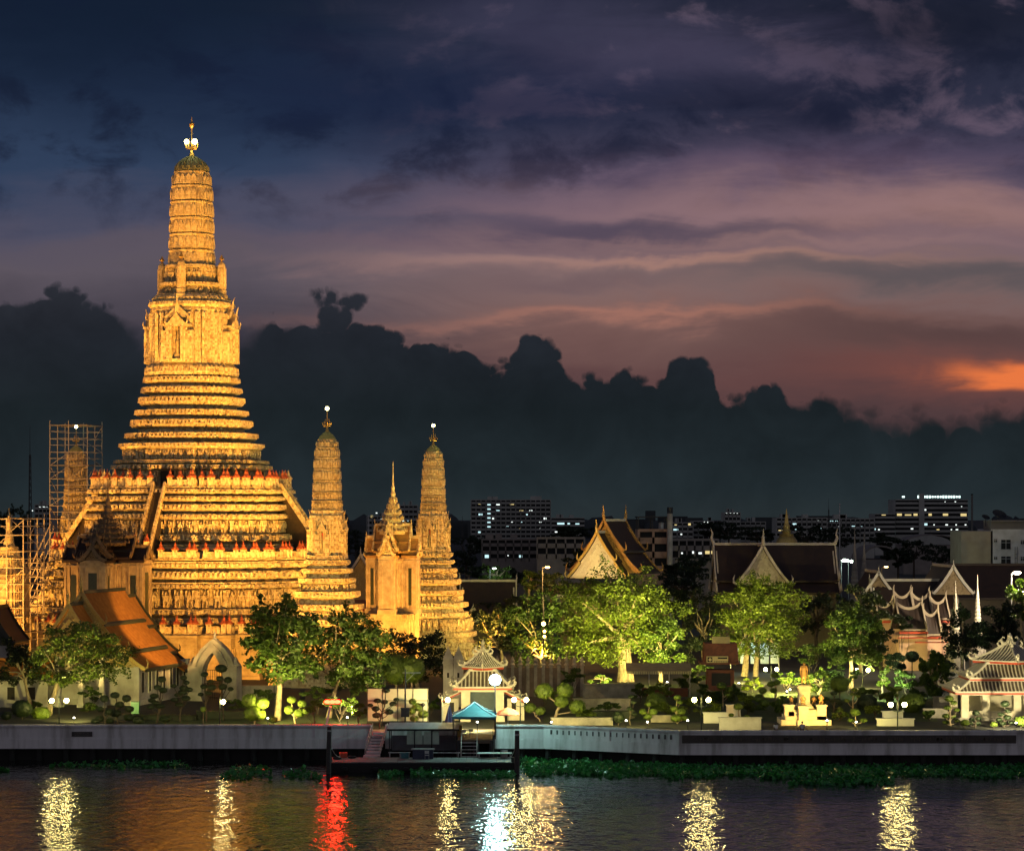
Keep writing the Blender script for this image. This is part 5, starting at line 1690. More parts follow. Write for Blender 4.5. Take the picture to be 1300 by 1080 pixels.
lamp_post(75, 889, 267.5, 'twin-globe lamp post glowing under the leftmost spreading tree', .80)
lamp_post(279, 890.5, 267.5, 'single-globe lamp with a warm star of light in front of the white arch gate', .38, 1)
lamp_post(561, 888, 267, 'cream lamp post with one lit globe left of the landing gate', .62, 1, M_POSTC)
lamp_post(660.5, 888, 266.8, 'twin-globe lamp post by the red umbrella', .66)
lamp_post(890.5, 888, 260.3, 'twin-globe lamp post over the white planters left of the statue', .74)
lamp_post(979, 849.5, 345, 'farther twin-globe lamp post between the statue and the two-trunk tree', .78)
lamp_post(1095, 850.5, 335, 'farther twin-globe lamp post right of the statue', .75)
lamp_post(1139.5, 894, 260.3, 'twin-globe lamp post beside the right planter bench', .72)


def spot_lamp(px, py, y, label, col, e, target, cone=90, vis=8):
    """low garden uplight: small drum with a lit lens and its beam"""
    p = P(px, py, y)
    t = thing('garden_spotlight', label, 'spotlight', (p.x, p.y, GZ), 0, 'small garden spotlights')
    h = max(.15, p.z - GZ)
    m = MB(); m.tube([(0, 0, 0), (0, 0, h - .12)], .04, 6); m.lathe([(.10, h - .16), (.16, h - .1), (.16, h + .02)], 10)
    m.build('housing', M_DKSTEEL, t)
    MB().ico((0, 0, h + .06), .12, 2, (1, 1, .8)).build('lens', glow_mat('spot_lens_glow', (1.0, .95, .8), 14), t)
    ld = bpy.data.lights.new('garden_beam', 'SPOT')
    ld.energy = e; ld.color = col; ld.spot_size = R(cone); ld.spot_blend = .8; ld.shadow_soft_size = .15
    lo = bpy.data.objects.new('garden_beam', ld); ROOT.objects.link(lo); lo.parent = t
    d = Vector(target) - Vector((p.x, p.y, GZ + h + .2))
    lo.location = (0, 0, h + .2); lo.rotation_mode = 'QUATERNION'; lo.rotation_quaternion = d.to_track_quat('-Z', 'Y')
    return t


def street_lamp(px, py, y, label, col, e, arm=.8, glow=40, head=.32, name='street_lamp'):
    p = P(px, py, y)
    t = thing(name, label, 'street lamp', (p.x - arm, p.y, GZ), 0, 'street lamps')
    h = p.z - GZ
    m = MB(); m.lathe([(.16, 0), (.12, 1), (.08, h)], 8); m.tube([(0, 0, h - .4), (arm * .4, 0, h + .15), (arm, 0, h + .22)], .06, 6)
    m.build('pole', M_DKSTEEL, t)
    m = MB(); m.box((arm, 0, h + .2), (.9, .4, .16), top=.7); o = m.build('lamp_head', M_DKSTEEL, t)
    MB().ico((arm, 0, h + .02), head, 2, (1.2, .8, .5)).build('lamp_lens', glow_mat(label[:30], col, glow), o)
    ld = bpy.data.lights.new('street_light', 'POINT'); ld.energy = e; ld.color = col; ld.shadow_soft_size = .3
    lo = bpy.data.objects.new('street_light', ld); ROOT.objects.link(lo); lo.parent = t; lo.location = (arm, -2.6, h - 1.2)
    return t


street_lamp(695, 720, 405, 'orange street lamp glowing behind the trees left of the gold gable', (1.0, .48, .12), 9000)
street_lamp(1291, 727, 372, 'warm street lamp blazing in front of the white block', (1.0, .80, .52), 30000, glow=70, head=.5)
street_lamp(1073, 711.5, 505, 'greenish-white lamp on a tall pole beyond the broad hall, brighter one', (.75, 1.0, .78), 2600, head=.6)
street_lamp(1082, 712.5, 507, 'greenish-white lamp on a tall pole beyond the broad hall, smaller one', (.75, 1.0, .78), 1400, head=.5)
street_lamp(627.5, 721.5, 470, 'small green-white street lamp left of the orange one', (.75, 1.0, .80), 1500, glow=20, head=.3)
street_lamp(1125, 719.5, 430, 'small amber lamp over the dark roof near the left pale gable', (1.0, .60, .22), 500, glow=14, head=.3)

# string of three amber lanterns on a mast in front of the trees
t = thing('lantern_mast', 'tall mast carrying three amber lanterns one under another in front of the trees', 'lantern mast', (GX(690, 322), 322, GZ), 0)
MB().lathe([(.10, 0), (.06, 13.2)], 8).build('mast', M_DKSTEEL, t)
for k, (py, r_) in enumerate(((791.5, .26), (801, .17), (807.5, .17))):
    z = CAMZ - (py - HY) * 322 / F - GZ
    o = MB().ico((0, 0, 0), r_, 2).build('lantern', glow_mat('amber_lantern_glow', (1.0, .50, .12), 40), t, True, loc=(.12 if k else 0, -.2, z))
ld = bpy.data.lights.new('lantern_light', 'POINT'); ld.energy = 1500; ld.color = (1, .55, .16); ld.shadow_soft_size = .25
lo = bpy.data.objects.new('lantern_light', ld); ROOT.objects.link(lo); lo.parent = t; lo.location = (0, -1.6, 12.0)

# the very bright cool-white security lamp on the landing
wl = P(628.5, 862.5, 261.6)
t = thing('security_lamp', 'dazzling cool white security lamp on a thin mast before the landing gate', 'security lamp', (wl.x, wl.y, 2.77), 0)
h = wl.z - 2.77
m = MB(); m.lathe([(.10, 0), (.05, h - .3)], 8); m.tube([(0, 0, h - .35), (0, -.3, h - .3)], .04, 6); m.build('mast', M_DKSTEEL, t)
m = MB(); m.box((0, .12, h), (.8, .2, .8)); m.build('housing', M_DKSTEEL, t)
MB().ico((0, -.22, h), .58, 3, (1.05, .4, 1.0)).build('lamp_face', glow_mat('security_lamp_glow', (.55, .92, 1.0), 30), t, True)
ld = bpy.data.lights.new('security_light', 'POINT'); ld.energy = 2100; ld.color = (.52, 1.0, .86); ld.shadow_soft_size = .4
lo = bpy.data.objects.new('security_light', ld); ROOT.objects.link(lo); lo.parent = t; lo.location = (.1, -1.3, h)

# red beacon on a leaning white post
rl = P(422, 890.5, 266.6)
t = thing('red_beacon', 'bar of red beacon lights on top of a leaning pale post', 'beacon', (GX(412, 266.6), 266.6, GZ), 0)
h = rl.z - GZ
m = MB(); m.beam((0, 0, 0), (.62, 0, h - .5), .34, .2); m.build('leaning_post', M_WHITE, t)
m = MB(); m.box((.85, .12, h), (1.8, .1, .5)); m.build('mount', M_DKSTEEL, t)
for k in range(3):
    MB().ico((0, 0, 0), .30, 2, (1.2, .7, .7)).build('red_lamp', glow_mat('red_beacon_glow', (1.0, .009, .003), 90), t, True, loc=(.30 + k * .55, 0, h))
ld = bpy.data.lights.new('beacon_light', 'POINT'); ld.energy = 1500; ld.color = (1.0, .04, .015); ld.shadow_soft_size = .3
lo = bpy.data.objects.new('beacon_light', ld); ROOT.objects.link(lo); lo.parent = t; lo.location = (.85, .9, h)


# ---------------------------------------------------------------- clipped trees
def ball_data(seed):
    rg = np.random.default_rng(seed)
    m = MB().ico((0, 0, 0), .93, 3, (1, 1, 1), .14, seed)
    n = 420
    d = rg.normal(size=(n, 3)); d /= np.linalg.norm(d, axis=1, keepdims=True)
    for p in d * rg.uniform(.9, 1.04, n)[:, None]:
        p = Vector(p); a = p.orthogonal().normalized(); b = p.cross(a).normalized()
        th = rg.uniform(0, 6.28); u = a * math.cos(th) + b * math.sin(th); v = p.cross(u)
        s = rg.uniform(.06, .13); k = p.normalized() * s * rg.uniform(.2, 1.1)
        m.add([p - u * s, p + v * s * .6, p + u * s + k, p - v * s * .6], [(0, 1, 2), (0, 2, 3)])
    o = m.build('tmp_ball', M_CLIP); me = o.data; bpy.data.objects.remove(o)
    return me


BALLS = [ball_data(k) for k in range(3)]
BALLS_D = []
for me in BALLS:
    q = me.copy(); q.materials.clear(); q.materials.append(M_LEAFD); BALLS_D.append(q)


def topiary(px, y, balls, label, dark=False, trunk=.09, bark=None, name='topiary_tree', cat='topiary', sway=1.0, stems=None):
    """balls = [(photo x, photo y, radius px, flatten)]; a branched trunk carries every clipped ball"""
    s = y / F
    X = GX(px, y)
    t = thing(name, label, cat, (X, y, GZ), 0, 'clipped topiary trees along the river')
    rg = random.Random(int(px * 7 + y))
    m = MB()
    cen = [((a - px) * s, rg.uniform(-.4, .4), CAMZ - (b - HY) * s - GZ, r * s, f) for a, b, r, f in balls]
    top = max(cen, key=lambda c: c[2])
    zt = top[2]
    main = [(0, 0, -.05)]
    n = 5
    for i in range(1, n + 1):
        f = i / n
        main.append((top[0] * f + sway * rg.uniform(-.14, .14) * (i < n), top[1] * f, zt * f))
    m.tube(main, [trunk * (1.25 - .75 * i / n) for i in range(n + 1)], 7)
    for c in cen:
        if c is top: continue
        zb = max(.1, c[2] * .62 - .1)
        f = min(1, zb / max(zt, .1))
        k = f * n; i = min(n - 1, int(k)); q = Vector(main[i]).lerp(Vector(main[i + 1]), k - i)
        e = Vector((c[0], c[1], c[2] - c[3] * .3))
        mid = q.lerp(e, .55) + Vector((rg.uniform(-.1, .1), 0, -.12))
        m.tube([q, mid, e], [trunk * .6, trunk * .5, trunk * .35], 6)
    m.build('trunk', bark or (M_BARKD if dark else M_BARK), t)
    for c in cen:
        o = bpy.data.objects.new('foliage_ball', rg.choice(BALLS_D if dark else BALLS)); ROOT.objects.link(o)
        o.parent = t; o.location = c[:3]; o.scale = (c[3], c[3], c[3] * c[4]); o.rotation_euler = (0, 0, rg.uniform(0, 6))
    return t


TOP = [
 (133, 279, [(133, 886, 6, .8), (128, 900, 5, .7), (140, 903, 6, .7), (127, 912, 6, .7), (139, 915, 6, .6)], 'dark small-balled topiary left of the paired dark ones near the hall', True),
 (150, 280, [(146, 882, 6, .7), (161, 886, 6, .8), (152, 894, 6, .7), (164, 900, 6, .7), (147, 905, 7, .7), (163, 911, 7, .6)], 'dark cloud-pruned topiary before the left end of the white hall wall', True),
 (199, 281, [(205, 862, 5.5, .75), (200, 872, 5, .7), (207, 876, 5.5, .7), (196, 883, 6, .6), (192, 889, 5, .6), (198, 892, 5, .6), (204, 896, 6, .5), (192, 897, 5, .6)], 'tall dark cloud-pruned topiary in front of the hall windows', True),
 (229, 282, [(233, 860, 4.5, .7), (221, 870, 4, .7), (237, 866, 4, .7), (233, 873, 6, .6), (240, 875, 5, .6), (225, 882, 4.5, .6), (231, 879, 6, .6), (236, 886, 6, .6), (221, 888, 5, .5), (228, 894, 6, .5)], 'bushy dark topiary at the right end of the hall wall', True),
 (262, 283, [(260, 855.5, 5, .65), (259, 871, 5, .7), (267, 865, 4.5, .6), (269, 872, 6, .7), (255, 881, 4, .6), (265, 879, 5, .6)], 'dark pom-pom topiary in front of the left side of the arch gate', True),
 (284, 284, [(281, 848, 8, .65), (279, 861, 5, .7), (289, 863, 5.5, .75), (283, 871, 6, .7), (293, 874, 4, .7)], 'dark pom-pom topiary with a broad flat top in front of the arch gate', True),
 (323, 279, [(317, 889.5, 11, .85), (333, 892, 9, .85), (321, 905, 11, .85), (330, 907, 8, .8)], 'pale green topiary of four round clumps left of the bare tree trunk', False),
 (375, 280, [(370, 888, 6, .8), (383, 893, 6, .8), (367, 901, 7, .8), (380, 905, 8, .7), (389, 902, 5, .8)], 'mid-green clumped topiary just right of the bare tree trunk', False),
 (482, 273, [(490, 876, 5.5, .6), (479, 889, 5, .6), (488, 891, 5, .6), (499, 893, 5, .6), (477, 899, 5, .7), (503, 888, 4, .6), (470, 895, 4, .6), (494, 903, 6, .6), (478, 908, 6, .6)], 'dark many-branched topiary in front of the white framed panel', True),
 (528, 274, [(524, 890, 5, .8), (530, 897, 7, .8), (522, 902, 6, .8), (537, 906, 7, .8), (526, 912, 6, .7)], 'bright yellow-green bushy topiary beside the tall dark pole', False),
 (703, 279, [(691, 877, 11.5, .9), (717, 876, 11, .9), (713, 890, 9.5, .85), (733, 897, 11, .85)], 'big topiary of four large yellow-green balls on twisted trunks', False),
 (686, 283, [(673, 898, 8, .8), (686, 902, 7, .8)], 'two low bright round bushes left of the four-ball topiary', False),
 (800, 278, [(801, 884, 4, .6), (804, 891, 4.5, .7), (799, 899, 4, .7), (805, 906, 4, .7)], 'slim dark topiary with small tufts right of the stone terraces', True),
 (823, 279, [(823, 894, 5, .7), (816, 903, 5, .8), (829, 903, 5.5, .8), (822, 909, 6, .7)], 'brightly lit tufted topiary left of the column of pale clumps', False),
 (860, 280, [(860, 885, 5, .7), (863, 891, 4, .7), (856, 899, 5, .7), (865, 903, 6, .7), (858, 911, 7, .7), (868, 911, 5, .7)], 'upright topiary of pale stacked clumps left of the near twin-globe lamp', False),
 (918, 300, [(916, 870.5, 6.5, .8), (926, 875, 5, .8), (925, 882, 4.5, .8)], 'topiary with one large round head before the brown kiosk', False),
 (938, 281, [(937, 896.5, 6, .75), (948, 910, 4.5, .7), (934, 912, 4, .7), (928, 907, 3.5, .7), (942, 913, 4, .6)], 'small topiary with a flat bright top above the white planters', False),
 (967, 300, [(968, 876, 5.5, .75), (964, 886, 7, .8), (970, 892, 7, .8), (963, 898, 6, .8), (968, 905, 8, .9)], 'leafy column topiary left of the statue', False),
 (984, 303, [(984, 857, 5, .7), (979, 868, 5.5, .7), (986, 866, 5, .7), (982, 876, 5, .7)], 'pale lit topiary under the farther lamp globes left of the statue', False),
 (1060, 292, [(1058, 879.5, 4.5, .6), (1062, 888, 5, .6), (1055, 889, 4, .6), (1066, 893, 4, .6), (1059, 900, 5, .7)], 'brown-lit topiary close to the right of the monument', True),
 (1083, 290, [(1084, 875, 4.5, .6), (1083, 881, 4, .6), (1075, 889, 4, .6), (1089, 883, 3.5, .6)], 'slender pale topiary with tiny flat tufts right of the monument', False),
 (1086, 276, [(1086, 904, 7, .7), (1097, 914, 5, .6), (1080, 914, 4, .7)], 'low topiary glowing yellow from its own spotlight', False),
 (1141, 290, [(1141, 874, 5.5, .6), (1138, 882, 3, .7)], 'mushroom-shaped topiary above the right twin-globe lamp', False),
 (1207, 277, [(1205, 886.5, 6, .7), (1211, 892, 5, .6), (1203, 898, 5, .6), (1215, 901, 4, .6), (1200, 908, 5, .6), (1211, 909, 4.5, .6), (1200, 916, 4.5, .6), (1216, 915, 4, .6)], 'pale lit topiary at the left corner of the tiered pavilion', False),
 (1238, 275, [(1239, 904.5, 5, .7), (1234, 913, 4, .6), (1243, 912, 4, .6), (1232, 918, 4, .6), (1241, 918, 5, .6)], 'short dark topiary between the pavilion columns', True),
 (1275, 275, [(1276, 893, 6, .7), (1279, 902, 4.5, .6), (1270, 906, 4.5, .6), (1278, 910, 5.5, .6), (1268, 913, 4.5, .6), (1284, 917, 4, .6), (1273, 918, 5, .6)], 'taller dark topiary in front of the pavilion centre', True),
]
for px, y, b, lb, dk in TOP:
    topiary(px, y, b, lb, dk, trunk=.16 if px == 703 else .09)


def bush(px, py, r, y, label, mat_=None, flat=.8, name='clipped_bush'):
    s = y / F
    p = P(px, py, y)
    t = thing(name, label, 'bush', (p.x, p.y, GZ), 0, 'round clipped bushes')
    o = bpy.data.objects.new('foliage_ball', (BALLS_D if mat_ else BALLS)[int(px) % 3]); ROOT.objects.link(o); o.parent = t
    o.location = (0, 0, max(p.z - GZ, r * s * flat * .75)); o.scale = (r * s, r * s, r * s * flat)
    m = MB(); m.lathe([(.08, -.02), (.06, max(.1, p.z - GZ))], 6); m.build('stem', M_BARKD, t)
for q in ((28, 899, 14, 286, 'large dark dome bush at the far left of the garden', 1, .8), (52, 905, 12, 287, 'green lit bush just right of the large dark dome bush', None, .7), (8, 908, 7, 284, 'small dark bush at the left border of the photo', 1, .8), (122, 915, 7, 276, 'low dark bush on the promenade left of the small-balled topiary', 1, .5),
          (176, 914, 8, 277, 'low dark bush beside the promenade under the hall wall', 1, .6), (210, 912, 8, 278, 'low dark bush under the tall cloud-pruned topiary', 1, .6), (258, 900, 4, 279, 'small pale round bush left of the single lamp', None, .9), (347, 913, 6, 275, 'low yellow-green bush at the foot of the bare trunk', None, .7),
          (785, 910, 7.5, 277, 'dark round ball bush beside the stone terrace spotlight', 1, 1.0), (833, 889, 13, 292, 'big soft round bush above the brightly lit tufted topiary', None, .8), (1158, 892, 17, 296, 'wide round bush behind the right twin-globe lamp', None, .75), (1100, 895, 13, 300, 'dark round bush right of the slender pale topiary', 1, .9),
          (1225, 917, 6, 274, 'low bright bush left of the pavilion steps', None, .7), (1262, 919, 5, 274, 'low green bush right of the pavilion steps', None, .7), (1296, 915, 8, 274, 'bright yellow-green bush at the right edge', None, .8), (1158, 833, 9, 330, 'dark mushroom-shaped bush under the pink house', 1, .8), (897, 905, 9, 290, 'soft lit bush behind the white planters', None, .7), (1066, 868, 13, 310, 'yellow lit loose bush right of the statue', None, .8)):
    bush(*q)
for px, r_, lb in ((503, 20, 'big round clipped tree crown above the white framed panel, left one'), (522, 18, 'round clipped tree crown touching the bigger one, behind the tall dark pole')):
    topiary(px, 300, [(px, 849, r_, 1.0)], lb, False, .16)


# ---------------------------------------------------------------- hedges, low walls, planters, benches
def hedge(px0, px1, py, y, h, label, d=1.0):
    x0, x1 = GX(px0, y), GX(px1, y)
    rg = np.random.default_rng(int(px0))
    t = MB()
    t.box((0, 0, h / 2), (x1 - x0, d, h))
    o = t.build('hedge', M_LEAFD, None, loc=((x0 + x1) / 2, y, GZ)); tag(o, label, 'hedge', 'clipped hedges')
    n = int((x1 - x0) * 60)
    p = np.stack([rg.uniform(-(x1 - x0) / 2, (x1 - x0) / 2, n), rg.uniform(-d / 2, d / 2, n), rg.uniform(.1, h * 1.06, n)], 1)
    me = leaf_mesh('leaves', p, .22, .2, 3); me.materials.append(M_CLIP)
    q = bpy.data.objects.new('leaves', me); ROOT.objects.link(q); q.parent = o
hedge(742, 806, 903, 287, .9, 'clipped hedge below the upper stone terrace')
hedge(742, 800, 880, 308, .8, 'clipped hedge between the two stone terraces')
hedge(250, 320, 905, 287, .9, 'long dark clipped hedge right of the arch gate lamp', 1.4)
hedge(170, 250, 905, 285, .6, 'low clipped hedge under the hall wall')
hedge(1180, 1200, 905, 290, .5, 'short low hedge left of the pavilion')


def low_wall(px0, px1, py, y, h, label, d=.5, name='low_wall', m_=None):
    x0, x1 = GX(px0, y), GX(px1, y)
    t = thing(name, label, 'low wall', ((x0 + x1) / 2, y, GZ), 0, 'low garden walls')
    MB().box((0, 0, h / 2), (x1 - x0, d, h)).build('body', m_ or M_STONE, t)
    MB().box((0, 0, h + .06), (x1 - x0 + .2, d + .2, .12)).build('coping', m_ or M_STONE, t)
low_wall(700, 778, 912, 278, .75, 'long low stone wall behind the right river wall, by the four-ball topiary')
low_wall(728, 800, 890, 297, 1.5, 'lower stone terrace wall under the big garden tree')
low_wall(740, 815, 874, 320, 1.7, 'upper stone terrace wall at the roots of the big garden tree')
low_wall(826, 862, 908, 282, .7, 'low stone kerb wall beside the column topiary')
low_wall(893, 923, 911, 281, 1.1, 'white planter wall left of the long white one', m_=M_WHITE)
low_wall(913, 966, 917, 271, 1.35, 'long white planter wall with curled end left of the monument', m_=M_WHITE2)
low_wall(922, 940, 903, 290, 1.3, 'short white garden wall behind the flat-topped topiary', m_=M_WHITE)
low_wall(1113, 1160, 914, 277, .75, 'white bench-like wall under the right twin-globe lamp', m_=M_WHITE)
low_wall(1120, 1146, 904, 283, 1.1, 'white planter with square opening right of the glowing topiary', m_=M_WHITE)
low_wall(1185, 1206, 892, 300, 1.5, 'pale stone wall between weeping tree and tiered pavilion')
low_wall(1172, 1203, 903, 288, 1.0, 'lower pale stone wall left of the tiered pavilion')
low_wall(296, 352, 868, 318, 1.6, 'grey garden wall right of the arch gate', .6)
# perimeter wall with carved posts behind the landing gate
t = thing('garden_fence', 'tall dim stone fence with pointed posts behind the landing gate', 'fence', (GX(680, 322), 322, GZ), 0)
MB().box((0, 0, 1.9), (12.5, .4, 3.8)).build('panel', mat('dim_stone_wall', (.22, .17, .14), (.15, .115, .09), .6, .9, .3), t)
for i in range(13):
    m = MB(); m.box((-6 + i, -.3, 2.0), (.42, .42, 4.0)); m.lathe([(.3, 4.0), (.36, 4.15), (.2, 4.4), (.28, 4.7), (.03, 5.3)], 8, (-6 + i, -.3, 0)); m.build('post', M_STONE, t)
for px, lb in ((569, 'pointed grey stone pillar left of the landing gate roof, nearer one'), (582, 'pointed grey stone pillar close behind the landing gate roof')):
    t = thing('stone_pillar', lb, 'pillar', (GX(px, 305), 305, GZ), 0, 'pointed stone pillars')
    m = MB(); m.box((0, 0, 2.9), (1.2, 1.2, 5.8)); m.box((0, 0, 5.4), (1.4, 1.4, .2)); m.build('shaft', M_WHITE2, t)
    MB().lathe([(.95, 5.8), (.8, 6.1), (.3, 6.9), (.05, 7.4)], 4, ph=math.pi / 4).build('cap', M_WHITE2, t)
    MB().box((0, -.61, 3.9), (.25, .04, .6)).build('niche', M_DARKREC, t)  # flat dark plate in place of a shaded niche
# white framed panel
pn = thing('framed_panel', 'large white framed panel standing behind the dark branched topiary', 'panel', (GX(505, 276), 276, GZ), 0)
MB().box((0, 0, 2.4), (6.8, .12, 3.7)).build('sheet', mat('off_white_sheet', (.56, .54, .42), (.48, .46, .36), .5, .8), pn)
m = MB()
for x in (-3.35, -1.7, 0, 1.7, 3.35):
    m.beam((x, -.09, .1), (x, -.09, 4.3), .07)
for z in (.6, 2.9, 4.25):
    m.beam((-3.38, -.13, z), (3.38, -.13, z), .07)
m.build('frame', M_DKSTEEL, pn)
# pole with bracket and box
up = thing('utility_pole', 'tall dark pole with a bracket arm and a dark box beside the framed panel', 'pole', (GX(514.5, 268), 268, GZ), 0)
m = MB(); m.lathe([(.11, 0), (.08, 6.9)], 8); m.build('pole', M_DKSTEEL, up)
m = MB(); m.beam((-.3, 0, 6.5), (1.65, 0, 6.5), .1); m.beam((.05, 0, 5.5), (1.0, 0, 6.45), .06); m.build('bracket', M_STEEL, up)
m = MB(); m.box((0, -.2, 2.2), (.9, .5, .9)); m.box((0, -.2, 2.7), (1.0, .6, .08)); m.build('meter_box', M_DKSTEEL, up)
up2 = thing('thin_lamp_pole', 'thin dark pole with a small flat lamp head right of the taller pole', 'pole', (GX(537, 268), 268, GZ), 0)
m = MB(); m.lathe([(.06, 0), (.05, 2.9)], 8); m.build('pole', M_DKSTEEL, up2); m = MB(); m.lathe([(.1, 2.85), (.28, 3.0), (.26, 3.15), (.1, 3.25)], 10); m.build('head', M_DKSTEEL, up2)
bn = thing('wheelie_bin', 'green plastic bin at the foot of the hall wall', 'bin', (GX(172, 293), 293, GZ), 0)
m = MB(); m.box((0, 0, .75), (.85, .8, 1.3), top=1.15); m.build('body', mat('green_plastic', (.03, .20, .10), (.02, .15, .08), 2, .4), bn); m = MB(); m.box((0, 0, 1.46), (1.02, .98, .12)); m.box((0, -.5, 1.42), (.9, .1, .1)); m.build('lid', mat('green_plastic', (.03, .20, .10)), bn)
m = MB()
for sg in (-1, 1): m.lathe([(.12, -.05), (.12, .05)], 10, (sg * .4, .4, .12))
m.build('wheels', M_BLACK, bn)

# small pavilion half hidden by the left tree
sp = thing('garden_lodge', 'low white lodge with an orange tiled roof behind the leftmost tree', 'lodge', (GX(18, 306), 306, GZ), 0)
thai_section(sp, -5, 5, [(0, 5.6, 2.6, 3.7)], M_TILE_O, M_TILE_G, M_TILE_O, M_TILE_O, (True, True), .4, M=Matrix.Rotation(R(90), 4, 'Z'))
m = MB(); m.box((0, 0, 1.75), (9, 3.8, 3.5))
m.build('wall', M_WHITE2, sp)
for x in (-2.5, 0, 2.5):
    o = MB().box((x, -1.92, 1.7), (.9, .1, 1.5)).build('window', M_DARKREC, sp)
dr_ = thing('dark_roof_house', 'corner of a dark red roof at the left border above the lodge', 'house', (GX(-12, 318), 318, GZ), 0)
thai_section(dr_, 0, 10, [(0, 11.5, 2.9, 7.0)], mat('dark_red_tile', (.09, .025, .02), (.06, .02, .015), 1, .6, .3), M_TILE_G, M_TILE_G, M_TILE_G, (True, True), .5, panel=M_TILE_G)
m = MB(); m.box((0, 5, 3.4), (4.6, 9, 6.8)); m.build('wall', M_WHITE2, dr_)

# brown kiosk with a signboard and its long awning
kx = thing('kiosk', 'dark red-brown timber kiosk with a pale signboard under the two-trunk tree', 'kiosk', (GX(914, 318), 318, GZ), 0)
M_KIOSK = mat('red_brown_timber', (.17, .05, .025), (.11, .032, .018), 1.5, .7, .3)
m = MB(); m.box((0, 0, 1.9), (3.4, 3, 3.8)); m.build('body', M_KIOSK, kx)
m = MB(); m.box((0, -.2, 6.0), (4.4, 3.6, 2.4), top=.92); m.box((-.2, -.5, 4.7), (4.9, 4.2, .3)); m.build('hood', M_KIOSK, kx)
m = MB(); m.box((0, -1.6, 7.5), (2.3, .1, 1.1)); m.build('upper_board', mat('cream_board', (.56, .46, .22), (.48, .38, .18), 2, .6), kx)
sg_ = MB().box((-.55, -2.62, 5.2), (2.75, .1, .82)).build('signboard', mat('cream_sign', (.66, .54, .26), (.58, .46, .22), 2, .5), kx)
m = MB(); m.box((-1.5, -2.69, 5.2), (.62, .04, .6)); m.box((.10, -2.69, 5.38), (1.2, .04, .2)); m.build('dark_fields', M_BLACK, sg_)
m = MB(); m.lathe([(.2, -.02), (.2, .02)], 10, (0, 0, 0)); m.v = [(x - 1.48, -2.73 + z, y + 5.18) for x, y, z in m.v]
for k in range(4): m.box((-.98 + k * .14, -2.69, 5.2), (.05, .04, .34 - .08 * (k % 2)))
m.build('emblem_strokes', mat('cream_sign', (.66, .54, .26)), sg_)
m = MB()
for k in range(9): m.box((-.9 + k * .22, -2.69, 4.93), (.14, .04, .1))
m.build('worn_lettering', M_BLACK, sg_)
m = MB(); m.box((0, -1.53, 2.6), (2.4, .1, 1.6)); m.build('shutter', M_BLACK, kx)
aw = thing('awning_stall', 'long low stall with a scalloped pale awning left of the brown kiosk', 'stall', (GX(836, 322), 322, GZ), 0)
m = MB(); m.slab((-4.2, -1.2, 3.4), (4.2, -1.2, 3.4), (4.2, 1.2, 4.3), (-4.2, 1.2, 4.3), .08); o = m.build('awning', mat('tan_awning', (.34, .29, .16), (.26, .22, .12), 1, .8), aw)
m = MB()
for k in range(28): m.box((-4.05 + k * .3, -1.24, 3.18), (.24, .04, .36))
m.build('scallops', mat('pale_scallop', (.52, .46, .26), (.42, .37, .2), 1, .8), o)
for x in (-4, -1.3, 1.3, 4):
    MB().lathe([(.05, 0), (.05, 3.4)], 6, (x, -1.1, 0)).build('pole', M_STEEL, aw)
m = MB(); m.box((0, .4, .55), (7.6, 1.0, 1.1)); m.build('counter', M_KIOSK, aw)
# lit market shed glimpsed behind trunks
lm = thing('lit_shelter', 'shelter with pale cool-lit panels glimpsed behind the two tree trunks', 'shelter', (GX(958, 372), 372, GZ), 0)
m = MB(); m.box((0, 2, 5.2), (7.5, 5, .25)); m.build('roof', M_STEEL, lm)
for k in range(5):
    MB().box((-3 + k * 1.5, 0, 2.9), (1.25, .08, 3.2)).build('panel', mat('pale_panel', (.55, .60, .58), (.42, .48, .47), 1, .6), lm)
for x in (-3.6, 3.6): MB().lathe([(.08, 0), (.08, 5.1)], 6, (x, -.2, 0)).build('post', M_STEEL, lm)
ld = bpy.data.lights.new('shelter_light', 'POINT'); ld.energy = 500; ld.color = (.7, 1.0, .95); ld.shadow_soft_size = .3
lo = bpy.data.objects.new('shelter_light', ld); ROOT.objects.link(lo); lo.parent = lm; lo.location = (0, -1.2, 4.6)
MB().box((0, -1.2, 4.8), (3, .12, .1)).build('lamp_tube', glow_mat('tube_glow', (.8, 1, .97), 4), lm)
# ---------------------------------------------------------------- monument and people
def skin_body(name, joints, bones, m_, parent, sub=2):
    """one continuous body: joints {name: (x,y,z,r)}"""
    ks = list(joints)
    me = bpy.data.meshes.new(name)
    me.from_pydata([joints[k][:3] for k in ks], [(ks.index(a), ks.index(b)) for a, b in bones], [])
    o = bpy.data.objects.new(name, me); ROOT.objects.link(o)
    md = o.modifiers.new('skin', 'SKIN')
    for i, k in enumerate(ks):
        r_ = joints[k][3]
        me.skin_vertices[0].data[i].radius = (r_, r_) if not isinstance(r_, tuple) else r_
        me.skin_vertices[0].data[i].use_root = (i == 0)
    o.modifiers.new('sub', 'SUBSURF').levels = sub
    o.modifiers['sub'].render_levels = sub
    bpy.context.view_layer.update()
    dg = bpy.context.evaluated_depsgraph_get()
    nm = bpy.data.meshes.new_from_object(o.evaluated_get(dg))
    bpy.data.objects.remove(o)
    nm.materials.clear(); nm.materials.append(m_)
    nm.polygons.foreach_set('use_smooth', [True] * len(nm.polygons))
    b = bpy.data.objects.new(name, nm); ROOT.objects.link(b); b.parent = parent
    return b


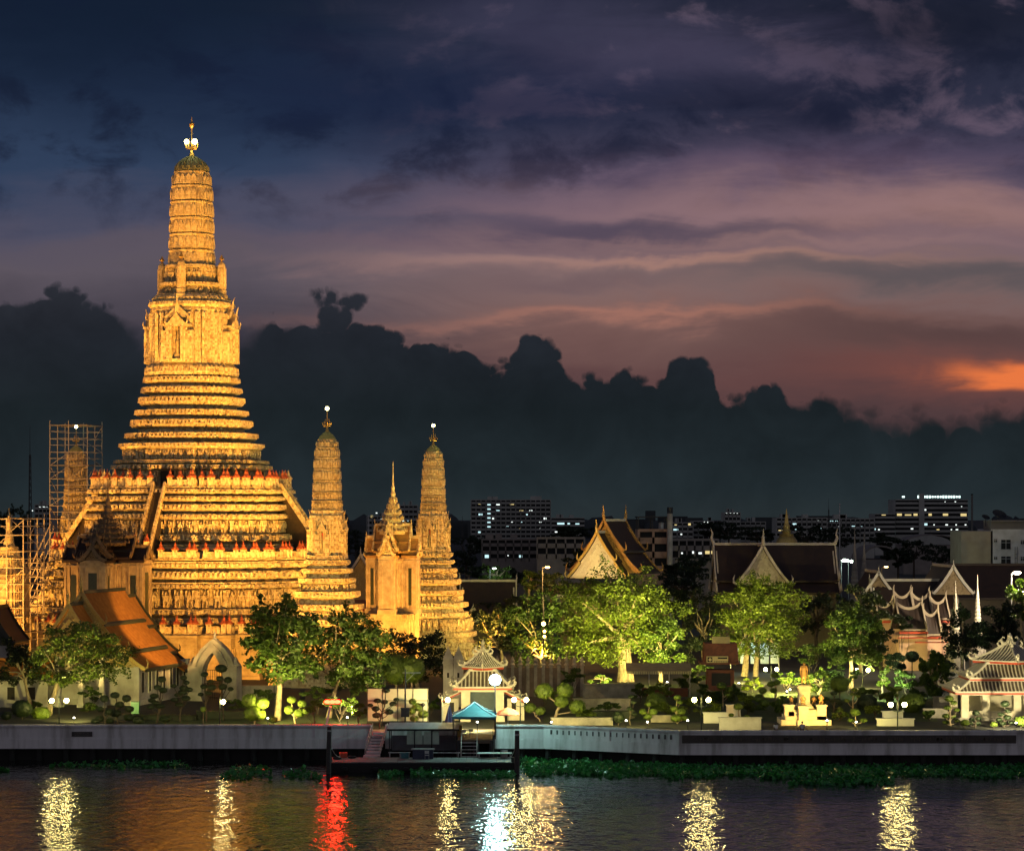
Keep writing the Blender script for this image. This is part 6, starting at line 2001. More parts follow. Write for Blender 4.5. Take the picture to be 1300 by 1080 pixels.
def fingers(mb, wrist, tip, side, s=1.0):
    """five fingers of unequal length fanned from the palm"""
    wv, tv = Vector(wrist), Vector(tip)
    d = (tv - wv).normalized()
    sd = d.cross(Vector(side)).normalized()
    palm = wv + d * .09 * s
    mb.tube([wv, wv + d * .05 * s, palm], [.03 * s, .04 * s, .036 * s], 6)
    for k, L in enumerate((.06, .08, .085, .075)):
        o = palm + sd * (k - 1.5) * .02 * s
        e = o + d * L * .55 * s + sd * (k - 1.5) * .004 * s
        mb.tube([o, e, e + d * L * .45 * s + Vector(side) * -.012 * s], [.0105 * s, .010 * s, .007 * s], 5)
    o = wv + d * .03 * s - sd * .035 * s
    mb.tube([o, o - sd * .03 * s + d * .03 * s, o - sd * .04 * s + d * .06 * s], [.012 * s, .011 * s, .008 * s], 5)


MX, MY = GX(1022, 279), 279.0
mon = thing('monument', 'stepped amber-lit stone monument carrying the standing bronze figure', 'monument', (MX, MY, GZ), 0)
M_MON = mat('warm_monument_stone', (.58, .50, .38), (.48, .41, .30), 1.5, .75, .2)
m = MB()
m.box((0, 1.0, .3), (5.6, 4.6, .6)); m.box((0, 1.0, .8), (4.6, 4.0, .4)); m.box((0, 1.0, 1.25), (3.9, 3.6, .5))
m.build('steps', M_MON, mon)
m = MB()
m.box((0, 1.2, 1.6), (2.0, 2.0, .8)); m.box((0, 1.2, 2.1), (1.7, 1.7, .3), top=.9); m.box((0, 1.2, 2.9), (1.25, 1.25, 1.4)); m.box((0, 1.2, 3.64), (1.45, 1.45, .14)); m.box((0, 1.2, 3.87), (1.3, 1.3, .36)); m.box((0, 1.2, 4.13), (1.6, 1.6, .2)); m.box((0, 1.2, 4.28), (1.35, 1.35, .14))
m.build('pedestal', M_MON, mon)
for i, (x, y, hh) in enumerate(((-1.85, -.3, 2.3), (-.35, -1.1, 2.2), (1.75, -.5, 2.3))):
    m = MB(); m.box((x, y, hh / 2), (1.05, 1.0, hh)); m.box((x, y, hh - .12), (1.3, 1.25, .16)); m.box((x, y, .3), (1.35, 1.3, .6)); m.build('side_plinth', M_MON, mon)
m = MB(); m.box((.2, -.25, 1.35), (3.2, .7, .7)); m.box((.75, -.4, .75), (1.3, .5, 1.5)); m.box((-1.1, -.4, .75), (.6, .5, 1.5)); m.build('parapet', M_MON, mon)
def small_guard(x, y, z, lb, s=1.0):
    t = thing('guardian_statue', lb, 'statue', (MX + x, MY + y, GZ + z), 0, 'small bronze guardian statues')
    J = {'pel': (0, 0, .62, .17), 'chest': (0, -.04, .98, .20), 'neck': (0, -.05, 1.17, .08), 'head': (0, -.07, 1.30, .13), 'top': (0, -.05, 1.45, .05),
         'sl': (-.24, -.03, 1.06, .09), 'el': (-.36, -.08, .80, .07), 'hl': (-.18, -.25, .68, .05), 'sr': (.24, -.03, 1.06, .09), 'er': (.36, -.08, .80, .07), 'hr': (.18, -.25, .68, .05),
         'kl': (-.22, -.12, .36, .11), 'fl': (-.20, .0, .05, .08), 'tl': (-.22, -.18, .04, .06), 'kr': (.22, -.12, .36, .11), 'fr': (.20, .0, .05, .08), 'tr': (.22, -.18, .04, .06)}
    J = {k: tuple(q * s for q in v) for k, v in J.items()}
    skin_body('body', J, [('pel', 'chest'), ('chest', 'neck'), ('neck', 'head'), ('head', 'top'), ('chest', 'sl'), ('sl', 'el'), ('el', 'hl'), ('chest', 'sr'), ('sr', 'er'), ('er', 'hr'), ('pel', 'kl'), ('kl', 'fl'), ('fl', 'tl'), ('pel', 'kr'), ('kr', 'fr'), ('fr', 'tr')], M_BRONZE, t)
    m = MB(); m.tube([(0, -.26 * s, .7 * s), (0, -.3 * s, .02)], .03 * s, 6); m.build('club', M_BRONZE, t)
small_guard(-.35, -1.1, 2.2, 'small dark bronze guardian on the front plinth of the monument', .85)
small_guard(1.75, -.5, 2.3, 'small bronze guardian on the right plinth of the monument', .8)
small_guard(-1.3, 2.0, 2.1, 'small pale guardian at the back left of the monument shaft', .7)
small_guard(1.2, 1.6, 2.1, 'small pale guardian at the back right of the monument shaft', .7)
# the standing figure: long coat, hand on a stick
S = 1.46
st = thing('bronze_statue', 'standing bronze figure in a knee-length coat leaning on a thin stick, on the pedestal', 'statue', (MX, MY + 1.2, GZ + 4.35), 0)
J = {'pel': (0, 0, .95, .155), 'waist': (0, 0, 1.10, .145), 'chest': (0, 0, 1.34, .175), 'neck': (0, -.01, 1.50, .065), 'head': (0, -.03, 1.62, .105), 'top': (0, -.02, 1.74, .075),
     'sl': (-.20, 0, 1.42, .085), 'el': (-.27, .02, 1.12, .065), 'wl': (-.26, -.06, .88, .045), 'sr': (.20, 0, 1.42, .085), 'er': (.29, -.02, 1.14, .065), 'wr': (.24, -.16, .95, .045),
     'hl': (-.10, 0, .88, .125), 'kl': (-.12, -.03, .50, .085), 'al': (-.13, .02, .09, .055), 'tl': (-.15, -.16, .04, .045),
     'hr': (.10, 0, .88, .125), 'kr': (.11, -.05, .50, .085), 'ar': (.13, .0, .09, .055), 'tr': (.16, -.18, .04, .045)}
J = {k: tuple(q * S for q in v) for k, v in J.items()}
skin_body('body', J, [('pel', 'waist'), ('waist', 'chest'), ('chest', 'neck'), ('neck', 'head'), ('head', 'top'), ('chest', 'sl'), ('sl', 'el'), ('el', 'wl'), ('chest', 'sr'), ('sr', 'er'), ('er', 'wr'), ('pel', 'hl'), ('hl', 'kl'), ('kl', 'al'), ('al', 'tl'), ('pel', 'hr'), ('hr', 'kr'), ('kr', 'ar'), ('ar', 'tr')], M_BRONZE, st)
m = MB()
rings = []
for z, rx, ry in ((.52, .25, .19), (.70, .235, .18), (.95, .205, .16), (1.10, .185, .145), (1.30, .225, .17), (1.44, .20, .13)):
    rings.append([(rx * S * math.cos(a), ry * S * math.sin(a) - .02, z * S) for a in [2 * math.pi * k / 16 for k in range(16)]])
m.loft(rings, False, True); m.build('coat', M_BRONZE, st, True)
m = MB(); fingers(m, (-.26 * S, -.06 * S, .88 * S), (-.25 * S, -.1 * S, .7 * S), (0, 1, 0), S); fingers(m, (.24 * S, -.16 * S, .95 * S), (.25 * S, -.2 * S, .8 * S), (0, 1, 0), S)
m.build('hands', M_BRONZE, st)
m = MB(); m.tube([(.24 * S, -.2 * S, .9 * S), (.50 * S, -.22 * S, .02)], .022 * S, 6); m.build('stick', M_BRONZE, st)
# amber spot washing the monument
spot_lamp(1050, 915, 269, 'small amber spotlight at the foot of the monument', (1.0, .60, .13), 13000, (MX, MY + .6, GZ + 3.8), 75)

# two people sitting on the river wall with their backs to the water
M_SHIRT = mat('white_shirt', (.62, .60, .58), (.52, .50, .49), 4, .85)
M_TROU = mat('dark_trousers', (.04, .04, .05), (.03, .03, .04), 4, .85)
M_SKIN = mat('brown_skin', (.30, .17, .10), (.26, .15, .09), 4, .6)
M_HAIR = mat('black_hair', (.012, .010, .009), (.008, .008, .008), 6, .5)
def sitter(px, label, lean=0.0, arms=True, rz=0.0):
    y = wall_y(px) + .36
    t = thing('person', label, 'person', (GX(px, y), y, 3.80), rz)
    L = lean
    c = (0, .06 + .30 * L, .50 - .10 * L)
    n = (0, .08 + .45 * L, .64 - .17 * L)
    h = (0, .09 + .60 * L, .77 - .28 * L)
    J = {'pel': (0, 0, .12, .14), 'waist': (0, .02 + .1 * L, .30, .125), 'chest': (*c, .15), 'neck': (*n, .055), 'head': (*h, .085), 'top': (h[0], h[1] + .02, h[2] + .12, .07),
         'sl': (-.19, c[1], c[2] + .06, .065), 'sr': (.19, c[1], c[2] + .06, .065),
         'hl': (-.10, .12, .11, .10), 'kl': (-.13, .50, .10, .07), 'al': (-.14, .56, -.34, .05), 'tl': (-.15, .72, -.38, .04),
         'hr': (.10, .12, .11, .10), 'kr': (.14, .50, .10, .07), 'ar': (.15, .56, -.34, .05), 'tr': (.16, .72, -.38, .04)}
    if arms:
        J.update({'el': (-.36, -.02, .30, .048), 'wl': (-.50, -.10, .08, .034), 'er': (.36, -.02, .30, .048), 'wr': (.50, -.10, .08, .034)})
    else:
        J.update({'el': (-.24, c[1] + .12, .26, .048), 'wl': (-.10, .42, .22, .034), 'er': (.24, c[1] + .12, .26, .048), 'wr': (.10, .44, .22, .034)})
    B = [('pel', 'waist'), ('waist', 'chest'), ('chest', 'neck'), ('neck', 'head'), ('head', 'top'), ('chest', 'sl'), ('sl', 'el'), ('el', 'wl'), ('chest', 'sr'), ('sr', 'er'), ('er', 'wr'), ('pel', 'hl'), ('hl', 'kl'), ('kl', 'al'), ('al', 'tl'), ('pel', 'hr'), ('hr', 'kr'), ('kr', 'ar'), ('ar', 'tr')]
    body = skin_body('body', J, B, M_SKIN, t)
    # face and ears towards the garden
    f = MB(); f.ico((0, h[1] + .10, h[2] + .02), .022, 2, (1, 1.2, 1.3))
    for sg in (-1, 1): f.ico((sg * .088, h[1] + .01, h[2] + .03), .028, 2, (.5, .8, 1.2))
    fingers(f, J['wl'][:3], (J['wl'][0] - .06, J['wl'][1] - .06 if arms else .5, J['wl'][2] - .06), (0, 0, 1)); fingers(f, J['wr'][:3], (J['wr'][0] + .06, J['wr'][1] - .06 if arms else .5, J['wr'][2] - .06), (0, 0, 1))
    f.build('hands_and_ears', M_SKIN, t)
    MB().ico((0, h[1] - .012, h[2] + .055), .118, 3, (.9, 1.0, .98)).build('hair', M_HAIR, t, True)
    JS = {'pel': (0, 0, .13, .16), 'waist': (0, .02 + .1 * L, .30, .145), 'chest': (*c, .17), 'neck': (n[0], n[1] - .005, n[2] - .05, .075), 'sl': (-.19, c[1], c[2] + .06, .085), 'sr': (.19, c[1], c[2] + .06, .085),
          'el': (*Vector(J['sl'][:3]).lerp(Vector(J['el'][:3]), .75), .062), 'er': (*Vector(J['sr'][:3]).lerp(Vector(J['er'][:3]), .75), .062)}
    skin_body('shirt', JS, [('pel', 'waist'), ('waist', 'chest'), ('chest', 'neck'), ('chest', 'sl'), ('sl', 'el'), ('chest', 'sr'), ('sr', 'er')], M_SHIRT, t)
    JT = {'pel': (0, 0, .115, .155), 'hl': (-.10, .12, .11, .115), 'kl': (-.13, .50, .10, .085), 'al': (-.14, .55, -.26, .065), 'hr': (.10, .12, .11, .115), 'kr': (.14, .50, .10, .085), 'ar': (.15, .55, -.26, .065)}
    skin_body('trousers', JT, [('pel', 'hl'), ('hl', 'kl'), ('kl', 'al'), ('pel', 'hr'), ('hr', 'kr'), ('kr', 'ar')], M_TROU, t)
sitter(1018.5, 'person in a white shirt sitting on the river wall, arms spread to the coping', 0.0, True)
sitter(986, 'person in a white shirt bent forward on the river wall', .95, False, .15)
# ---------------------------------------------------------------- landing stage
def S_(px, y): return GX(px, y)
pn = thing('pontoon', 'long low dark floating pontoon moored between two piles', 'pontoon', (GX(536, 254.5), 254.5, 0), 0)
hw = (GX(656, 252) - GX(417, 252)) / 2
MB().box((0, 0, .42), (2 * hw, 5, 1.1)).build('hull', M_BLACK, pn)
m = MB()
for k in range(24): m.box((-hw + .42 + k * (2 * hw - .4) / 24, 0, 1.0), ((2 * hw) / 24 - .05, 5.1, .08))
m.build('deck', mat('grey_deck_plate', (.20, .20, .19), (.13, .13, .125), 1, .7, .2), pn)
m = MB()
for x in (-hw + .3, hw - .3): m.lathe([(.16, 1.0), (.16, 1.4), (.22, 1.42), (.22, 1.52)], 8, (x, -2.2, 0))
m.build('bollards', M_DKSTEEL, pn)
for k in range(6):
    MB().lathe([(.22, .15), (.34, .25), (.34, .45), (.22, .55)], 10, (-hw + 1.8 + k * 3.1, -2.68, 0)).build('tyre_fender', M_BLACK, pn)
m = MB(); m.box((0, 0, .32), (4.2, .5, .08)); m.box((-1.8, 0, .14), (.1, .4, .28)); m.box((1.8, 0, .14), (.1, .4, .28))
for px, y, lb in ((507, 257.4, 'pale bench on the pontoon left of the blue counter'), (562, 257.2, 'pale bench on the pontoon right of the blue counter')):
    t = thing('bench', lb, 'bench', (GX(px, y), y, 1.04), 0, 'benches on the pontoon')
    s = MB(); s.box((0, 0, .46), (2.3 if px < 520 else 3.6, .42, .07)); s.build('seat', M_STEEL, t)
    for sg in (-1, 1):
        l = MB(); l.box((sg * (1.0 if px < 520 else 1.6), 0, .21), (.08, .36, .42)); l.build('leg', M_STEEL, t)
ct = thing('counter', 'dark blue counter with a pale top on the pontoon', 'counter', (GX(537, 255.6), 255.6, 1.04), 0)
MB().box((0, 0, .48), (2.1, .8, .96)).build('body', mat('dark_blue_panel', (.03, .04, .08), (.02, .028, .06), 1, .6), ct); MB().box((0, 0, 1.0), (2.4, 1.0, .06)).build('top', M_STEEL, ct)
ch_ = thing('folding_chair', 'pale folding chair standing in front of the blue counter', 'chair', (GX(542, 254.6), 254.6, 1.04), 0)
def fold_chair(t, col):
    MB().box((0, 0, .45), (.44, .42, .04)).build('seat', col, t); MB().box((0, -.22, .78), (.44, .04, .3)).build('backrest', col, t)
    for sx in (-.2, .2):
        for a, b in (((sx, -.26, .92), (sx, .2, .02)), ((sx, .2, .45), (sx, -.24, .02))):
            m = MB(); m.beam(a, b, .035); m.build('leg', M_STEEL, t)
fold_chair(ch_, M_STEEL)
gw = thing('gangway', 'pale plank gangway on low trestles at the right end of the pontoon', 'gangway', (GX(628, 256.2), 256.2, 1.04), 0)
m = MB()
for k in range(3): m.box((0, -.5 + k * .5, .52), (3.6, .44, .07))
m.build('planks', mat('pale_planks', (.46, .46, .44), (.34, .34, .33), 1, .7), gw)
for x in (-1.6, 1.6):
    m = MB(); m.box((x, -.55, .24), (.1, .1, .48)); m.box((x, .55, .24), (.1, .1, .48)); m.box((x, 0, .44), (.1, 1.2, .08)); m.build('trestle', M_STEEL, gw)

# platform with the teal canopy
pl = thing('landing_platform', 'timber landing platform on posts under the teal canopy', 'platform', (GX(604, 261.5), 261.5, 0), 0)
X0 = pl.location.x
xa, xb = GX(581, 258.5) - X0, GX(628, 264) - X0
m = MB()
for k in range(12):
    yk = -3 + .27 + k * .54
    m.box(((xa + xb) / 2 - .1, yk, 2.72), (xb - xa - .2, .50, .09))
m.build('deck_boards', mat('amber_deck_boards', (.42, .30, .16), (.32, .22, .11), 1.5, .7, .2), pl)
m = MB()
for x in (xa + .1, (xa + xb) / 2, xb - .3):
    for y in (-2.9, 0, 2.6): m.lathe([(.26, -1), (.26, 2.66)], 8, (x, y, 0))
m.build('posts', M_DKSTEEL, pl)
m = MB(); m.beam((xa, -3.05, 2.5), (xb - .3, -3.05, 2.5), .12, .3); m.beam((xa, 0, 2.5), (xb - .3, 0, 2.5), .12, .3); m.build('bearers', M_WOOD, pl)
m = MB()
for i in range(5): m.box((GX(596, 257.5) - X0, -3.35 - i * .3, 2.45 - i * .33), (1.6, .3, .07))
o = m.build('steps', mat('pale_planks', (.46, .46, .44)), pl)
for px in (585.5, 605.5):
    x = GX(px, 257.5) - X0
    MB().tube([(x, -3.0, 2.7), (x, -3.0, 3.4), (x, -3.25, 3.45), (x, -4.7, 1.9), (x, -4.75, 1.1)], .045, 6).build('handrail', M_WHITE, o)
m = MB()
x = xb - .15
for k in range(6): m.beam((x, -2.9 + k * 1.1, 2.7), (x, -2.9 + k * 1.1, 3.6), .06)
m.beam((x, -2.9, 3.6), (x, 2.6, 3.6), .07); m.beam((x, -2.9, 3.15), (x, 2.6, 3.15), .05)
m.build('railing', M_DKSTEEL, pl)
cn = thing('canopy', 'teal pyramid canopy tent on four thin posts over the landing', 'canopy', (GX(602.5, 261.3), 261.3, 2.77), 0)
M_TEAL = mat('teal_canvas', (.06, .20, .23), (.045, .15, .175), 1.2, .75, .15)
M_TEALW = mat('pale_canvas_strip', (.45, .55, .60), (.36, .46, .50), 1.2, .75)
m = MB()
hx, hy, ze, za = 2.3, 2.6, 2.32, 3.62
cs = [(-hx, -hy, ze), (hx, -hy, ze), (hx, hy, ze), (-hx, hy, ze)]
ap = (0, 0, za)
for i in range(4):
    a, b = Vector(cs[i]), Vector(cs[(i + 1) % 4])
    for k in range(4):
        t0, t1_ = k / 4, (k + 1) / 4
        sg0, sg1 = -.12 * math.sin(math.pi * t0), -.12 * math.sin(math.pi * t1_)
        A_ = Vector(ap)
        d0, d1 = Vector((0, 0, sg0)), Vector((0, 0, sg1))
        m.add([a.lerp(A_, t0) + d0, b.lerp(A_, t0) + d0, b.lerp(A_, t1_) + d1, a.lerp(A_, t1_) + d1], [(0, 1, 2, 3)])
    m.add([a, b, b - Vector((0, 0, .26)), a - Vector((0, 0, .26))], [(3, 2, 1, 0)])
co = m.build('canvas', M_TEAL, cn)
sm = co.modifiers.new('thick', 'SOLIDIFY'); sm.thickness = .03
m = MB()
for i in range(4): m.tube([Vector(cs[i]) + Vector((0, 0, .03)), Vector(cs[i]).lerp(Vector(ap), .5) + Vector((0, 0, -.08)), Vector(ap) + Vector((0, 0, .05))], .06, 6)
m.build('seam_strips', M_TEALW, cn)
for x, y in ((-hx + .1, -hy + .1), (hx - .1, -hy + .1), (hx - .1, hy - .1), (-hx + .1, hy - .1)):
    MB().tube([(x, y, 0), (x, y, ze)], .05, 6).build('post', M_DKSTEEL, cn)
tb = thing('plastic_table', 'pale plastic table under the canopy', 'table', (GX(591, 261), 261, 2.77), 0)
MB().box((0, 0, .72), (1.0, .8, .05)).build('tabletop', M_CHWALL, tb)
for sx in (-.42, .42):
    for sy in (-.32, .32): MB().beam((sx, sy, 0), (sx * .9, sy * .9, .7), .06).build('leg', M_CHWALL, tb)
for px, y, lb in ((589, 259.6, 'pale plastic chair at the front edge of the landing platform'), (598, 260.4, 'pale plastic chair right of the plastic table')):
    t = thing('plastic_chair', lb, 'chair', (GX(px, y), y, 2.77), 0, 'plastic chairs on the landing'); fold_chair(t, M_CHWALL)
bx = thing('collection_box', 'narrow ochre box standing left of the plastic table', 'box', (GX(583.5, 262), 262, 2.6), 0)
MB().box((0, 0, .65), (.5, .5, 1.3)).build('body', mat('ochre_paint', (.50, .33, .06), (.42, .27, .04), 2, .5), bx); MB().box((0, 0, 1.33), (.6, .6, .06)).build('lid', mat('ochre_paint', (.50, .33, .06)), bx)

# stair through the wall gap with pale railings
sw = thing('water_stairs', 'concrete water stairs with pale railings through the gap in the wall', 'stairs', (GX(478, 262), 262, 0), 0)
m = MB(); n = 8
x0 = sw.location.x
for i in range(n):
    f = i / (n - 1)
    y = 264.2 - 5.2 * f; z = 3.0 - 1.85 * f; xc = GX(482.5 - 9.5 * f, y) - x0
    m.box((xc, y - 262, z - .1), (1.5, .80, .2))
m.box((GX(472, 258.3) - x0, -3.7, 1.05), (1.7, 1.2, .16))
m.build('steps', M_CONC, sw)
for sg in (-1, 1):
    m = MB()
    tp = []
    for i in range(7):
        f = i / 6; y = 264 - 5.4 * f; z = 3.0 - 1.85 * f; xc = GX(482.5 - 9.5 * f, y) - x0 + sg * .78
        m.beam((xc, y - 262, z), (xc, y - 262, z + .95), .05)
        tp.append((xc, y - 262, z + .95))
    m.tube(tp, .045, 6); m.tube([(a, b, c - .5) for a, b, c in tp], .03, 6)
    m.build('railing', M_WHITE, sw)
# roofed waiting shelter before the short wall, with green-tinted sheets under the eave
sl = thing('pier_shelter', 'low grey-roofed pier shelter hung with two green-tinted pale sheets', 'shelter', (GX(538, 260.8), 260.8, 1.04), 0)
xw = 45 * 260.8 / F
m = MB(); m.slab((-xw, -2.0, 2.78), (xw, -2.0, 2.78), (xw, 2.2, 3.12), (-xw, 2.2, 3.12), .1); o = m.build('roof', mat('grey_sheet_roof', (.40, .40, .40), (.28, .28, .285), 1.2, .6, .2, stretch=(1, .15, 1)), sl)
m = MB(); m.box((0, -2.04, 2.68), (2 * xw + .1, .08, .2)); m.build('eave_board', M_BLACK, o)
for x in (-xw + .2, -.9, .9, xw - .2):
    for y in (-1.85, 2.0): MB().box((x, y, 1.35), (.12, .12, 2.7)).build('post', M_DKSTEEL, sl)
for px in (526.5, 547.5):
    MB().box((GX(px, 259) - sl.location.x, -1.8, 1.85), (1.64, .05, 1.35)).build('sheet', mat('green_white_sheet', (.46, .58, .46), (.36, .48, .38), .9, .7, .1), sl)
m = MB(); m.box((0, 1.7, 1.0), (2 * xw - .6, .1, 1.6)); m.build('back_panel', mat('blue_grey_panel', (.16, .17, .20), (.11, .12, .14), .8, .7), sl)
# odds and ends on the pontoon
for px, y, lb in ((428, 255, 'old tyre lying at the left end of the pontoon'), (447, 256.2, 'old tyre lying below the water stairs')):
    t = thing('tyre', lb, 'tyre', (GX(px, y), y, 1.04), 0, 'old tyres on the pontoon')
    rg = [[((.34 + .12 * math.cos(b)) * math.cos(a), (.34 + .12 * math.cos(b)) * math.sin(a), .12 + .12 * math.sin(b)) for b in [k * math.pi / 4 for k in range(8)]] for a in [k * math.pi / 8 for k in range(17)]]
    m = MB(); m.loft(rg, False, False); m.build('ring', M_BLACK, t)
for px, y, w_, h_, c_, lb in ((436, 256.5, .7, .5, M_RED, 'small red plastic crate at the left end of the pontoon'), (513, 256.0, .8, .55, M_TEAL, 'teal plastic crate by the left bench on the pontoon'), (640, 257.0, .6, .7, M_STEEL, 'grey drum-side box at the right end of the pontoon')):
    t = thing('crate', lb, 'crate', (GX(px, y), y, 1.04), .3, 'crates on the pontoon')
    MB().box((0, 0, h_ / 2), (w_, w_ * .7, h_), top=1.06).build('body', c_, t)
    MB().box((0, 0, h_ + .02), (w_ * 1.1, w_ * .78, .05)).build('rim', c_, t)
for (ax, ay, az), (bx_, by_, bz), lb in (((GX(417, 251), 251, 3.4), (GX(432, 252.6), 252.6, 1.5), 'slack mooring rope from the left pile to the pontoon'), ((GX(656, 250.5), 250.5, 3.2), (GX(645, 252.4), 252.4, 1.5), 'slack mooring rope from the right pile to the pontoon')):
    t = thing('mooring_rope', lb, 'rope', (ax, ay, az), 0, 'mooring ropes')
    m = MB(); m.tube([((bx_ - ax) * f, (by_ - ay) * f, (bz - az) * f - .5 * math.sin(math.pi * f)) for f in [k / 8 for k in range(9)]], .035, 5); m.build('strand', M_STEEL, t)
for px, y, yt, lb in ((417, 251, 922, 'dark timber mooring pile at the left end of the pontoon'), (656, 250.5, 927, 'dark timber mooring pile at the right end of the pontoon')):
    t = thing('mooring_pile', lb, 'pile', (GX(px, y), y, -1.5), 0, 'mooring piles of the pontoon')
    h = CAMZ - (yt - HY) * y / F + 1.5
    MB().tube([(0, 0, 0), (.02, 0, h * .5), (.10 if px < 500 else .04, 0, h)], [.27, .26, .23], 9).build('shaft', mat('wet_timber', (.05, .045, .045), (.03, .027, .027), 2, .7, .4), t)
    MB().lathe([(.25, h - .5), (.27, h - .42), (.25, h - .34)], 9, (.06, 0, 0)).build('iron_band', M_STEEL, t)
# umbrellas on the promenade
u = thing('closed_umbrella', 'closed dark purple-blue garden umbrella behind the short river wall', 'umbrella', (GX(570.5, 267), 267, GZ), 0)
MB().lathe([(.04, 0), (.04, 3.2)], 6).build('pole', M_STEEL, u)
rg = []
for z, r_ in ((1.15, .42), (1.5, .40), (2.2, .24), (2.8, .10), (3.05, .03)):
    rg.append([(r_ * (1 + .25 * (k % 2)) * math.cos(k * math.pi / 8), r_ * (1 + .25 * (k % 2)) * math.sin(k * math.pi / 8), z) for k in range(16)])
m = MB(); m.loft(rg); m.build('folded_canopy', mat('purple_canvas', (.035, .035, .13), (.025, .025, .095), 2, .7), u)
u = thing('open_umbrella', 'open faded red garden umbrella right of the teal canopy', 'umbrella', (GX(645, 268.5), 268.5, GZ), 0)
MB().lathe([(.045, 0), (.04, 2.7)], 6).build('pole', M_STEEL, u)
rg = []
for z, r_ in ((1.92, 1.45), (2.0, 1.45), (2.35, 1.0), (2.62, .4), (2.72, .06)):
    rg.append([(r_ * (1 - .05 * (k % 2)) * math.cos(k * math.pi / 8), r_ * (1 - .05 * (k % 2)) * math.sin(k * math.pi / 8), z) for k in range(16)])
m = MB(); m.loft(rg, False, True); q = m.build('canopy', mat('faded_red_canvas', (.38, .12, .10), (.30, .09, .075), 1.5, .8), u)
sm = q.modifiers.new('thick', 'SOLIDIFY'); sm.thickness = .025
m = MB(); m.box((0, 0, .72), (1.1, 1.1, .05)); m.lathe([(.2, 0), (.05, .1), (.05, .7)], 8); t = thing('bistro_table', 'small round-legged table under the faded red umbrella', 'table', (GX(641, 267.6), 267.6, GZ), 0); m.build('tabletop', M_CHWALL, t)


# ---------------------------------------------------------------- scaffolding
def scaffold(name, label, cx, cy, z0, z1, w, bay, lift, lean=0, skip=0.0, seed=2):
    t = thing(name, label, 'scaffolding', (cx, cy, GZ), PR, 'metal scaffolding at the left prang')
    rg = random.Random(seed)
    m, p, b = MB(), MB(), MB()
    n = int(w / bay)
    xs = [-w / 2 + w * i / n for i in range(n + 1)]
    edge = [(x, -w / 2) for x in xs] + [(w / 2, y) for y in xs[1:]] + [(x, w / 2) for x in reversed(xs[:-1])] + [(-w / 2, y) for y in reversed(xs[1:-1])]
    nz = int((z1 - z0) / lift)
    for i, (x, y) in enumerate(edge):
        m.beam((x, y, z0), (x, y, z1 + rg.uniform(-.3, .9)), .13)
    for k in range(nz + 1):
        z = z0 + (z1 - z0) * k / nz
        for (x, y), (x2, y2) in zip(edge, edge[1:] + edge[:1]):
            if rg.random() < skip: continue
            m.beam((x, y, z), (x2, y2, z), .11)
            if k and rg.random() < .8: m.beam((x, y, z - lift * .5), (x2, y2, z - lift * .5), .08)
            if k < nz and rg.random() < .35: b.beam((x, y, z), (x2, y2, z + lift), .08)
    for k in range(1, nz + 1):
        if rg.random() < .75:
            z = z0 + (z1 - z0) * k / nz + .1
            for s in (-1, 1):
                p.box((0, s * (w / 2 - .45), z), (w, .8, .07)); p.box((s * (w / 2 - .45), 0, z), (.8, w - 1.7, .07))
    m.add(b.v, b.f); m.build('tubes', M_SCAF, t); p.build('planks', M_WOOD, t)
    return t
M_SCAF = mat('scaffold_tube', (.50, .46, .38), (.38, .34, .27), 4, .5, metal=.3)
sc = scaffold('scaffolding', 'tall scaffolding cage round the slender corner prang behind the left terraces', -72.9, 415, 14, 38.5, 6.6, 2.2, 2.1)
m = MB()
for k in range(7):
    m.beam((-3.2 + k * .2, -3.4 + k, 22 - k * .7), (-11 + k * .5, -5 + k * 1.2, 5), .16)
m.build('long_raking_tubes', M_SCAF, sc)
scaffold('scaffolding', 'lower wide scaffolding at the left border before the terraces', GX(8, 352), 354, 0, 23, 7.5, 1.9, 2.1, skip=.12, seed=4)
scaffold('scaffolding', 'narrow stair scaffolding between the cage and the lower wide scaffolding', GX(42, 366), 368, 0, 16.5, 4.0, 1.6, 1.9, skip=.1, seed=9)
# brick core of the clad building behind the wide scaffolding
bk = thing('wrapped_shrine', 'brown shrine body wrapped by the lower wide scaffolding', 'shrine', (GX(6, 352), 355, GZ), PR)
m = MB(); lp(m, [(0, 3.2), (8, 3.0), (8.2, 3.4), (9, 3.4), (9.1, 2.8), (15, 2.6), (15.2, 3.0), (16, 2.4)]); m.build('wall', M_GOLDWALL, bk)
m = MB(); lp(m, [(16, 2.3), (17.5, 1.9), (17.6, 1.5), (19, 1.2), (19.1, .8), (21, .4), (24.5, .04)]); m.build('roof', M_COB, bk)
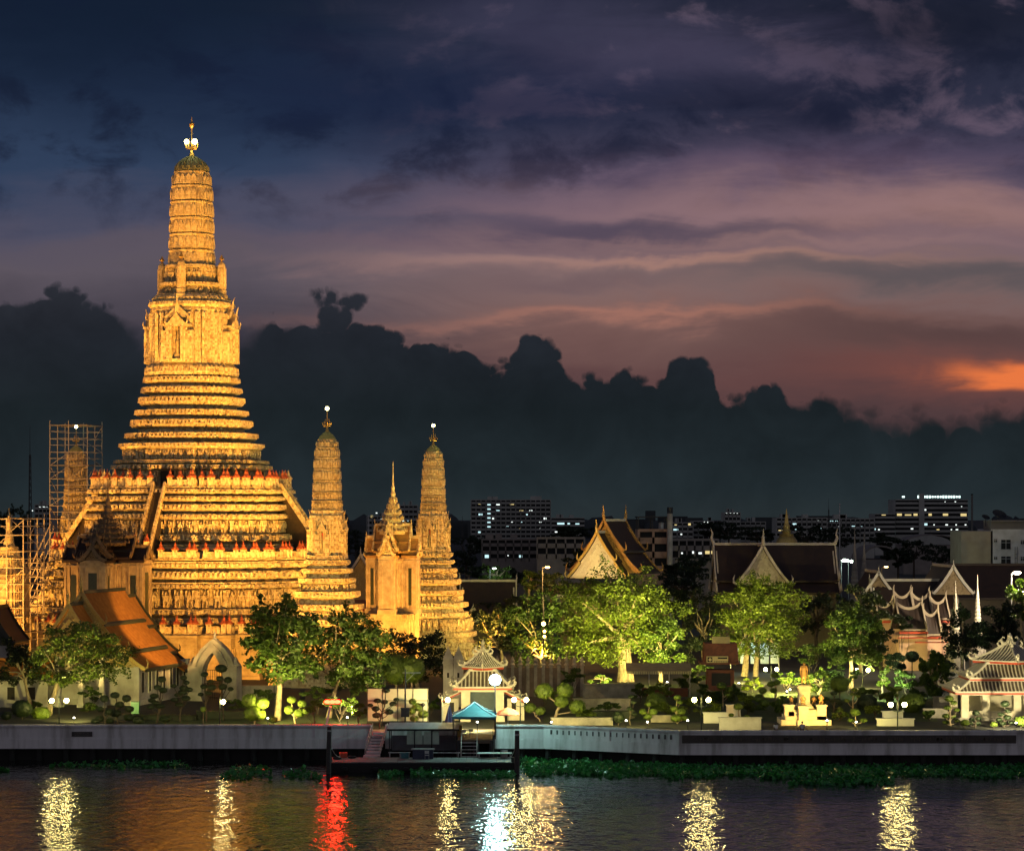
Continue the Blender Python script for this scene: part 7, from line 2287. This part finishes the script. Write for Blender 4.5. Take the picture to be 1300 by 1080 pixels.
# ---------------------------------------------------------------- trees
def tree(name, label, px, py, rx, rz, y, trunk_px=None, leaf=M_LEAF, size=.36, n=6000, clumps=26, tr=.32, ry=None, seed=1, group='garden trees behind the river wall', bark=None, hang=0.0, up=.35, forks=5, droop=None, cat='tree', trunk_h=None):
    """crown centred at photo (px,py), radii in photo px; trunk foot at trunk_px on the ground"""
    s = y / F
    c = P(px, py, y)
    tx = GX(trunk_px if trunk_px is not None else px, y)
    t = thing(name, label, cat, (tx, y, GZ), 0, group)
    o0 = Vector((c.x - tx, 0, c.z - GZ))
    RX, RZ = rx * s, rz * s
    RY = ry or RX * .9
    rg = np.random.default_rng(seed)
    cl = []
    tries = 0
    while len(cl) < clumps and tries < 4000:
        tries += 1
        d = rg.normal(size=3); d /= np.linalg.norm(d)
        r_ = rg.uniform(.12, 1.0) ** .5 * .86
        q = d * r_
        if q[2] < -.72: continue
        k = rg.uniform(.15, .33)
        if all(np.linalg.norm(q - w[0]) > (k + w[1]) * .70 for w in cl):
            cl.append((q, k))
    pts = []
    per = n // max(1, len(cl))
    for q, k in cl:
        m_ = int(per * (k / .28) ** 2)
        d = rg.normal(size=(m_, 3)); d /= np.linalg.norm(d, axis=1, keepdims=True)
        rad = k * rg.uniform(.25, 1.12, m_) ** .6
        p = q + d * rad[:, None] * np.array([1.2, 1.2, .72])
        pts.append(p)
    # loose sprays leaving the outline
    for _ in range(int(len(cl) * .7)):
        q, k = cl[rg.integers(len(cl))]
        d = q / (np.linalg.norm(q) + 1e-6) + rg.normal(0, .35, 3)
        d /= np.linalg.norm(d)
        m_ = per // 9
        tt = rg.uniform(.5, 1.0, m_)
        p = q + d * (tt[:, None] * k * 1.45) + rg.normal(0, .035, (m_, 3))
        pts.append(p)
    p = np.concatenate(pts) * np.array([RX, RY, RZ]) + np.array(o0)
    p[:, 2] = np.maximum(p[:, 2], .3)
    me = leaf_mesh('crown', p, size, up, seed, .62, hang)
    me.materials.append(leaf)
    o = bpy.data.objects.new('crown', me); ROOT.objects.link(o); o.parent = t
    m = MB()
    rr = random.Random(seed)
    zf = trunk_h if trunk_h else max(1.0, (o0.z - RZ * .62))
    fk = Vector((o0.x * .35 + rr.uniform(-.2, .2), rr.uniform(-.2, .2), zf))
    m.tube([(0, 0, -.1), (fk.x * .25 + rr.uniform(-.12, .12), 0, zf * .3), (fk.x * .7 + rr.uniform(-.12, .12), fk.y * .6, zf * .7), fk], [tr * 1.35, tr, tr * .88, tr * .8], 9)
    order = sorted(cl, key=lambda w: -np.linalg.norm(w[0]))[:forks + 7]
    for i, (q, k) in enumerate(order):
        e = Vector((q[0] * RX, q[1] * RY, q[2] * RZ)) + o0
        st_ = fk if i < forks else fk.lerp(o0, .4)
        mid = st_.lerp(e, .5) + Vector((rr.uniform(-.5, .5), rr.uniform(-.5, .5), rr.uniform(-.2, .5)))
        m.tube([st_, st_.lerp(mid, .5) + Vector((rr.uniform(-.2, .2), 0, .15)), mid, e], [tr * .55, tr * .42, tr * .3, tr * .08], 6)
    m.build('trunk', bark or M_BARK, t)
    return t


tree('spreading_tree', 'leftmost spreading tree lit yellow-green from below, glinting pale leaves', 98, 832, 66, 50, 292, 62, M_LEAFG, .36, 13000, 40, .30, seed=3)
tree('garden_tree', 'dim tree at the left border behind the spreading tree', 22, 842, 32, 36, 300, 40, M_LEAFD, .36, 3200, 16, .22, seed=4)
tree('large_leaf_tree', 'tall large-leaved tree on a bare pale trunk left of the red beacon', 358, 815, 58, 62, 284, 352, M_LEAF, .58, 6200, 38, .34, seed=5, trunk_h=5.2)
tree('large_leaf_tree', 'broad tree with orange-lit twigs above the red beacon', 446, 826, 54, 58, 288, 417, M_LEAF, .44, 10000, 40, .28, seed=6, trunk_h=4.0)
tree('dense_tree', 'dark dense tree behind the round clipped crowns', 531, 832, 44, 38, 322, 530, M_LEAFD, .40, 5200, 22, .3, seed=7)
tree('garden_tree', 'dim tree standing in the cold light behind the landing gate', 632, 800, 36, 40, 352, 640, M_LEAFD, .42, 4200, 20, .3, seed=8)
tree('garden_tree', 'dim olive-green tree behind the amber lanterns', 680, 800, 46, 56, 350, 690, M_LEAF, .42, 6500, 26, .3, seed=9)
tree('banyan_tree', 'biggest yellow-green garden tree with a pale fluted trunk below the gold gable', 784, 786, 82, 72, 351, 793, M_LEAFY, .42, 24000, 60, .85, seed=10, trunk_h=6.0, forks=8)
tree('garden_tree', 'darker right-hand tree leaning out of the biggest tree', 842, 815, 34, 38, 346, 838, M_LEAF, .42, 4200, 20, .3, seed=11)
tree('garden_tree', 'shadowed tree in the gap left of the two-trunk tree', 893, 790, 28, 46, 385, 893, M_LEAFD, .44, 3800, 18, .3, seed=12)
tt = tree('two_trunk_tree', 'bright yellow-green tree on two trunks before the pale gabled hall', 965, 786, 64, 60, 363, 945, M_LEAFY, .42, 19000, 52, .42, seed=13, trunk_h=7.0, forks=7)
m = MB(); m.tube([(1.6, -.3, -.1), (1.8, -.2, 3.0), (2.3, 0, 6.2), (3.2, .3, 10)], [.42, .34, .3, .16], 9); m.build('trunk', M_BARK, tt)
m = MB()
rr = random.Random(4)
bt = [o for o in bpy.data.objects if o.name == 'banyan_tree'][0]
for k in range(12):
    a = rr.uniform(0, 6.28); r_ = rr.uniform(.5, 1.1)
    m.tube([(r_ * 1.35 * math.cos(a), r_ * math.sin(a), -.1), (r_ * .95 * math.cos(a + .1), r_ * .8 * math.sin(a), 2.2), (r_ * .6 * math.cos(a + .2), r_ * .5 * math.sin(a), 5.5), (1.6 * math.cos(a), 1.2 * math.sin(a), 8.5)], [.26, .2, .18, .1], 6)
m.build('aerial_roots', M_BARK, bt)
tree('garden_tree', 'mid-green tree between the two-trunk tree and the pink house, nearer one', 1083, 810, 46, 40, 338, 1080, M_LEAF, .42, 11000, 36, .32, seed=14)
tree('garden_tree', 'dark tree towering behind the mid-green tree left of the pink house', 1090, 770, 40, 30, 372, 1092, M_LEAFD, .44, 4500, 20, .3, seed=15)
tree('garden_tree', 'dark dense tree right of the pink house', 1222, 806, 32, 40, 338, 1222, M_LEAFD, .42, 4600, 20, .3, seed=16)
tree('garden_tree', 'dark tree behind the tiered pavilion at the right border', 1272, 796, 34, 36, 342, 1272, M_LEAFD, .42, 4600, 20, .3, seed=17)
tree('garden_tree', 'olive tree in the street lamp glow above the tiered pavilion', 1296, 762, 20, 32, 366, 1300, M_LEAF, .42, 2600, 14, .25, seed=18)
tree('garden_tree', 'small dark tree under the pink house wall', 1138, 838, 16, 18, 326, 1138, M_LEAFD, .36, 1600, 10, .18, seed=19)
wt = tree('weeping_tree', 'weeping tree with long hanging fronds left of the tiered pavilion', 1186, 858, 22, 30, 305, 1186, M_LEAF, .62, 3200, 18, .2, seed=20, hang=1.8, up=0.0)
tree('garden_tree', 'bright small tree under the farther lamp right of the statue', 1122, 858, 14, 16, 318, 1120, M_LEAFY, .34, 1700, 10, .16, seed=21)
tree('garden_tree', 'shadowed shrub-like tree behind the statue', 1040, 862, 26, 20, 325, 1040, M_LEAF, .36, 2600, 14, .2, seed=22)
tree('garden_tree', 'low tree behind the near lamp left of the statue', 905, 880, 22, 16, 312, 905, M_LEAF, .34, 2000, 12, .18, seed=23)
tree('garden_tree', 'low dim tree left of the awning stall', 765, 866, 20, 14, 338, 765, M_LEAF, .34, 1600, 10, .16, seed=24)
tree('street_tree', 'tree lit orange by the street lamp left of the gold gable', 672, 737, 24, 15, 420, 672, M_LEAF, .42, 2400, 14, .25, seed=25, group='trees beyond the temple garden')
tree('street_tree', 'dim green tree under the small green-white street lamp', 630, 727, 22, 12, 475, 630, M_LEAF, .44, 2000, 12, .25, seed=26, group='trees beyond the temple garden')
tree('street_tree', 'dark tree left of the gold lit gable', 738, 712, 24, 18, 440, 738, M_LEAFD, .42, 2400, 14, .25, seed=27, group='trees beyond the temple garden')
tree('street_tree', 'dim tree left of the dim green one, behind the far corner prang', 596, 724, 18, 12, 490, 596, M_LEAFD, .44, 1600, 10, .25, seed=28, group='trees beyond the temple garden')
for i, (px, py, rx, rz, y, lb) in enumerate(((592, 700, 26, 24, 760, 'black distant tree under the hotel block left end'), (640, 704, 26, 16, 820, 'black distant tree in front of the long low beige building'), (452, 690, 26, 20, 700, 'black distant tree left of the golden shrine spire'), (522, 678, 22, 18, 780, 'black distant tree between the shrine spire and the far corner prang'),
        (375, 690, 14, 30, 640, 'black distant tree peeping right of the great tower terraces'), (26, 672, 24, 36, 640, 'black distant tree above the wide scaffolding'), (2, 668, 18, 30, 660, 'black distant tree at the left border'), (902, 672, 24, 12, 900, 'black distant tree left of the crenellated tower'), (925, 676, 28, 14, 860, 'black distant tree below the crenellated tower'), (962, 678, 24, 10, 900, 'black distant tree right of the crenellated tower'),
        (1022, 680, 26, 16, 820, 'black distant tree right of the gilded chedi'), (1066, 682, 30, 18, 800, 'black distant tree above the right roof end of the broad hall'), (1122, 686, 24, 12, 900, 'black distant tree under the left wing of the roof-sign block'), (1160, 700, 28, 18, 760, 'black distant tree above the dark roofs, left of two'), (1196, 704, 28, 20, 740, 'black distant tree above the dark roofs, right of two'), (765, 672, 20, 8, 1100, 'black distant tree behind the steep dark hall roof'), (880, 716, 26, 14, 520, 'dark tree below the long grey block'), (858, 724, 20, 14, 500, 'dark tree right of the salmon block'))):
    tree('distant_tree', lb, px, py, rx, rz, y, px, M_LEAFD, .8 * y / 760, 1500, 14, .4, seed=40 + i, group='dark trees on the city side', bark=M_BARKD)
# a palm
pt = thing('palm_tree', 'small dark palm left of the dim tree behind the landing gate', 'palm', (GX(619, 358), 358, GZ), 0, 'garden trees behind the river wall')
h = CAMZ - (772 - HY) * 358 / F - GZ
MB().tube([(0, 0, 0), (.2, 0, h * .5), (.1, 0, h)], [.2, .15, .12], 8).build('trunk', M_BARKD, pt)
m = MB()
for k in range(16):
    a = k * 2.4; L = 2.6
    pr = Vector((.1, 0, h))
    for j in range(1, 6):
        f = j / 5
        q = Vector((.1 + L * f * math.cos(a), L * f * math.sin(a), h + 1.1 * math.sin(2.2 * f + (k % 3) * .25) - .9 * f * f))
        s_ = Vector((-math.sin(a), math.cos(a), 0)) * .28 * (1.1 - f)
        m.add([pr - s_, pr + s_ * .2 - Vector((0, 0, .2)), q, pr + s_], [(0, 1, 2), (0, 2, 3)])
        pr = q
m.build('crown', M_LEAFD, pt)

# garden spotlights under the lit trees (the small bright dots in the grass)
YG = (1.0, .84, .22)
spot_lamp(94, 911.5, 279, 'round spotlight in the grass under the leftmost spreading tree', YG, 19604, (GX(98, 292), 292, 9.5), 110)
spot_lamp(340, 912, 276, 'spotlight at the foot of the bare pale trunk', YG, 19604, (GX(385, 288), 288, 10), 110)
spot_lamp(441, 911, 276, 'spotlight behind the red beacon under the orange-lit twigs', (1.0, .78, .30), 18850, (GX(435, 290), 290, 10), 110)
spot_lamp(821, 876, 330, 'spotlight on the upper terrace right of the biggest tree', YG, 98020, (GX(782, 351), 351, 14), 105)
spot_lamp(758, 880, 326, 'spotlight on the upper terrace left of the biggest tree', YG, 75400, (GX(778, 351), 351, 14), 105)
spot_lamp(795, 915, 272, 'small bright spotlight beside the dark round ball bush', YG, 2639, (GX(812, 280), 280, 5), 100)
spot_lamp(822, 917, 272, 'spotlight hidden under the brightly lit tufted topiary', YG, 1885, (GX(823, 279), 279, 5), 100)
spot_lamp(873, 915, 272, 'small spotlight right of the column of pale clumps', YG, 1885, (GX(862, 280), 280, 5), 100)
spot_lamp(999, 878, 318, 'paired white spotlights behind the monument, nearer one', YG, 52780, (GX(965, 363), 363, 14), 105)
spot_lamp(1003, 875.5, 322, 'paired white spotlights behind the monument, farther one', YG, 52780, (GX(975, 363), 363, 13), 105)
spot_lamp(938, 868, 345, 'spotlight between the two tree trunks', YG, 33930, (GX(955, 363), 363, 14), 120)
spot_lamp(1087, 917, 271, 'spotlight glowing under the low yellow topiary', YG, 2639, (GX(1086, 276), 276, 5), 110)
spot_lamp(1133, 875.5, 310, 'small white spotlight above the mushroom-shaped topiary', (.85, 1.0, .5), 22620, (GX(1085, 338), 338, 10), 100)
spot_lamp(847, 866, 338, 'small spotlight under the darker leaning tree', YG, 16965, (GX(846, 346), 346, 12), 110)
spot_lamp(700, 917, 270, 'spotlight hidden by the wall under the four-ball topiary', YG, 3393, (GX(704, 279), 279, 6), 110)
spot_lamp(1290, 918, 268, 'spotlight at the wall in front of the tiered pavilion', (1.0, .85, .45), 24000, (GX(1270, 288), 285, 7), 110)
spot_lamp(606, 917, 268, 'warm spotlight before the landing gate columns', (1.0, .82, .40), 9000, (GX(612, 285), 284, 6), 115)

# low shrubs that fill the beds between the walls
SH = [(38, 893, 16, 10, 300, 0), (110, 900, 14, 9, 296, 1), (118, 880, 16, 10, 303, 1), (300, 895, 14, 10, 300, 1), (336, 880, 16, 10, 304, 2), (398, 898, 14, 12, 276, 2), (432, 893, 22, 14, 281, 2), (456, 900, 14, 12, 277, 1),
 (404, 880, 22, 12, 292, 1), (548, 895, 12, 12, 292, 1), (690, 880, 16, 14, 300, 0), (726, 860, 18, 12, 312, 1), (745, 905, 14, 8, 281, 0), (770, 896, 16, 8, 290, 1), (812, 878, 16, 12, 312, 1), (838, 876, 18, 14, 306, 0), (846, 900, 14, 10, 286, 0), (875, 893, 18, 12, 294, 0),
 (905, 898, 16, 10, 288, 0), (930, 880, 18, 12, 304, 1), (948, 892, 16, 12, 294, 0), (954, 868, 16, 12, 330, 0), (990, 895, 16, 14, 292, 1), (1000, 862, 20, 12, 330, 2), (1042, 890, 16, 12, 300, 2), (1066, 905, 12, 8, 284, 1), (1076, 856, 18, 12, 324, 2), (1104, 880, 18, 12, 306, 1), (1110, 902, 14, 8, 287, 0),
 (1128, 880, 16, 12, 303, 0), (1150, 862, 20, 14, 316, 1), (1164, 880, 18, 14, 303, 1), (1180, 905, 12, 8, 284, 1), (1196, 872, 16, 14, 312, 1), (872, 862, 18, 12, 326, 1), (885, 850, 20, 16, 345, 1), (1030, 830, 26, 20, 352, 1), (1146, 790, 16, 14, 372, 1), (1205, 850, 22, 18, 322, 1), (1245, 812, 24, 20, 330, 1), (1120, 815, 22, 22, 345, 1), (870, 825, 26, 24, 372, 1), (655, 770, 26, 18, 385, 1), (720, 770, 26, 22, 388, 1)]
LM = [M_LEAFY, M_LEAFD, M_LEAF]
SHL = '''dark shrub behind the bushes at the far left|dim shrub left of the small-balled dark topiary|dim shrub at the corner of the hall wall|dark shrub right of the single-globe lamp|dark shrub behind the four-clump pale topiary|green shrub right of the bare pale trunk|red-lit shrub right under the red beacon|red-lit dark shrub between the beacon and the framed panel|dark reddish shrub behind the leaning beacon post|dark shrub right of the framed panel|lit shrub behind the four-ball topiary|dim shrub in front of the stone fence posts|low yellow-green shrub before the lower stone terrace|low dark shrub before the lower stone terrace|dark shrub on the upper stone terrace|yellow-green shrub under the long awning|yellow-green shrub left of the upright pale-clump topiary|yellow-green shrub left of the near lamp by the planters|yellow-green shrub behind the near lamp by the planters|dark shrub under the kiosk|yellow-green shrub above the white planters|yellow-green shrub right of the kiosk|dark shrub left of the monument steps|green shrub between the spotlights and the bronze figure|green shrub right of the monument plinths|dark low shrub right of the monument steps|green shrub below the farther right lamp|dark shrub under the farther right lamp|bright low shrub right of the glowing topiary|bright shrub left of the mushroom-shaped topiary|dark shrub under the pink wall|dark shrub right of the mushroom-shaped topiary|low dark shrub left of the tiered pavilion|dark shrub behind the weeping tree|dark shrub between kiosk and awning|dark leafy shrub in the gap behind the kiosk|dark bushy growth behind the statue|dark growth left of the pink house roof|dark growth between weeping tree and pavilion roof|dark growth behind the pavilion crest|dark growth between the mid-green tree and the pink house|dark growth right of the biggest tree|dark growth above the stone fence|dark growth right of the orange street lamp'''.split('|')
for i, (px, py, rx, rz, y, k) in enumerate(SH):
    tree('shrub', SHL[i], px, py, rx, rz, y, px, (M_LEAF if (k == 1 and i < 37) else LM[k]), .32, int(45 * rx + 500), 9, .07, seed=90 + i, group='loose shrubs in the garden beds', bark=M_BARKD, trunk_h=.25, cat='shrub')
for i, (px, py, rx, rz, y, lb) in enumerate(((590, 752, 20, 14, 462, 'black tree left of the low pale-ridged hall'), (700, 742, 26, 20, 415, 'dark tree under the orange street lamp'), (655, 735, 22, 14, 520, 'black tree above the low pale-ridged hall roof end'), (868, 738, 32, 28, 470, 'big dark tree in the gap between the two dark-roofed halls'), (848, 760, 26, 22, 440, 'dark tree right of the steep hall skirt roof'), (1036, 778, 30, 34, 402, 'big dark tree hiding the lower wall of the broad pale-gabled hall'), (905, 782, 26, 26, 405, 'dark tree left of the bright two-trunk tree'), (1140, 708, 22, 12, 620, 'dark tree behind the left pale gable'), (620, 690, 30, 10, 1200, 'black tree under the hotel block middle'), (725, 676, 26, 9, 1200, 'black tree under the low office block'))):
    tree('distant_tree', lb, px, py, rx, rz, y, px, M_LEAFD, .6 * y / 500, 2200, 16, .35, seed=140 + i, group='dark trees on the city side', bark=M_BARKD)
# ---------------------------------------------------------------- floodlights of the monument
def floodlight(loc, target, energy, col, cone, label, blend=.5, size=.4, pole=0.5):
    loc, target = Vector(loc), Vector(target)
    t = thing('floodlight', label, 'floodlight', (loc.x, loc.y, loc.z - pole), group='floodlights aimed at the temple towers')
    d = (target - loc).normalized()
    q = d.to_track_quat('-Z', 'Y')
    body = MB(); body.box((0, 0, .18), (.62, .5, .3), top=.7); body.box((0, 0, .015), (.7, .56, .03))
    o = body.build('housing', M_DKSTEEL, t); o.rotation_mode = 'QUATERNION'; o.rotation_quaternion = q; o.location = (0, 0, pole)
    br = MB(); br.tube([(0, 0, 0), (0, 0, pole - .05)], .05, 6); br.lathe([(.22, 0), (.22, .05), (.08, .08)], 10)
    br.build('bracket', M_DKSTEEL, t)
    ld = bpy.data.lights.new('floodlight', 'SPOT')
    ld.energy = energy; ld.color = col; ld.spot_size = R(cone); ld.spot_blend = blend; ld.shadow_soft_size = size
    lo = bpy.data.objects.new('floodlight_beam', ld); ROOT.objects.link(lo)
    lo.parent = t; lo.location = Vector((0, 0, pole)) + d * .08
    lo.rotation_mode = 'QUATERNION'; lo.rotation_quaternion = q
    return t


SOD = (1.0, .415, .060)
E = 1.7
for (lx, ly), (tx, ty, tz), e, cone in [
        ((-30, -48), (-14, -14, 14), 60000, 80), ((-9, -46), (-5, -20, 16), 20000, 90), ((26, -52), (6, -18, 15), 52000, 70), ((54, -6), (20, 0, 15), 50000, 75), ((-48, -22), (-20, -8, 12), 62000, 70),
        ((-28, -60), (-2, -6, 44), 50000, 40), ((31, -56), (2, -6, 42), 120000, 44), ((58, -24), (4, -4, 42), 130000, 44), ((-50, -8), (-4, -2, 38), 100000, 50),
        ((-30, -66), (0, 0, 66), 70000, 24), ((37, -64), (0, 0, 66), 160000, 24), ((62, -20), (0, 0, 66), 160000, 24)]:
    p = LP(lx, ly)
    floodlight((p.x, p.y, GZ + .8), LP(tx, ty, tz), e * E, SOD, cone, 'small dark floodlight on the ground, tilted up at the golden central tower')
for (lx, ly), (tx, ty, tz), e, cone, lb in [
        ((34, -54), (30, -29, 22), 36000, 70, 'small dark floodlight tilted up at the corner prang closest to the river'), ((50, -40), (30, -29, 22), 22000, 70, 'small dark floodlight tilted up at the corner prang closest to the river'),
        ((22, 18), (29, 36, 22), 20000, 75, 'small dark floodlight tilted up at the far right corner prang'), ((50, 28), (29, 36, 22), 26000, 75, 'small dark floodlight tilted up at the far right corner prang'),
        ((-40, 4), (-30, 29, 26), 34000, 70, 'small dark floodlight tilted up at the scaffolded corner prang'),
        ((38, -20), (32, -1, 14), 16000, 85, 'small dark floodlight tilted up at the golden spired shrine'), ((26, -18), (32, -1, 14), 10000, 85, 'small dark floodlight tilted up at the golden spired shrine')]:
    p = LP(lx, ly)
    floodlight((p.x, p.y, GZ + .8), LP(tx, ty, tz), e * E, SOD, cone, lb)
p = Vector((GX(348, 299), 299, 0))
floodlight((p.x, p.y, GZ + 11), (GX(196, 316), 318, GZ + 8.5), 48000, (1.0, .56, .16), 33, 'added unseen floodlight on a tall mast behind the large-leaved tree, aimed at the orange roof', pole=11)  # added floodlight, hidden by the crown, brightens the orange roof
p = Vector((GX(738, 408), 408, 0))
floodlight((p.x, p.y, GZ + 2), (GX(760, 424), 424, GZ + 18), 7500, (1.0, .80, .45), 60, 'small added floodlight tilted up at the gold lit gable of the steep-roofed hall', pole=2)  # added to brighten the gable of the steep-roofed hall
p = Vector((GX(112, 299), 299, 0))
floodlight((p.x, p.y, GZ + .8), (GX(103, 306), 307, GZ + 11), 3800, (1.0, .70, .22), 75, 'small added floodlight under the spreading tree, tilted up at the gold gable')  # added for more light on the front gable of the river hall
